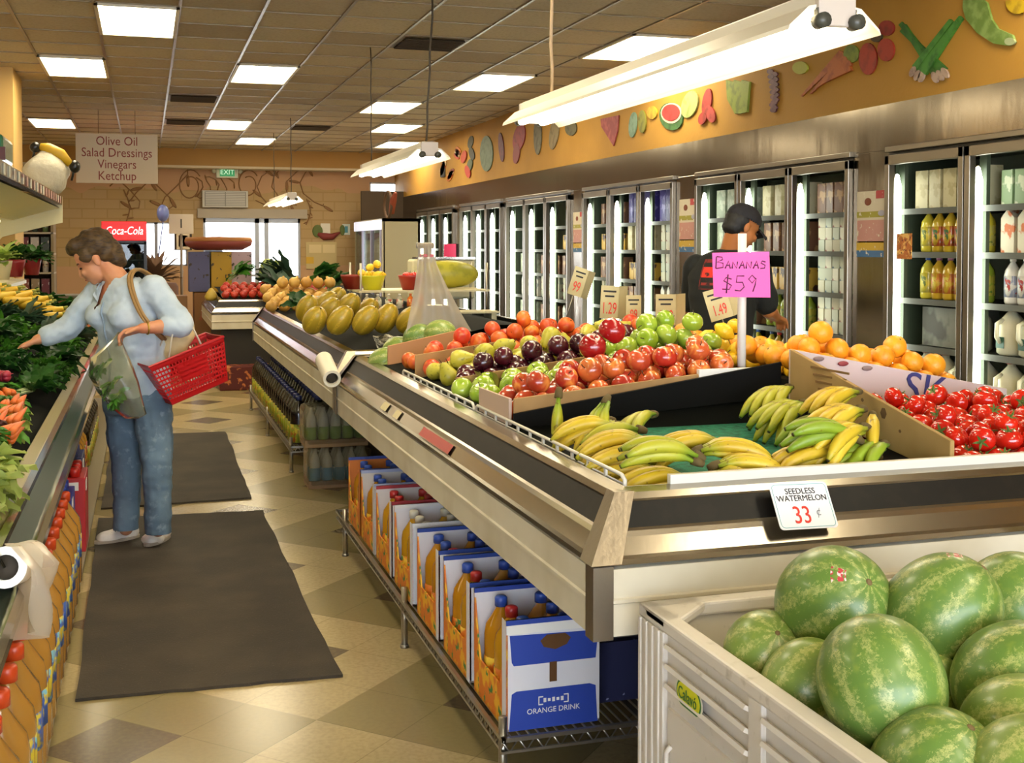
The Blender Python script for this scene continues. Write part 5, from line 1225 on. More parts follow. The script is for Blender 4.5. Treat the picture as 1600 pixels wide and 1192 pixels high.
squash = fruit('yellow_squash', MB().tube([(-.1, 0, 0), (-.085, 0, 0), (-.03, 0, .004), (.04, 0, .012), (.085, 0, .022), (.1, 0, .026)], [.012, .032, .036, .026, .018, .014], 10), SQ, 'squash', MB().tube([(.098, 0, .026), (.13, 0, .034)], [.012, .009], 6), M('squash_stem', '#8a9140', .7))
for i in range(5):
    for k in range(6):
        x = -.72 - k * .11; y = 9.75 + i * .13
        dup(squash, (x, y, bedL(x) + .13 + .03 * (i % 2) + (.05 if 0 < k < 5 else 0)), (rnd.uniform(-.3, .3), rnd.uniform(-.2, .2), rnd.uniform(-.5, .5)), 1.05, f'yellow squash near the back of the case, {od(i)} row, {od(k)} from the rim', 'yellow squash')
for i in range(4):
    for k in range(5): veg(g_pars if (i + k) % 2 else g_chard, -.55 - k * .19, 10.5 + i * .42, f'green bunch past the yellow squash, {od(i)} row, {ROWN[k]}', 'far green bunches', 1.2)

# ------------------------------------------------------------------ goods on the lower shelf, left
tea = bottle_proto('tea_bottle', .36, .062, '#ab7c34', '#d24a1e', ('#2f56a8', '#c9b72c', '#6fb0c9'), (.3, .55), rough=.15)
tea_g = tea
for j in range(18):
    for i in range(2):
        y = 2.55 + j * .172
        dup(tea, (-.35 - i * .15, y, .071), (0, 0, 3.3 + j), 1.14, f'orange-capped amber bottle, low left shelf, {["outer", "inner"][i]} row, {od(j)} from the near end', 'orange-capped bottles on the left')
LB = [(5.72, .3, '#2b3f96', .46, 'blue drink box with a white label on the low left shelf'), (6.05, .3, '#b31f1f', .5, 'bright red drink box with a white label on the low left shelf'), (6.38, .3, '#1f2d66', .48, 'dark blue drink box behind the red one'), (6.7, .3, '#27306b', .48, 'second dark blue drink box near the woman’s shin')]
for y, ln, c, h, lb in LB:
    t = thing('drink_box', lb, 'box', (-.335 if '#b31' not in c else -.29, y, .071), 'drink boxes on the low left shelf')
    bm = M('drinkbox_' + c, c, .5)
    part('body', MB().b2((-.3, 0, 0), (0, ln, h * .72)), bm, t, bevel=.004)
    part('label', MB().b2((-.11, -.003, h * .6), (-.03, .001, h * .68)), PAPERW, t); part('side_label', MB().b2((-.001, .05, h * .58), (.003, .13, h * .68)), PAPERW, t)
    cm_m = MB().lathe([(.026, 0), (.026, .035), (.018, .045), (0, .045)], 10).mesh('cap', M('boxcap_' + c, {'#b31f1f': '#c22a1f'}.get(c, c), .35))
    for i in range(3):
        for j in range(3): part('cap', cm_m, None, t, loc=(-.05 - i * .1, .05 + j * .1, h * .72))
    if c == '#2b3f96': part('front_art', MB().prism([(0, 0), (.12, 0), (.1, .14), (.03, .2)], (-.22, -.002, 0), (1, 0, 0), (0, 0, 1), .002), M('art_grey', '#b9b4bd', .5), t)
ros = bottle_proto('juice_jar', .32, .06, '#b5842a', '#c43a22', ('#b3331f', '#d9a42e', '#7d8a2e'), (.15, .6))
for j in range(9):
    for i in range(2): dup(ros, (-.44 - i * .15, 7.08 + j * .15, .071), (0, 0, j), 1, f'red-capped juice jar on the low left shelf past the woman, {["outer", "inner"][i]} row, {od(j)} back', 'red-capped jars on the left')
for j in range(10):
    dup(dk, (-.43, 8.4 + j * .16, .071), (0, 0, j), 1.05, f'dark bottle on the low left shelf far behind the woman, {od(j)} back', 'dark bottles on the left')
# bag roll hanging on the left rim
t = thing('bag_roll', 'white plastic bag roll hanging on the left case, its sheet trailing down', 'roll', at(28, 880, 2.75))
o0 = V((0, 0, 0)); ax = (at(14, 884, 2.7) - at(50, 872, 2.95)); u, v, w = frame(ax)
a, b = -w * .14, w * .13
m = MB().cyl(a, b, .046, n=20, caps=False).cyl(a, b, .028, n=20, caps=False)
m.add([b + (u * math.cos(2 * PI * k / 20) + v * math.sin(2 * PI * k / 20)) * q for q in (.046, .028) for k in range(20)], [(k, (k + 1) % 20, 20 + (k + 1) % 20, 20 + k) for k in range(20)])
part('roll', m, M('film_white', '#e9e0cd', .35, coat=.3), t); part('core', MB().cyl(a, b - w * .01, .028, n=14), M('roll_dark', '#3a3226', .8), t)
part('hanger', MB().tube([b * 1.05, b * 1.05 + V((-.03, 0, .06)), V((-.07, .02, .07))], .004, 5), BLACK, t)
def sheet(a_, b_):
    base = w * (-.14 + .27 * a_); side = CR * (.045 + .012 * math.sin(b_ * 5 + a_ * 6))
    return base + side * (1 if b_ > .12 else b_ / .12) + V((0, 0, .046 * (1 - min(1, b_ / .12)))) + V((0, 0, -.23 * max(0, b_ - .1) * (1.0 - .3 * a_))) + CR * (.03 * math.sin(a_ * 9 + b_ * 3) - .09 * b_ * (1 - a_) + .05 * b_ * a_ )
part('loose_sheet', MB().surf(sheet, 22, 16), glass('film_sheet', '#f4ead8', 1.4, .3, .75, '#e6d8c2'), t)

# ================================================================== CENTRE RACK ON THE MELON ISLAND
t = thing('wire_rack', 'cream wire rack with jars and baskets standing on the melon island', 'rack', (2.1, 9.4, 1.1))
m = MB()
for x in (1.6, 2.62):
    for y in (9.15, 9.65): m.cyl((x, y, .95), (x, y, 1.42), .01, n=6)
part('upright', m, WIRE, t, world=True)
part('shelf', MB().b2((1.58, 9.12, 1.19), (2.64, 9.68, 1.205)), M('rack_cream', '#cfc59f', .5), t, world=True); part('shelf', MB().b2((1.3, 8.85, 1.03), (2.64, 9.12, 1.045)), M('rack_cream', '#cfc59f', .5), t, world=True)
part('support', MB().b2((1.32, 8.87, .95), (1.36, 9.1, 1.03)).b2((2.58, 8.87, .95), (2.62, 9.1, 1.03)), M('rack_cream', '#cfc59f', .5), t, world=True)
jar = bottle_proto('spice_jar', .14, .028, '#a8a08a', '#d8d2c2', ('#c9c0a8', '#a33a2a', '#3f6a3a'), (.1, .7))
jar2 = bottle_proto('spice_jar', .14, .028, '#c9641f', '#c9641f', ('#d97a2a', '#b5501a', '#d9a03a'), (.1, .7))
for k in range(9): dup(jar2 if k in (0, 7, 8) else jar, (1.36 + k * .085, 8.97, 1.046), (0, 0, k), 1, f'small seasoning jar on the rack before the melons, {od(k)} from the aisle', 'seasoning jars')
def basket_small(x, y, c, lb):
    t = thing('small_basket', lb, 'basket', (x, y, 1.206), 'baskets on the rack')
    m = MB().lathe([(.07, 0), (.1, .1), (.105, .115), (.098, .115), (.066, .008), (0, .008)], 14); part('body', m, M('basket_' + c, c, .4), t); return t
basket_small(1.72, 9.3, '#c9c31e', 'bright yellow basket of lemons on the rack'); basket_small(2.02, 9.25, '#9c2416', 'red basket beside the long green melon on the rack')
basket_small(1.6, 9.5, '#8c2a1a', 'red basket half hidden behind the yellow one')
PL = Pile()
for k, (x, y) in enumerate([(1.68, 9.28), (1.75, 9.26), (1.72, 9.34), (1.64, 9.33), (1.79, 9.33), (1.7, 9.3), (1.76, 9.31)]):
    q = PL.drop(x, y, .033, lambda a, b: 1.29); dup(lemon, q, (1, .4 * k, k), 1, f'bright lemon heaped in the yellow basket, {od(k)} from the aisle', 'lemons in the yellow basket')
for k, (x, y) in enumerate([(2.0, 9.24), (2.05, 9.27), (1.99, 9.29)]): dup(tomato, (x, y, 1.32), (0, .3, k), .9, f'tomato in the red basket, {od(k)} from the yellow basket', 'tomatoes in the small red basket')
solo('long_melon', MB().ell((0, 0, 0), (.27, .12, .115), n=18, m=12), M('long_melon_skin', '#a8a02e', .4, n=(10, '#8c8a26', .45, .6)), 'long yellow-green melon lying on the rack behind the hanging bags', 'melon', loc=(2.36, 9.42, 1.322))
t = thing('scale', 'cream counter scale behind the long melon', 'scale', (2.4, 9.9, 1.1)); part('body', MB().b2((-.25, -.1, 0), (.3, .1, .34)), M('scale_cream', '#c9c2a0', .5), t, bevel=.02); part('tray', MB().b2((-.2, -.12, .34), (.3, .12, .36)), CHROME, t)

# ================================================================== FAR CORNER: COOLER, DRINK FRIDGE, SHELVES
t = thing('drinks_cooler', 'tall beige drinks cooler with a glass front by the back wall', 'cooler', (4.0, 20.0, 0))
BEIGEC = M('cooler_beige', '#a59a78', .5)
def P(nm, m, mt, **k): return part(nm, m, mt, t, world=True, **k)
P('body', MB().b2((3.62, 18.7, 0), (3.66, 18.76, 2.0)).b2((3.64, 18.7, 0), (4.24, 18.76, 2.0)).b2((4.2, 18.7, 0), (4.24, 21.3, 2.0)).b2((3.62, 21.25, 0), (4.24, 21.3, 2.0)).b2((3.62, 18.7, 1.95), (4.24, 21.3, 2.0)).b2((3.62, 18.7, 0), (4.24, 21.3, .2)), BEIGEC)
P('light_box', MB().b2((3.6, 18.74, 1.82), (3.66, 21.28, 1.98)), M('lightbox', '#d9d6dc', .4, em=.5, emc='#e8ecff'))
for k in range(3):
    P('glass_door', MB().b2((3.63, 18.8 + k * .84, .2), (3.64, 19.6 + k * .84, 1.82)), glass('cooler_glass_far', '#e8f4f4', 1.6, 0, .1, '#dff0f0')); P('door_frame', MB().b2((3.6, 18.78 + k * .84, .2), (3.65, 18.82 + k * .84, 1.82)), M('frame_lilac', '#8f88a0', .4))
P('inner_lamp', MB().cyl((3.72, 18.85, .3), (3.72, 18.85, 1.8), .025, n=8).cyl((3.72, 20.4, .3), (3.72, 20.4, 1.8), .025, n=8), CTUBE)
for z in (.5, .85, 1.2, 1.55): P('shelf', MB().b2((3.75, 18.8, z), (4.18, 21.2, z + .015)), WIRE)
t = thing('wreath_decoration', 'dried wreath and red bundle leaning on top of the tall drinks cooler', 'decoration', (3.85, 19.4, 2.0))
part('hoop', MB().tube([(0, .3 * math.cos(k * .42), .24 + .22 * math.sin(k * .42)) for k in range(15)], .025, 6, closed=True), M('twig', '#5a4230', .9), t)
part('bundle', MB().tube([(.02, -.2, .1), (.03, -.3, .3), (.05, -.38, .42)], [.05, .06, .03], 8), M('bundle_rust', '#8a3d22', .8), t)
solo('dark_display', MB().b2((0, 0, 0), (.85, .06, .55)), M('dark_board', '#3f3020', .8), 'dark brown panel above the tall drinks cooler under the high window', 'panel', loc=(3.72, 21.2, 2.0), bevel=.01)
struct('trim_6', MB().b2((4.62, 21.0, 2.0), (5.2, 21.98, CZ)), M('duct_beige', '#bdb28e', .5))
# red soft drink fridge
p = at_ax(195, 450, 1, 17.4); t = thing('drink_fridge', 'black soft drink fridge with a glowing red header', 'fridge', (p.x, 17.4, 0))
part('body', MB().b2((-.3, 0, 0), (-.26, .7, 1.62)).b2((.26, 0, 0), (.3, .7, 1.62)).b2((-.3, .64, 0), (.3, .7, 1.62)).b2((-.3, 0, 0), (.3, .7, .25)).b2((-.3, 0, 1.58), (.3, .7, 1.63)), BLACK, t)
part('header', MB().b2((-.3, -.04, 1.63), (.3, .66, 1.9)), M('fridge_red', '#b31616', .35, em=.6, emc='#d11616'), t, bevel=.01)
text('lettering', 'Coca-Cola', .16, (p.x, 17.35, 1.765), RX90, M('fridge_white', '#f4e8e4', .4, em=1.2), t, shear=.25, sx=.72)
part('glass_door', MB().b2((-.26, .0, .25), (.26, .012, 1.6)), glass('fridge_glass', '#9fa8a4'), t)
for z in (.5, .8, 1.1, 1.35): part('shelf', MB().b2((-.25, .04, z), (.25, .6, z + .01)), WIRE, t)
can_c = ['#3a2f2a', '#a33327', '#b9a68c', '#4b5a68', '#8a8a86']
for i in range(4):
    for k in range(5):
        dup(dk if (i + k) % 3 else tea, (p.x - .19 + k * .095, 17.52, (.51, .81, 1.11, 1.36)[i]), (0, 0, k), .62, f'drink bottle in the red-headed fridge, {od(i)} shelf up, {od(k)} along', 'bottles in the drink fridge')
# grocery gondola behind the woman
t = thing('grocery_shelf', 'dark grocery shelving full of bottles and packets, left of the woman’s head', 'shelf', (-2.6, 15.2, 0))
GONX0, GONX1, GY = -3.6, -1.05, 15.2
def P(nm, m, mt, **k): return part(nm, m, mt, t, world=True, **k)
P('back_board', MB().b2((GONX0, GY + .4, 0), (GONX1, GY + .44, 2.0)), M('gondola_brown', '#4d3a2a', .8)); P('side', MB().b2((GONX1 - .03, GY, 0), (GONX1, GY + .44, 2.0)), M('gondola_end', '#8f7c5c', .7))
SHZ = (.95, 1.22, 1.45, 1.7)
for z in SHZ: P('shelf', MB().b2((GONX0, GY, z), (GONX1, GY + .42, z + .02)), M('gondola_shelf', '#b5a78c', .5))
P('lower_board', MB().b2((GONX0, GY + .02, 0), (GONX1, GY + .06, .95)), M('gondola_wood', '#7a4e26', .7))
gcol = ['#6a2a33', '#c9bfa8', '#34403a', '#8f7a5a', '#433a5a', '#b0a9a0', '#7d3a2a', '#54683f']
box_me = {}
pk = {}
for c in gcol:
    o = part('packet', MB().b2((-.045, 0, 0), (.045, .12, .19)), M('packet_' + c, c, .5, n=(18, '#d8d0c0', .6, .66)), link=False); o['category'] = 'packet'; pk[c] = proto(o)
    b = bottle_proto('wine_bottle', .24, .036, c, '#2b1f1c', ('#c9bda2', '#8a4a3a', '#4a4a40'), (.25, .6)); box_me[c] = b
for i, z in enumerate(SHZ):
    for k in range(20):
        x = GONX1 - .1 - k * .115; c = gcol[(i * 5 + k * 3) % 8]; isb = (i + k // 4) % 2
        dup(box_me[c] if isb else pk[c], (x, GY + .06 + (.05 if isb else 0), z + .021), (0, 0, 0), 1, f'{"bottle" if isb else "packet"} on the dark grocery shelving, {od(i)} shelf up, {od(k) if k < 18 else "the " + ("nineteenth" if k == 18 else "twentieth")} from its end panel', 'goods on the dark grocery shelving')
# checkout counter with a painted front
t = thing('checkout_counter', 'wooden checkout counter with a painted orange and red front behind the woman', 'counter', (-1.6, 13.9, 0))
part('body', MB().b2((-.9, 0, 0), (.9, .5, .98)), M('counter_wood', '#6f4a28', .6), t, bevel=.01); part('top', MB().b2((-.93, -.03, .98), (.93, .53, 1.01)), M('counter_top', '#59503f', .4), t)
part('front_art', MB().b2((-.35, -.012, .5), (.75, -.002, .92)), M('counter_art', '#b08a2e', .6, n=(5, '#a33a1c', .45, .6)), t); part('front_art', MB().ell((.1, -.013, .8), (.12, .004, .05), n=12, m=6), M('art_blue', '#2f5a60', .6), t)
# stacked display near the entrance
t = thing('display_stack', 'brown cardboard display stand with a red rim near the entrance', 'display stand', (.95, 15.9, 0))
part('base', MB().b2((-.35, 0, 0), (.3, .5, .95)), M('stand_card', '#8a6038', .8, n=(6, '#a3573c', .6, .65)), t, bevel=.004); part('tray', MB().lathe([(.3, 1.5), (.42, 1.56), (.44, 1.62), (.4, 1.62), (0, 1.6)], 16, c=(-.02, .25, 0)), M('stand_red', '#8f3f36', .6), t); part('crust', MB().lathe([(.44, 1.62), (.42, 1.67), (0, 1.68)], 16, c=(-.02, .25, 0)), M('stand_orange', '#c08044', .7), t)
for k, (x, c, w) in enumerate(((-.28, '#5a5a80', 'slate blue'), (.0, '#b8901c', 'mustard yellow'), (.26, '#b59aa0', 'pale pink'))):
    solo('stacked_carton', MB().b2((-.13, 0, 0), (.13, .42, .52)), M('stackc_' + c, c, .6, n=(12, '#3f352a', .6, .64)), f'{w} carton standing on the display stand near the entrance', 'carton', loc=(.95 + x, 15.93, .96), bevel=.004)
for k in range(3): solo('brown_carton', MB().b2((0, 0, 0), (.42, .4, .3)), M('carton_plain', '#9a7450', .8, n=(5, '#a3473a', .6, .66)), f'brown carton with red print beside the display stand, {("bottom", "middle", "top")[k]} of the stack', 'carton', 'brown cartons by the display stand', loc=(.1, 16.0, .302 * k), bevel=.004)
t = thing('flower_stand', 'dark stand with dried flowers and a blue balloon before the left windows', 'stand', tuple(at_ax(243, 470, 1, 18.6)))
t.location.z = 0
part('barrel', MB().lathe([(.3, 0), (.36, .4), (.33, .95), (.3, 1.0), (0, 1.0)], 14), M('barrel_brown', '#5c3c2c', .8), t); lm = MB(); rr = random.Random(5)
for k in range(60):
    a = rr.uniform(0, 6.28); e = rr.uniform(.2, 1.5); leaf(lm, V((0, 0, 1.0)), V((math.cos(a) * math.cos(e), math.sin(a) * math.cos(e), math.sin(e))), V((0, 0, 1)), rr.uniform(.3, .65), .05, .5, .01, rr)
part('dried_leaves', lm, M('dried_brown', '#6e5440', .9), t); part('balloon', MB().ell((.12, 0, 2.05), (.09, .09, .13)).tube([(.12, 0, 1.92), (.05, 0, 1.4)], .01, 5), M('balloon_blue', '#6a78b5', .3), t)
# leaf plants and flowers on the far island top
for k, (px, py, d, kind, lb, s) in enumerate(((370, 430, 14.8, g_mid, 'leafy potted top silhouetted against the entrance glass', 1.6), (425, 425, 15.4, g_lett, 'pale flower bunch silhouetted against the entrance glass', 1.6), (442, 455, 12.9, g_blue, 'dark green squash leaves beside the red peppers, front', 1.3), (450, 440, 13.4, g_blue, 'dark green bunch beside the red peppers, rear', 1.5), (430, 448, 13.8, g_blue, 'dark green bunch between the peppers and the cardboard tray', 1.3), (505, 440, 12.5, g_chard, 'green bunch behind the onion heap', 1.4), (520, 450, 11.6, g_chard, 'green bunch beside the seasoning jars', 1.1), (462, 495, 10.9, g_chard, 'small green leaves behind the red-lettered ticket', .6), (470, 480, 8.6, g_chard, 'leafy stem beside the yellow melons', .8))):
    dup(kind, at(px, py, d), (.1, -.5, k), s, lb, 'leafy bunches far down the shop')
# gourd and white object on the near corner of the far island
solo('gourd', MB().lathe([(0, 0), (.06, .01), (.075, .05), (.05, .1), (.02, .14), (0, .15)], 12), M('gourd_skin', '#b59a3c', .5), 'yellow gourd at the near corner of the far island', 'gourd', loc=tuple(at(330, 462, 13.3) - V((0, 0, .06))))
for k, (px, py, c) in enumerate(((385, 535, '#5a1d16'), (370, 545, '#7d4a26'), (400, 540, '#6a2a1c'))):
    solo('floor_crate', MB().b2((-.2, -.15, 0), (.2, .15, .26)), M('crate_' + c, c, .7, n=(14, '#c9733a', .56, .62)), ('dark red', 'rusty brown', 'brick red')[k] + ' crate of goods on the floor under the far island', 'crate', loc=(.95 + k * .45, 13.15 + .05 * k, 0), bevel=.01)
# ================================================================== GLASS-DOOR COOLERS ALONG THE WALL
CGL = glass('cooler_glass', '#eef5ef', 1.5, 0, gain=2.0)
FRAMEM = M('door_steel', '#8f8678', .28, .9)
HANDLE = M('handle_dark', '#2b241d', .35)
LINERC = M('cooler_liner', '#8a9078', .6)
BANKS = [(4.17, 6.455, 6.845), (6.845, 9.16, 9.59), (9.59, 11.875, 12.31), (12.31, 14.68, 14.9), (14.9, 17.05, 17.43), (17.43, 19.94, 22.0)]
ZT, ZB = 2.14, .25
SH = (.26, .62, .93, 1.22, 1.51, 1.78)
DOORS = []
for bi, (y0, y1, yp) in enumerate(BANKS):
    t = thing('wall_cooler', f'steel three-door cooler in the wall, {["nearest, cut by the frame", "behind the man in the cap", "with the purple goods", "reflecting the entrance", "second farthest, pink card on it", "farthest, pale green inside"][bi]}', 'cooler', (4.9, (y0 + y1) / 2, 0), 'wall coolers')
    def P(nm, m, mt, **k): return part(nm, m, mt, t, world=True, **k)
    P('top_panel', MB().b2((4.49, y0, ZT + .02), (4.54, yp, 2.45)), STEEL)
    P('pillar_panel', MB().b2((4.49, y1 + .0, 0), (4.54, yp, ZT + .02)), STEEL, bevel=.004)
    P('kick_panel', MB().b2((4.49, y0, 0), (4.54, y1, ZB)), STEEL)
    m = MB().b2((5.2, y0, 0), (5.25, yp, 2.2)).b2((4.54, y0, 2.12), (5.25, yp, 2.2)).b2((4.54, y0, .2), (5.25, yp, .24)); P('liner', m, LINERC)
    P('side_liner', MB().b2((4.54, y1 + .1, .2), (5.2, yp, 2.2)), M('cooler_dark', '#3d4634', .6)); P('side_liner', MB().b2((4.54, y0 - .02, .2), (5.2, y0 + .0, 2.2)), M('cooler_dark', '#3d4634', .6))
    m = MB(); m.b2((4.455, y0, ZT), (4.5, y1, ZT + .035)); P('head_rail', m, FRAMEM, bevel=.004)
    P('head_gap', MB().b2((4.49, y0, ZT - .018), (4.5, y1, ZT)), BLACK)
    for z in SH: 
        m = MB().b2((4.59, y0 + .02, z - .02), (5.19, y1 - .0, z - .005)).b2((4.58, y0 + .02, z - .03), (4.59, y1, z + .006)); P('shelf', m, M('shelf_grey', '#55564c', .6))
    for k in range(3):
        a = y0 + (y1 - y0) * k / 3; b = y0 + (y1 - y0) * (k + 1) / 3; DOORS.append((bi, 2 - k, a, b, t))
        d = MB(); fw = .045
        d.b2((4.45, a + .006, ZB), (4.495, a + .006 + fw, ZT - .02)); d.b2((4.45, b - .006 - fw, ZB), (4.495, b - .006, ZT - .02)); d.b2((4.45, a + .006, ZT - .02 - .06), (4.495, b - .006, ZT - .02)); d.b2((4.45, a + .006, ZB), (4.495, b - .006, ZB + .09))
        dr = P('door', d, FRAMEM, bevel=.004)
        part('glass_pane', MB().b2((4.468, a + .05, ZB + .08), (4.474, b - .05, ZT - .075)), CGL, dr)
        part('handle', MB().tube([(4.45, b - .05, 1.36), (4.4, b - .05, 1.355), (4.395, b - .05, 1.33), (4.395, b - .05, 1.05), (4.4, b - .05, 1.025), (4.45, b - .05, 1.02)], .012, 8), HANDLE, dr)
        P('door_gasket', MB().b2((4.495, b - .012, ZB), (4.505, b + .012, ZT)), BLACK)
        P('lamp_tube', MB().cyl((4.55, b + .0, .42), (4.55, b + .0, 1.93), .027, .027, n=8).lathe([(.027, 1.93), (.012, 2.0), (0, 2.01)], 8, c=(4.55, b, 0)), CTUBE)
        P('lamp_post', MB().b2((4.585, b - .03, .25), (4.61, b + .03, 2.1)), M('cooler_dark', '#3d4634', .6))
struct('wall_cooler_end', MB().b2((4.49, -4, 0), (4.54, 4.17, 2.45)), STEEL)

jug = MB().lathe([(.06, 0), (.078, .015), (.078, .15), (.07, .18), (.03, .225), (.022, .235), (.022, .25)], 12)
def jug_proto(capc, body='#d9d3b4'):
    o = part('milk_jug', jug, M('jug_' + body, body, .45, sss=0), link=False); o['category'] = 'jug'
    ks = [part('cap', MB().lathe([(.027, .246), (.027, .268), (0, .27)], 10), M('jcap_' + capc, capc, .4), link=False), part('handle', MB().tube([(-.06, 0, .19), (-.098, 0, .17), (-.1, 0, .1), (-.076, 0, .07)], .012, 6), M('jug_' + body, body, .45), link=False), part('label', MB().b2((-.0795, -.03, .04), (-.077, .03, .1)), M('jlabel_' + capc, {'#8c2a26': '#4a6a5a', '#2b6a4a': '#2f5a48'}.get(capc, '#5a6a8a'), .5), link=False)]
    return proto(o, ks)
JR, JG = jug_proto('#8c2a26'), jug_proto('#2b6a4a')
def cart_proto(c, c2, w=.095, d=.095, h=.2, nm='drink_carton'):
    m = MB().b2((-d / 2, -w / 2, 0), (d / 2, w / 2, h)); m.prism([(-w / 2, h), (w / 2, h), (0, h + .05)], (-d / 2, 0, 0), (0, 1, 0), (0, 0, 1), d) if nm == 'drink_carton' else None
    o = part(nm, m, M(f'cc_{c}_{c2}', c, .5, n=(14, c2, .52, .58)), link=False); o['category'] = 'carton' if nm == 'drink_carton' else 'packet'
    return proto(o)
JB = {k: bottle_proto('cold_bottle', .24, .042, a, b, (c, a, d), (.15, .6)) for k, (a, b, c, d) in {'red': ('#c9a82e', '#b3262a', '#b5542e', '#3f6a3a'), 'blue': ('#d2c23a', '#34528f', '#c9bd5a', '#6a7a3a'), 'pink': ('#c7a02a', '#a5688a', '#c06a2e', '#d2c04a'), 'grn': ('#8fa02e', '#3a5a3a', '#b5a83a', '#5a7a2e'), 'wht': ('#d8d2c4', '#c9c2b4', '#8f95a5', '#a5332e')}.items()}
CC = {'cream': cart_proto('#d2c69a', '#bfb080', .11, .12, .24, 'cold_packet'), 'orange': cart_proto('#d9d0b5', '#c9682e'), 'white': cart_proto('#dcd6c6', '#8a8f8a'), 'green': cart_proto('#8fa87a', '#d2d8b5', .09, .1, .2, 'cold_packet'), 'purple': cart_proto('#4a3f8f', '#8a80c0', .12, .1, .3, 'cold_packet'), 'tub': cart_proto('#c9c2a5', '#8a3f3a', .08, .09, .085, 'cold_packet'), 'tub2': cart_proto('#b5b8a0', '#3f5a6a', .08, .09, .085, 'cold_packet'), 'gold': cart_proto('#c9a03a', '#4a2a1a', .085, .09, .17, 'cold_packet'), 'brown': cart_proto('#7a5238', '#b58a5a', .1, .1, .22, 'cold_packet'), 'pale': cart_proto('#aab59a', '#c9cfb8', .13, .12, .24, 'cold_packet')}
DESC = {'JR': 'red-capped milk jug', 'JG': 'green-capped milk jug', 'red': 'red-capped juice bottle', 'blue': 'blue-capped juice bottle', 'pink': 'pink-capped juice bottle', 'grn': 'green juice bottle', 'wht': 'white drink bottle', 'cream': 'cream packet', 'orange': 'white-orange gable carton', 'white': 'white gable carton', 'green': 'pale green packet', 'purple': 'purple packet', 'tub': 'cream tub', 'tub2': 'grey-blue tub', 'gold': 'gold packet', 'brown': 'brown packet', 'pale': 'pale packet'}
PR = {**JB, **CC, 'JR': JR, 'JG': JG}
# per door (bank, door counted from far to near inside bank): list of shelf contents from the lowest
PLAN = {(0, 0): [('JR', 4), ('JR', 4), ('JG', 1), ('pink', 6), ('red', 6), ('cream', 5)], (0, 1): [('JR', 4), ('JR', 4), ('JG', 4), ('wht', 6), ('orange', 5), ('green', 6)], 
        (1, 2): [('gold', 6), ('brown', 6), ('tub', 7), ('tub2', 7), ('tub', 7), ('brown', 6)], (1, 1): [('wht', 6), ('red', 6), ('grn', 6), ('gold', 6), ('brown', 5), ('cream', 4)], (1, 0): [('wht', 6), ('blue', 6), ('brown', 6), ('pale', 5), ('pale', 5), ('pale', 4)],
        (2, 2): [('wht', 5), ('brown', 5), ('white', 5), ('tub2', 6), ('tub', 6), ('purple', 5)], (2, 1): [('brown', 5), ('gold', 5), ('brown', 5), ('gold', 6), ('cream', 4), ('purple', 5)], (2, 0): [('brown', 5), ('white', 5), ('tub', 6), ('brown', 5), ('gold', 5), ('brown', 4)],
        (3, 2): [('brown', 4), ('white', 4), ('tub', 5), ('brown', 4), ('gold', 4), None], (3, 1): [('white', 4), ('brown', 4), ('tub', 5), ('brown', 4), None, None], (3, 0): [('pale', 4), ('pale', 4), ('white', 4), ('pale', 4), None, None]}
HINT = {(0, 0): 'door beside poster pillar', (0, 1): 'door at frame edge', (1, 2): 'door past pink card', (1, 1): 'door behind pink card', (1, 0): 'door behind capped man',
        (2, 2): 'nearest purple-topped door', (2, 1): 'middle purple-topped door', (2, 0): 'door past purple ones', (3, 2): 'first mirrored door', (3, 1): 'second mirrored door', (3, 0): 'third mirrored door'}
rq = random.Random(21)
for (bi, di, a, b, t) in DOORS:
    plan = PLAN.get((bi, di))
    if not plan: continue
    for si, e in enumerate(plan):
        if not e: continue
        k, n = e; pr = PR[k]; two = k in ('tub', 'tub2')
        if (bi, di, si) == (0, 0, 2): n = 1
        for j in range(n):
            y = b - .12 - (b - a - .22) * (j / max(1, max(n - 1, 3))) if n > 1 else a + .17
            for lv in range(3 if two else 1):
                kk = k
                if k in ('red', 'pink') and j in (0, n - 1): kk = 'blue'
                if k == 'pink' and j == n - 1: kk = 'grn'
                if two and (j + lv) % 3 == 0: kk = 'tub2' if k == 'tub' else 'tub'
                s = 1.06 if k in ('JR', 'JG') else 1.12 if k in JB else 1
                dup(PR[kk], (4.7, y, SH[si] + .002 + lv * .0865), (0, 0, rq.uniform(-.1, .1)), s, f'{DESC[kk]}, {("lowest", "middle", "top")[lv] + " of stack, " if two else ""}{od(j)} from lamp, {od(si)} shelf up, {HINT[(bi, di)]}', f'{DESC[kk]}s in the {HINT[(bi, di)]}')
# gray carton beside the single jug
solo('grey_crate', MB().b2((0, 0, 0), (.3, .34, .24)), M('crate_grey', '#7f7f72', .6, n=(5, '#4d4a40', .5, .6)), 'grey crate on the shelf under the juice bottles in the near cooler', 'crate', loc=(4.68, 6.02, .932))
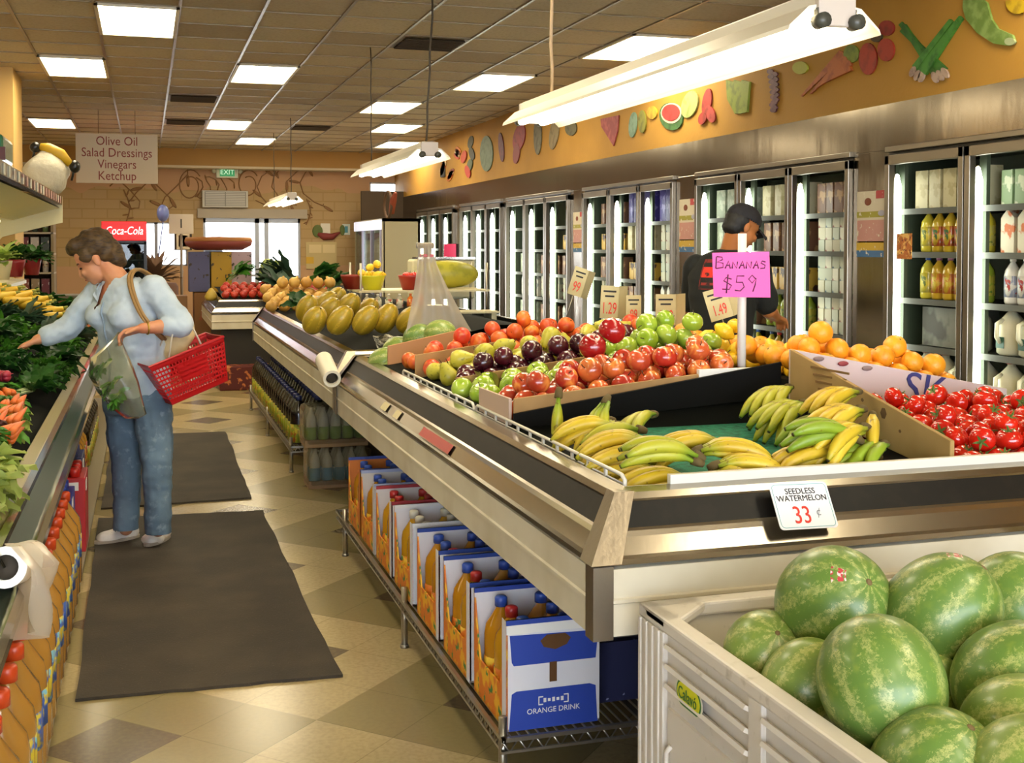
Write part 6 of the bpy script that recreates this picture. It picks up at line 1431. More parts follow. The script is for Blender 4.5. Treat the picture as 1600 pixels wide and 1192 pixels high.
# posters on the pillars and cards on the doors
def poster(y0, y1, z0, z1, lb, x=4.486):
    t = thing('wall_poster', lb, 'poster', (x, (y0 + y1) / 2, z0), 'posters on the cooler pillars'); w, h = y1 - y0, z1 - z0
    def Q(nm, ya, za, yb, zb, c, e=0): part(nm, MB().b2((x - .003 - e, y0 + ya * w, z0 + za * h), (x - .001, y0 + yb * w, z0 + zb * h)), M('poster_' + c, c, .55, n=(30, '#d8cfb8', .62, .68)), t, world=True)
    Q('sheet', 0, 0, 1, 1, '#cfc3a8'); Q('print', 0, .88, .35, 1, '#b33a3a', .001); Q('print', 0, .6, 1, .69, '#9c9430', .001); Q('print', .02, .22, .98, .56, '#c08a7d', .001); Q('print', 0, .1, 1, .24, '#c7a32c', .001); Q('print', 0, 0, 1, .1, '#3c6a96', .001)
    part('print', MB().ell((x - .004, y0 + .62 * w, z0 + .84 * h), (.002, .12 * w, .06 * h), n=12, m=6), M('poster_burger', '#7a3a1c', .6), t, world=True)
    part('print', MB().ell((x - .004, y0 + .16 * w, z0 + .66 * h), (.002, .12 * w, .045 * h), n=12, m=6), M('poster_plate', '#a9a6b5', .6), t, world=True)
a = at_ax(1340, 300, 0, 4.486); b = at_ax(1385, 402, 0, 4.486)
poster(b.y, a.y, b.z, a.z, 'colourful food poster on the steel pillar right of the pink banana card')
a = at_ax(1062, 312, 0, 4.486); b = at_ax(1088, 394, 0, 4.486); poster(b.y, a.y, b.z, a.z, 'colourful food poster on the pillar behind the shoulder of the man')
a = at_ax(896, 332, 0, 4.486); b = at_ax(912, 394, 0, 4.486); poster(b.y, a.y, b.z, a.z, 'small colourful food poster on the third pillar, above the tilted price card')
a = at_ax(1401, 365, 0, 4.46); b = at_ax(1424, 405, 0, 4.46)
solo('door_sticker', MB().b2((0, b.y, b.z), (.004, a.y, a.z)), M('sticker_orange', '#b5641c', .5, n=(30, '#e0b05a', .5, .58), n2=(50, '#6a2f14', .58, .62)), 'orange and brown picture sticker on the nearest cooler door', 'sticker', loc=(4.46, 0, 0))
a = at_ax(694, 381, 0, 4.44); b = at_ax(713, 402, 0, 4.44)
solo('pink_card', MB().b2((0, b.y, b.z), (.004, a.y, a.z)), M('pink_card2', '#e82a78', .5), 'small pink card on a far cooler door', 'sign', loc=(4.435, 0, 0))

# ================================================================== PAINTED VEGETABLE CUTOUTS ON THE ORANGE WALL
XC = 4.497
def cut(px, py, lb, cat='cutout'):
    o = at_ax(px, py, 0, XC); return thing('vegetable_cutout', lb, 'wall decoration', o, 'painted vegetable cutouts')
def ydir(m): return m
def PX(o, px, py): q = at_ax(px, py, 0, XC) - o; return V((-.008, q.y, q.z))
def cpoly(t, pts, c, nm='shape', h=.012, c2=None, x=0):
    m = MB(); P_ = [PX(t.location, *p) for p in pts]
    poly = [(p.y, p.z) for p in P_]; m.prism(poly, (-x, 0, 0), (0, 1, 0), (0, 0, 1), -h)
    part(nm, m, M('cut_' + c, c, .6, n=(16, c2 or c, .45, .65)), t)
def cblob(t, px, py, rx, ry, c, c2=None, nm='shape', ang=0, x=0, n=18):
    cpoly(t, [(px + rx * math.cos(q) * math.cos(ang) - ry * math.sin(q) * math.sin(ang), py + rx * math.cos(q) * math.sin(ang) + ry * math.sin(q) * math.cos(ang)) for q in [2 * PI * k / n for k in range(n)]], c, nm, .012, c2, x)
t = cut(1590, 8, 'yellow lemon cutout at the top corner of the orange wall'); cblob(t, 1592, 4, 18, 18, '#c9a81c', '#a88a18')
t = cut(1545, 30, 'curved green squash cutout on the orange wall, rightmost large one')
cpoly(t, [(1508, 0), (1530, -8), (1545, 5), (1552, 30), (1562, 45), (1585, 55), (1589, 66), (1580, 72), (1555, 68), (1530, 52), (1512, 30), (1507, 12)], '#6d8a3c', 'body', .014, '#8aa55a'); cblob(t, 1581, 65, 8, 6, '#a9b58a', nm='tip', x=.004)
t = cut(1462, 85, 'crossed green onions cutout on the orange wall')
for k, (x0, y0, x1, y1) in enumerate(((1408, 36, 1470, 112), (1410, 46, 1478, 110), (1414, 40, 1462, 116))): cpoly(t, [(x0 - 2, y0 + 3), (x0 + 3, y0 - 2), (x1 + 4, y1 - 3), (x1 - 3, y1 + 3)], '#3f7a2a', 'stalk', .011 + .002 * k, '#2f5f22')
for k, (x0, y0, x1, y1) in enumerate(((1505, 27, 1438, 112), (1490, 32, 1432, 106), (1500, 34, 1446, 114))): cpoly(t, [(x0 - 3, y0 - 2), (x0 + 2, y0 + 3), (x1 + 4, y1 + 3), (x1 - 3, y1 - 3)], '#4a8a32', 'stalk', .017 + .002 * k, '#356a26')
for x, y, an in ((1430, 112, .45), (1437, 118, .4), (1443, 120, .3), (1464, 121, -.35), (1472, 118, -.45), (1480, 114, -.5)): cblob(t, x, y, 4.5, 9, '#b8a08c', '#8f7568', 'bulb', an, .008)
t = cut(1375, 80, 'cutout of three red tomatoes on the orange wall'); cblob(t, 1358, 92, 14, 25, '#a8361f', '#8a2a18', 'tomato'); cblob(t, 1387, 78, 13, 18, '#a8361f', '#8a2a18', 'tomato', 0, .004); cblob(t, 1387, 44, 12, 12, '#9a2f22', '#7a241a', 'tomato'); cblob(t, 1372, 58, 9, 8, '#4a3a1e', nm='stem', x=.006)
t = cut(1300, 115, 'bunch of carrots cutout under the big hanging lamp')
for k, (x0, y0, x1, y1) in enumerate(((1318, 84, 1254, 150), (1324, 92, 1268, 146), (1330, 98, 1276, 138), (1330, 106, 1292, 128))): cpoly(t, [(x0 - 5, y0 - 5), (x0 + 1, y0 - 3), (x0 + 4, y0 + 4), (x1 + 1, y1 + 1), (x1 - 1, y1)], '#b5622a', 'carrot', .011 + k * .003, '#944a1e')
cblob(t, 1332, 84, 12, 14, '#7a8a2a', '#5f6f22', 'leaves')
t = cut(1252, 108, 'yellow-green leaf cutout half hidden by the big lamp'); cblob(t, 1252, 106, 12, 10, '#a8a82c')
t = cut(1210, 140, 'dark grape bunch cutout hanging on the orange wall')
for k in range(16): cblob(t, 1211 + ((k * 7) % 13 - 6) * (1 - k / 20), 112 + k * 4, 5, 4, '#5f3540', '#7d4f52', 'grape', x=.001 * (k % 3), n=10)
t = cut(1157, 150, 'green banana bunch cutout on the orange wall'); 
for k in range(3): cpoly(t, [(1136 + k * 13, 125), (1148 + k * 13, 128), (1156 + k * 8, 150), (1160 + k * 5, 175), (1150 + k * 4, 178), (1138 + k * 6, 155)], '#8a9a2c', 'banana', .012 + .003 * k, '#6f7f24')
t = cut(1105, 170, 'red chilli cluster cutout on the orange wall'); cblob(t, 1106, 160, 7, 22, '#a5332c', '#8a2a24', 'pod', .15); cblob(t, 1112, 178, 7, 14, '#b0403a', '#8a2a24', 'pod', -.3, .004); cblob(t, 1100, 185, 6, 10, '#a5332c', '#7d2420', 'pod', .3, .006)
t = cut(1050, 178, 'watermelon slice cutout with red flesh on the orange wall'); cblob(t, 1050, 182, 18, 22, '#3f6f35', '#2f5628', 'rind', -.3); cblob(t, 1051, 177, 16, 16, '#d8cdb0', nm='rind', ang=-.3, x=.004); cblob(t, 1051, 176, 14, 13, '#b83230', '#9a2826', 'flesh', -.3, .008)
t = cut(1078, 165, 'pale honeydew cutout beside the watermelon slice'); cblob(t, 1079, 163, 12, 22, '#a8b06a', '#8a9a52', 'melon', .3)
t = cut(1005, 190, 'green and yellow corn cutouts on the orange wall'); cblob(t, 990, 195, 6, 20, '#7fa08a', '#6a8a72', 'husk', .1); cblob(t, 1005, 190, 6, 18, '#8a8a2e', '#6f6f26', 'cob', 0, .003); cblob(t, 1020, 176, 8, 10, '#c9a82c', '#a88a20', 'cob')
t = cut(954, 205, 'dark red radish triangle cutout on the orange wall'); cpoly(t, [(940, 186), (968, 180), (966, 205), (960, 228), (950, 212), (941, 198)], '#8a3236', 'root', .012, '#a54a48')
t = cut(893, 205, 'round dark artichoke cutout on the orange wall'); cblob(t, 893, 200, 9, 12, '#5f5a3c', '#4a4630', 'body')
t = cut(867, 212, 'grey-brown mushroom cutout on the orange wall'); cblob(t, 867, 208, 7, 26, '#8f7f5a', '#7a6a48', 'body', .15)
t = cut(841, 215, 'dark cucumber cutout on the orange wall'); cblob(t, 841, 212, 6, 30, '#6f6a52', '#565240', 'body')
t = cut(810, 225, 'red and purple onion cutout on the orange wall'); cblob(t, 812, 215, 9, 22, '#9a3a3f', '#7d2f38', 'body', .2); cblob(t, 808, 240, 5, 16, '#8a3f42', nm='root', ang=.1, x=.003)
t = cut(784, 230, 'slim purple aubergine cutout on the orange wall'); cblob(t, 784, 230, 4, 23, '#5a2a3a', '#74303f', 'body', -.08)
t = cut(761, 242, 'grey-green cabbage leaf cutout on the orange wall'); cblob(t, 761, 240, 10, 28, '#6a7a62', '#56664f', 'leaf')
t = cut(736, 245, 'tangled dark and red peppers cutout on the orange wall')
for k, (x, y, c) in enumerate(((736, 222, '#4a4a3a'), (738, 240, '#3a3a34'), (735, 258, '#4f5a44'), (732, 268, '#b03a2a'), (726, 245, '#b5452c'))): cblob(t, x, y, 4, 10, c, nm='pepper', ang=.2 * (-1) ** k, x=.002 * k)
t = cut(705, 250, 'scattered small orange and white peppers cutout at the far end of the orange wall')
for k in range(14): cblob(t, 684 + (k * 11) % 34, 232 + (k * 17) % 48 + (30 - ((k * 11) % 34)) * .3, 3, 6, ('#b8452c', '#d2b48a', '#7d3322', '#c9732a')[k % 4], nm='pepper', ang=.6 * ((k % 3) - 1), n=10)
t = cut(692, 268, 'dark square picture at the far end of the orange wall'); cpoly(t, [(689, 263), (696, 262), (696, 276), (689, 277)], '#2a2620', 'body')
# ================================================================== PEOPLE
from mathutils.bvhtree import BVHTree
def remesh(mb, voxel, it=4, disp=None, clip=None, name='blob'):
    me = mb.mesh('tmp', [], None); o = bpy.data.objects.new('tmp', me); COL.objects.link(o)
    r = o.modifiers.new('r', 'REMESH'); r.mode = 'VOXEL'; r.voxel_size = voxel; r.use_smooth_shade = True
    s = o.modifiers.new('s', 'SMOOTH'); s.factor = .5; s.iterations = it
    dg = bpy.context.evaluated_depsgraph_get(); dg.update(); ev = o.evaluated_get(dg)
    out = bpy.data.meshes.new_from_object(ev); out.name = name
    bpy.data.objects.remove(o); bpy.data.meshes.remove(me)
    b = bmesh.new(); b.from_mesh(out)
    if disp:
        b.normal_update()
        for v in b.verts: v.co += v.normal * disp(v.co)
    if clip:
        dl = [f for f in b.faces if clip(f.calc_center_median())]; bmesh.ops.delete(b, geom=dl, context='FACES')
    for f in b.faces: f.smooth = True
    b.to_mesh(out); b.free(); return out
def mpart(name, me, mt, parent, **k):
    off = parent.location.copy(); q = parent.parent
    while q is not None: off += q.location; q = q.parent
    me.transform(Matrix.Translation(-off)); me.name = name; me.materials.clear(); me.materials.append(mt)
    return part(name, me, None, parent, **k)
def hand(m, wrist, d, nrm, curl=.5, side=1, spread=.25):
    d = V(d).normalized(); nrm = V(nrm); nrm = (nrm - d * nrm.dot(d)).normalized(); lat = d.cross(nrm) * side
    for q in (-.022, 0, .022): m.capsule(wrist + lat * q * .6, wrist + d * .08 + lat * q * 1.3, .017, .014)
    for k, (o, l) in enumerate(((-.033, .062), (-.012, .072), (.01, .068), (.031, .055))):
        b = wrist + d * .085 + lat * o; sd = (d + lat * (o * 8 * spread)).normalized()
        d1 = (sd * math.cos(curl * .6) + nrm * math.sin(curl * .6)).normalized(); d2 = (sd * math.cos(curl * 1.5) + nrm * math.sin(curl * 1.5)).normalized()
        m.capsule(b, b + d1 * l * .5, .0098, .009); m.capsule(b + d1 * l * .5, b + d1 * l * .5 + d2 * l * .55, .009, .0075)
    tb = wrist + d * .03 - lat * .03; td = (d * .7 - lat * .6 + nrm * .35).normalized()
    m.capsule(wrist + d * .015 - lat * .015, tb, .014, .013); m.capsule(tb, tb + td * .032, .012, .0105); m.capsule(tb + td * .032, tb + td * .032 + (td + d * .8).normalized() * .028, .0105, .008)
def head_shapes(m, C, g, u, k=1.0):
    g = g.normalized(); u = (u - g * u.dot(g)).normalized(); l = u.cross(g); Rm = Matrix((g, l, u)).transposed()
    def E(p, r): m.ell(C + Rm @ (V(p) * k), tuple(q * k for q in r), R=Rm, n=18, m=12)
    E((-.008, 0, .028), (.098, .076, .09)); E((.03, 0, -.045), (.064, .06, .072)); E((.05, 0, -.1), (.03, .03, .022)); E((.02, 0, -.085), (.05, .052, .035))
    E((.093, 0, -.045), (.02, .015, .014)); m.capsule(C + Rm @ (V((.086, 0, .002)) * k), C + Rm @ (V((.102, 0, -.04)) * k), .008 * k, .011 * k)
    E((.074, 0, .014), (.02, .048, .012)); E((.078, .03, -.04), (.016, .022, .018)); E((.078, -.03, -.04), (.016, .022, .018))
    E((.083, 0, -.07), (.013, .023, .006)); E((.08, 0, -.08), (.012, .02, .007))
    for s in (-1, 1): E((-.012, s * .077, -.018), (.019, .009, .032))
    return Rm
def face_parts(C, Rm, par, lip, brow, k=1):
    for s in (-1, 1):
        part('eye', MB().ell(C + Rm @ (V((.082, s * .032, -.012)) * k), (.007, .014, .006), R=Rm, n=10, m=6), M('eye_dark', '#2a1c14', .3), par, world=True)
        part('eyebrow', MB().tube([C + Rm @ (V((.089 - abs(q) * .012, s * (.018 + q * .034), .012 + .004 * math.sin(q * 3))) * k) for q in (0, .33, .66, 1)], .004, 5), M(brow[0], brow[1], .8), par, world=True)
    part('lips', MB().ell(C + Rm @ (V((.091, 0, -.075)) * k), (.007, .02, .006), R=Rm, n=10, m=6), M(lip[0], lip[1], .5), par, world=True)
SKINW = M('skin_fair', '#c98a62', .5, n=(9, '#bd7350', .45, .7)); SKINM = M('skin_tan', '#b5713c', .5, n=(9, '#a0602f', .45, .7))
SHIRT = M('shirt_blue', '#b9c6cf', .8, n=(9, '#a6b6c4', .4, .7), bump=(160, .2, .002)); JEAN = M('denim', '#647b8e', .85, n=(7, '#526779', .4, .7), n2=(26, '#7f93a3', .58, .75), bump=(220, .25, .002))
# ------------------------------------------------------------------ the woman
fw = V((-.75, -.66, 0)).normalized(); lw = V((-fw.y, fw.x, 0))
root = thing('person', 'person in a pale blue shirt and jeans reaching into greens, red basket on arm', 'person', at_ax(214, 848, 2, 0))
woman = root
def sec(px, py, d, a, b, ff=fw, ll=lw): return (at(px, py, d), ll * a, ff * b)
torso = [(214, 616, 6.14, .185, .13), (211, 585, 6.14, .185, .135), (209, 555, 6.13, .165, .115), (204, 515, 6.11, .17, .13), (200, 485, 6.1, .175, .135), (197, 462, 6.1, .18, .11), (195, 446, 6.1, .165, .085), (190, 434, 6.1, .09, .065)]
shR, shL = at(154, 456, 6.19), at(240, 452, 6.02)
elR, wrR, elL, wrL = at(107, 512, 6.14), at(58, 531, 6.07), at(283, 507, 5.97), at(222, 513, 5.86)
hdC = at(148, 404, 6.1); gF = -CR * .84 - CF * .18 - V((0, 0, .5)); nb = at(184, 437, 6.11)
m = MB(); m.loft([sec(*q[:3], q[3] - .012, q[4] - .012) for q in torso])
Rm = head_shapes(m, hdC, gF, V((0, 0, 1)))
m.capsule(nb, hdC + Rm @ V((-.03, 0, -.05)), .06, .056)
for a, b, c in ((shR, elR, wrR), (shL, elL, wrL)): m.capsule(a, b, .05, .042); m.capsule(b, b.lerp(c, .35), .042, .041); m.capsule(b.lerp(c, .35), c, .041, .027)
hand(m, wrR, at(22, 547, 6.04) - wrR, V((0, 0, -1)), .75, 1); hand(m, wrL, at(184, 523, 5.83) - wrL, V((0, 0, -1)) - CF * .3, .9, -1, .1)
LEG = [((191, 622, 6.19), (198, 722, 6.14), (197, 826, 6.13)), ((238, 622, 6.08), (245, 722, 6.03), (247, 828, 6.04))]
for h, k, a in LEG: m.capsule(at(*h), at(*k), .075, .055); m.capsule(at(*k), at(*a), .055, .036)
mpart('body', remesh(m, .0062, 3), SKINW, root)
face_parts(hdC, Rm, root, ('lip_rose', '#a35a4c'), ('brow_brown', '#5a3a20'))
# hair
m = MB()
for p, r in (((-.035, 0, .06), (.105, .09, .088)), ((.035, 0, .098), (.07, .07, .05)), ((-.075, 0, -.0), (.07, .083, .08)), ((-.088, 0, -.06), (.045, .065, .05)), ((.022, .07, .022), (.03, .018, .03)), ((.022, -.07, .022), (.03, .018, .03))): m.ell(hdC + Rm @ V(p), r, R=Rm, n=18, m=12)
hm = remesh(m, .008, 3, lambda p: .009 * noise.noise(p * 38) + .012 * noise.noise(p * 14))
mpart('hair', hm, M('hair_brown', '#46300f', .65, n=(40, '#2e1e0b', .45, .6), n2=(12, '#5a421a', .5, .75), scl=(1, 1, 3)), root)
# shirt
m = MB(); m.loft([sec(q[0], q[1] + (4 if i == 0 else 0), q[2], q[3] + .012, q[4] + .014) for i, q in enumerate(torso[:-1])] + [sec(189, 432, 6.1, .085, .075)])
for a, b, c, e in ((shR, elR, wrR, .62), (shL, elL, wrL, .3)):
    m.capsule(a, b, .072, .064); m.capsule(b, b.lerp(c, e), .064, .053)
for s in (-1, 1): m.ell(at(198, 492, 6.1) + lw * s * .085 + fw * .085, (.085, .085, .08))
ncut = nb.copy()
def clipw(p):
    h = p.z - (ncut.z - .15); fr = (p - ncut).dot(fw); sd = (p - ncut).dot(lw)
    if h > .0 and fr > .0 and abs(sd + .01) < h * .42: return True
    if p.z > ncut.z + .012 and (p - ncut).xy.length < .115: return True
    q = (p - wrR).dot((elR - wrR).normalized()); 
    return (p - wrR).length < .135 and q < .1 and p.z < 1.25 and (p - at(75, 525, 6.09)).dot(wrR - elR) > .018
sm = remesh(m, .0095, 3, lambda p: .011 * noise.noise(V((p.x * 9, p.y * 9, p.z * 16))) + .005 * noise.noise(p * 34), clipw)
shirt = mpart('shirt', sm, SHIRT, root)
for s in (-1, 1):
    c = [at(193, 427, 6.08) + lw * s * .06 - fw * .02 + V((0, 0, .025)), nb + lw * s * .085 + fw * .03 + V((0, 0, .005)), nb + lw * s * .065 + fw * .105 + V((0, 0, -.075)), nb + lw * s * .02 + fw * .115 + V((0, 0, -.11)), nb + lw * s * .035 + fw * .07 + V((0, 0, -.02))]
    mm = MB(); nn = (c[2] - c[0]).cross(c[1] - c[0]).normalized() * .004; mm.add(c + [q + nn for q in c], [(0, 1, 2, 3, 4), (9, 8, 7, 6, 5)] + [(k, (k + 1) % 5, 5 + (k + 1) % 5, 5 + k) for k in range(5)]); part('collar', mm, SHIRT, root, world=True)
bv = BVHTree.FromPolygons([v.co + root.location for v in sm.vertices], [tuple(p.vertices) for p in sm.polygons])
pl = []
for k in range(16):
    p = at(193, 470 + k * 9, 6.1); r = bv.ray_cast(p + fw * .5, -fw)
    if r[0] and (r[0] - p).length < .3: pl.append(r[0] + fw * .004)
if len(pl) > 3: part('placket', MB().tube(pl, .006, 5), M('shirt_seam', '#8b9cab', .8), root, world=True)
# jeans, shoes
m = MB(); m.loft([sec(214, 592, 6.14, .175, .125), sec(214, 620, 6.14, .195, .145), sec(215, 645, 6.14, .19, .14)])
for h, k, a in LEG:
    H_, K_, A_ = at(*h), at(*k), at(*a); m.capsule(H_, K_, .103, .08); m.capsule(K_, A_, .08, .064); m.capsule(A_, A_ + V((0, 0, -.01)), .064, .066)
jm = remesh(m, .0095, 3, lambda p: .009 * noise.noise(V((p.x * 10, p.y * 10, p.z * 14))) + .004 * noise.noise(p * 40), lambda p: p.z < .092)
mpart('jeans', jm, JEAN, root)
SHOE = M('shoe_white', '#efe8dc', .6, n=(12, '#d5c9b6', .5, .7))
for tp, hl in ((( 158, 852), (208, 843)), ((229, 858), (262, 840))):
    T, Hh = at_ax(*tp, 2, .0), at_ax(*hl, 2, .0); dv = (T - Hh).normalized(); ls = V((-dv.y, dv.x, 0)); ln = .25; o = Hh.lerp(T, .5)
    m = MB(); m.capsule(o - dv * .08 + V((0, 0, .045)), o + dv * .07 + V((0, 0, .036)), .04, .034); m.ell(o + dv * .05 + V((0, 0, .036)), (.06, .044, .034)); m.capsule(o - dv * .075 + V((0, 0, .05)), o - dv * .06 + V((0, 0, .085)), .038, .036)
    sh = remesh(m, .006, 3, None, lambda p: p.z < .004); mpart('shoe', sh, SHOE, root)
    sp = [tuple((o + dv * (.125 * math.cos(q)) + ls * .047 * math.sin(q)).xy) for q in [2 * PI * k / 16 for k in range(16)]]
    part('sole', MB().prism(sp, (0, 0, .012), (1, 0, 0), (0, 1, 0), .014), M('sole', '#a99c8a', .7), root, world=True)
    for k in range(3): part('lace', MB().tube([o + dv * (.02 + k * .022) + ls * q + V((0, 0, .072 - k * .004 - abs(q) * .25)) for q in (-.025, 0, .025)], .003, 5), M('lace_grey', '#8d8272', .7), root, world=True)
br = MB(); u, v, w = frame(wrL - elL); br.tube([wrL - w * .025 + (u * math.cos(q) + v * math.sin(q)) * .031 for q in [2 * PI * k / 14 for k in range(14)]], .005, 6, closed=True); part('bracelet', br, M('gold', '#b5923e', .3, .8), root, world=True)
# shoulder bag
t = thing('shoulder_bag', 'beige shoulder bag with a tan strap hanging behind the elbow of the woman', 'bag', at(274, 560, 6.16))
m = MB(); m.loft([(at(262, 566, 6.16), CR * .045, CF * .04), (at(266, 552, 6.16), CR * .085, CF * .06), (at(274, 525, 6.16), CR * .1, CF * .065), (at(280, 500, 6.16), CR * .075, CF * .05), (at(284, 488, 6.16), CR * .035, CF * .03)])
mpart('bag', remesh(m, .009, 3, lambda p: .01 * noise.noise(p * 16)), M('bag_beige', '#c9b283', .75, n=(10, '#b39a68', .45, .7)), t)
pts = [at(276, 498, 6.22), at(262, 455, 6.24), at(228, 426, 6.14), at(211, 422, 6.03), at(203, 436, 5.945), at(210, 466, 5.9), at(222, 492, 5.87), at(238, 512, 5.9), at(256, 530, 6.04)]
def smooth_path(q, n=5):
    out = []
    for i in range(len(q) - 1):
        p0, p1, p2, p3 = q[max(0, i - 1)], q[i], q[i + 1], q[min(len(q) - 1, i + 2)]
        for k in range(n):
            s = k / n; out.append(.5 * ((2 * p1) + (p2 - p0) * s + (2 * p0 - 5 * p1 + 4 * p2 - p3) * s * s + (3 * p1 - p0 - 3 * p2 + p3) * s ** 3))
    return out + [q[-1]]
pts = smooth_path(pts); m = MB()
for a in (-1, 1): m.tube([p + CR * .007 * a for p in pts], .009, 6)
part('strap', m, M('strap_tan', '#94713f', .6), t, world=True)
# red basket
Lx = (CR * math.cos(R_(33)) + CF * math.sin(R_(33))); Lx.z = 0; Lx.normalize(); Wx = V((-Lx.y, Lx.x, 0))
tiltv = (Lx + V((0, 0, .36))).normalized(); upv = Wx.cross(tiltv) * -1; upv = tiltv.cross(Wx); upv = upv if upv.z > 0 else -upv
nc = at(233, 574, 5.82); LN, WN, HN = .40, .27, .225
t = thing('shopping_basket', 'bright red plastic shopping basket hanging from the forearm of the woman', 'basket', nc)
RED = M('basket_red', '#c01418', .35); RED2 = M('basket_red_dark', '#a81015', .4)
def bp(a, b, h):  # a along length 0..1, b along width 0..1, h 0 top .. 1 bottom
    k = .12 * h; return tiltv * (LN * (k + a * (1 - 2 * k))) + Wx * (WN * (k + b * (1 - 2 * k))) - upv * HN * h
def wall(nm, f, nu, nv):
    m = MB(); bw = .32
    def quad(a0, a1, h0, h1):
        m.add([f(a0, h0), f(a1, h0), f(a1, h1), f(a0, h1)], [(0, 1, 2, 3)])
    for i in range(nu + 1): a = i / nu; quad(max(0, a - bw / nu / 2), min(1, a + bw / nu / 2), 0, 1)
    for j in range(nv + 1): h = j / nv; quad(0, 1, max(0, h - .4 / nv / 2), min(1, h + .4 / nv / 2))
    quad(0, 1, 0, .12); quad(0, 1, .9, 1); quad(.3, .72, .2, .6)
    o = part(nm, m, RED, t); s = o.modifiers.new('thickness', 'SOLIDIFY'); s.thickness = .003; return o
wall('side', lambda a, h: bp(a, 0, h), 22, 10); wall('side', lambda a, h: bp(a, 1, h), 22, 10); wall('end', lambda a, h: bp(0, a, h), 14, 10); wall('end', lambda a, h: bp(1, a, h), 14, 10)
m = MB(); m.add([bp(0, 0, 1), bp(1, 0, 1), bp(1, 1, 1), bp(0, 1, 1)], [(0, 1, 2, 3)]); o = part('bottom', m, RED2, t); o.modifiers.new('thickness', 'SOLIDIFY').thickness = .004
part('rim', MB().tube([bp(*q, 0) for q in ((0, 0), (1, 0), (1, 1), (0, 1))], .008, 6, closed=True, sm=False), RED2, t)
top = elL + V((0, 0, .07)) - nc
for b_ in (.1, .9):
    h0, h1 = bp(.28, b_, 0), bp(.72, b_, 0); ctr = elL.lerp(wrL, .05) - nc + Wx * (.02 if b_ > .5 else -.015) + V((0, 0, .062))
    part('handle', MB().tube([h0, h0.lerp(ctr, .85) - tiltv * .02, ctr, h1.lerp(ctr, .85) + tiltv * .02, h1], .0045, 6), M('handle_cream', '#d9cfb8', .4), t)
# bag of greens in her hand
t = thing('produce_bag', 'clear plastic bag of greens held in the hand of the woman', 'bag', at(186, 528, 5.83))
m = MB(); prof = [((187, 520), .008, .008), ((183, 532), .022, .015), ((170, 553), .085, .035), ((172, 578), .105, .05), ((184, 606), .1, .05), ((200, 634), .07, .04), ((211, 650), .05, .02), ((214, 654), .01, .006)]
m.loft([(at(*p, 5.82), (CR + V((0, 0, .25))) * a, CF * b) for p, a, b in prof], 26)
me = m.mesh('film', [], t.location)
bmx = bmesh.new(); bmx.from_mesh(me); bmx.normal_update()
for v in bmx.verts: v.co += v.normal * .012 * noise.noise(v.co * 22)
bmx.to_mesh(me); bmx.free()
part('film', me, None, t).data.materials.append(glass('produce_film', '#eef0e2', 1.42, .15, .16, '#cfc7b0'))
for k, (px, py) in enumerate(((166, 572), (178, 600), (188, 618))):
    dup(g_mid, at(px, py, 5.83), (0, .9, R_(-10 + 25 * k) + PI), .55, ('upper', 'middle', 'lowest')[k] + ' green leaf bunch inside the clear bag held by the woman', 'greens in the clear bag')

# ------------------------------------------------------------------ the man
fm = V((.8, .6, 0)).normalized(); lm_ = V((-fm.y, fm.x, 0)); D = 6.95
bm_ = at(1128, 500, D); root = thing('person', 'person in a black cap and black shirt with a red print, facing the coolers', 'person', (bm_.x, bm_.y, 0))
def ms(z, a, b, fo=0, ce=0): return (V((bm_.x, bm_.y, z)) + fm * fo + lm_ * ce, lm_ * a, fm * b)
TS = [(.88, .17, .12, 0), (1.0, .17, .12, 0), (1.12, .175, .125, 0), (1.26, .19, .13, .0), (1.36, .2, .13, .02), (1.44, .185, .11, .05), (1.5, .14, .085, .08), (1.535, .075, .065, .105)]
shl = V((bm_.x, bm_.y, 1.425)) + lm_ * .195 + fm * .05; shr = V((bm_.x, bm_.y, 1.425)) - lm_ * .195 + fm * .05
ell_ = shl + V((0, 0, -.26)) + lm_ * .05 + fm * .04; elr = shr + V((0, 0, -.25)) - lm_ * .03 + fm * .1
wl = ell_ + fm * .22 + V((0, 0, -.06)) - lm_ * .06; wr = elr + fm * .22 + V((0, 0, -.05)) + lm_ * .05
hc = at(1161, 353, D + .02); g2 = CR * .86 + CF * .3 - V((0, 0, .42)); nk = V((bm_.x, bm_.y, 1.5)) + fm * .09
m = MB(); m.loft([ms(z, a - .012, b - .012, fo) for z, a, b, fo in TS])
Rm = head_shapes(m, hc, g2, V((0, 0, 1)), 1.03); m.capsule(nk, hc + Rm @ V((-.035, 0, -.055)), .06, .056)
for a, b, c in ((shl, ell_, wl), (shr, elr, wr)): m.capsule(a, b, .055, .047); m.capsule(b, b.lerp(c, .3), .047, .045); m.capsule(b.lerp(c, .3), c, .045, .031)
hand(m, wl, fm - V((0, 0, .3)), V((0, 0, -1)), .8, 1); hand(m, wr, fm - V((0, 0, .3)), V((0, 0, -1)), .8, -1)
LG = []
for s in (-1, 1):
    hp = V((bm_.x, bm_.y, .86)) + lm_ * s * .095; kn = V((bm_.x, bm_.y, .48)) + lm_ * s * .105 + fm * (.03 * s + .02); an = V((bm_.x, bm_.y, .08)) + lm_ * s * .11 + fm * .04 * s; LG.append((hp, kn, an))
    m.capsule(hp, kn, .08, .058); m.capsule(kn, an, .058, .04)
mpart('body', remesh(m, .0066, 3), SKINM, root); face_parts(hc, Rm, root, ('lip_brown', '#8a4a36'), ('brow_black', '#17110d'), 1.03)
m = MB(); m.ell(hc + Rm @ V((-.04, 0, .01)), (.085, .086, .08), R=Rm); m.ell(hc + Rm @ V((-.06, 0, -.04)), (.06, .073, .05), R=Rm); m.ell(hc + Rm @ V((.0, 0, .0)), (.03, .083, .04), R=Rm)
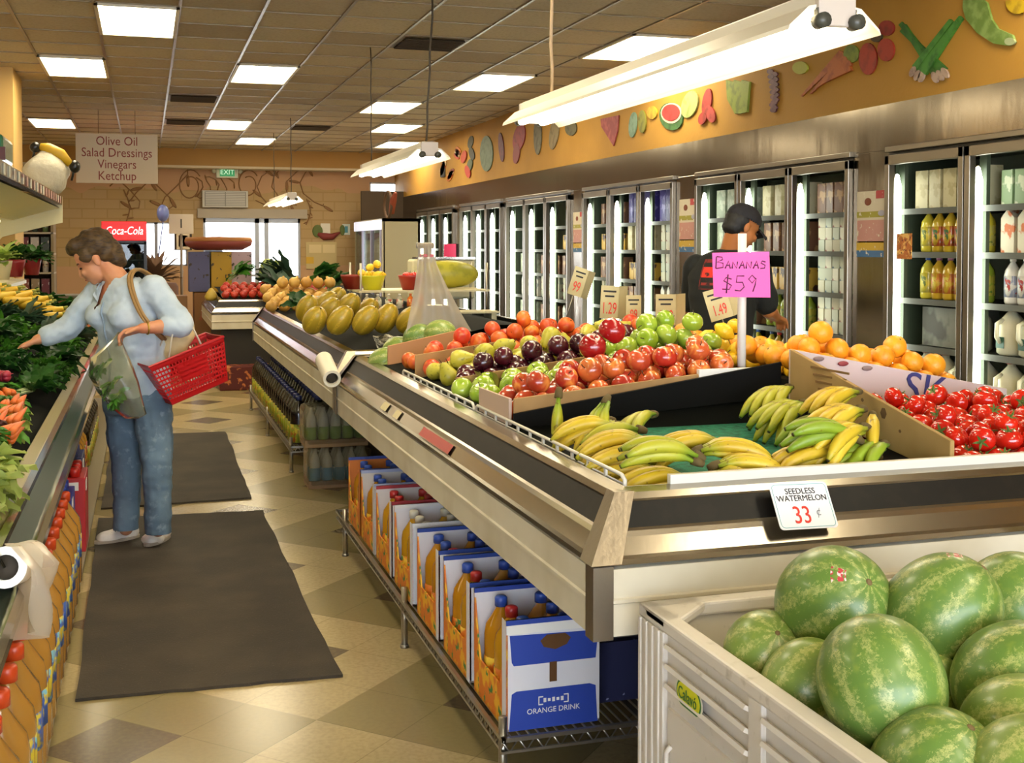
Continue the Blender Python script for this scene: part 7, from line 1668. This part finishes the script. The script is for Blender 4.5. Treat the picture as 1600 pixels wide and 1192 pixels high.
mpart('hair', remesh(m, .008, 8, lambda p: .004 * noise.noise(p * 60)), M('hair_black', '#12100e', .6), root)
CAPM = M('cap_black', '#17151a', .8, n=(30, '#232028', .5, .7))
m = MB(); m.ell(hc + Rm @ V((-.012, 0, .045)), (.112, .09, .085), R=Rm, n=20, m=14); cc = hc.copy(); uu = Rm @ V((0, 0, 1))
cp = remesh(m, .008, 2, None, lambda p: (p - cc).dot(uu) < .03); mpart('cap', cp, CAPM, root)
vis = MB().surf(lambda a, b: hc + Rm @ V((.08 + .085 * b * (1 - .35 * (2 * a - 1) ** 2), (a - .5) * .155, .035 - .03 * b - .035 * (2 * a - 1) ** 2)), 10, 5); o = part('visor', vis, CAPM, root, world=True); o.modifiers.new('thickness', 'SOLIDIFY').thickness = .004
part('cap_button', MB().ell(hc + Rm @ V((-.1, .03, .07)), .009, n=8, m=6), M('cap_badge', '#b5a878', .5), root, world=True)
m = MB(); m.loft([ms(z, a + .014, b + .014, fo) for z, a, b, fo in TS[:-1]] + [ms(1.53, .08, .075, .1)])
for a, b in ((shl, ell_), (shr, elr)): m.capsule(a, a.lerp(b, .82), .078, .072)
tm = remesh(m, .0095, 3, lambda p: .008 * noise.noise(V((p.x * 8, p.y * 8, p.z * 13))), lambda p: p.z < .86 or p.z > 1.545); mpart('shirt', tm, M('shirt_black', '#131512', .85), root)
bv = BVHTree.FromPolygons([v.co + root.location for v in tm.vertices], [tuple(p.vertices) for p in tm.polygons])
def back_patch(nm, u0, v0, u1, v1, c, off, shape=None):
    def P_(a, b):
        x = u0 + (u1 - u0) * a; z = v0 + (v1 - v0) * b
        p = V((bm_.x, bm_.y, z)) - lm_ * x; r = bv.ray_cast(p - fm * .6, fm); return (r[0] if r[0] else p - fm * .13) - fm * off
    part(nm, MB().surf(P_ if not shape else (lambda a, b: P_(*shape(a, b))), 10, 10), M('print_' + c, c, .8, n=(30, '#3a1512', .55, .65)), root, world=True)
back_patch('shirt_print', -.09, 1.3, .07, 1.475, '#7d201a', .003); back_patch('shirt_print', -.083, 1.306, .063, 1.455, '#1a1512', .0045); back_patch('shirt_print', -.08, 1.37, .06, 1.43, '#d0301f', .006, lambda a, b: (a, b * (.5 if a > .62 else 1)))
back_patch('shirt_print', -.075, 1.325, .05, 1.34, '#8a2a22', .006)
m = MB(); m.loft([ms(.92, .165, .12), ms(.84, .18, .13), ms(.78, .175, .12)])
for h, k, a in LG: m.capsule(h, k, .1, .08); m.capsule(k, a, .08, .072)
mpart('trousers', remesh(m, .011, 3, lambda p: .006 * noise.noise(p * 10), lambda p: p.z < .04), M('trousers_dark', '#23252b', .85), root)
for h, k, a in LG:
    o = V((a.x, a.y, 0)) + fm * .04; m = MB(); m.capsule(o - fm * .08 + V((0, 0, .045)), o + fm * .1 + V((0, 0, .038)), .043, .036); mpart('shoe', remesh(m, .008, 2, None, lambda p: p.z < .003), M('shoe_black', '#1b1917', .6), root)

# prototypes are not part of the shop
for p in PROTOS:
    try: bpy.data.objects.remove(p)
    except ReferenceError: pass
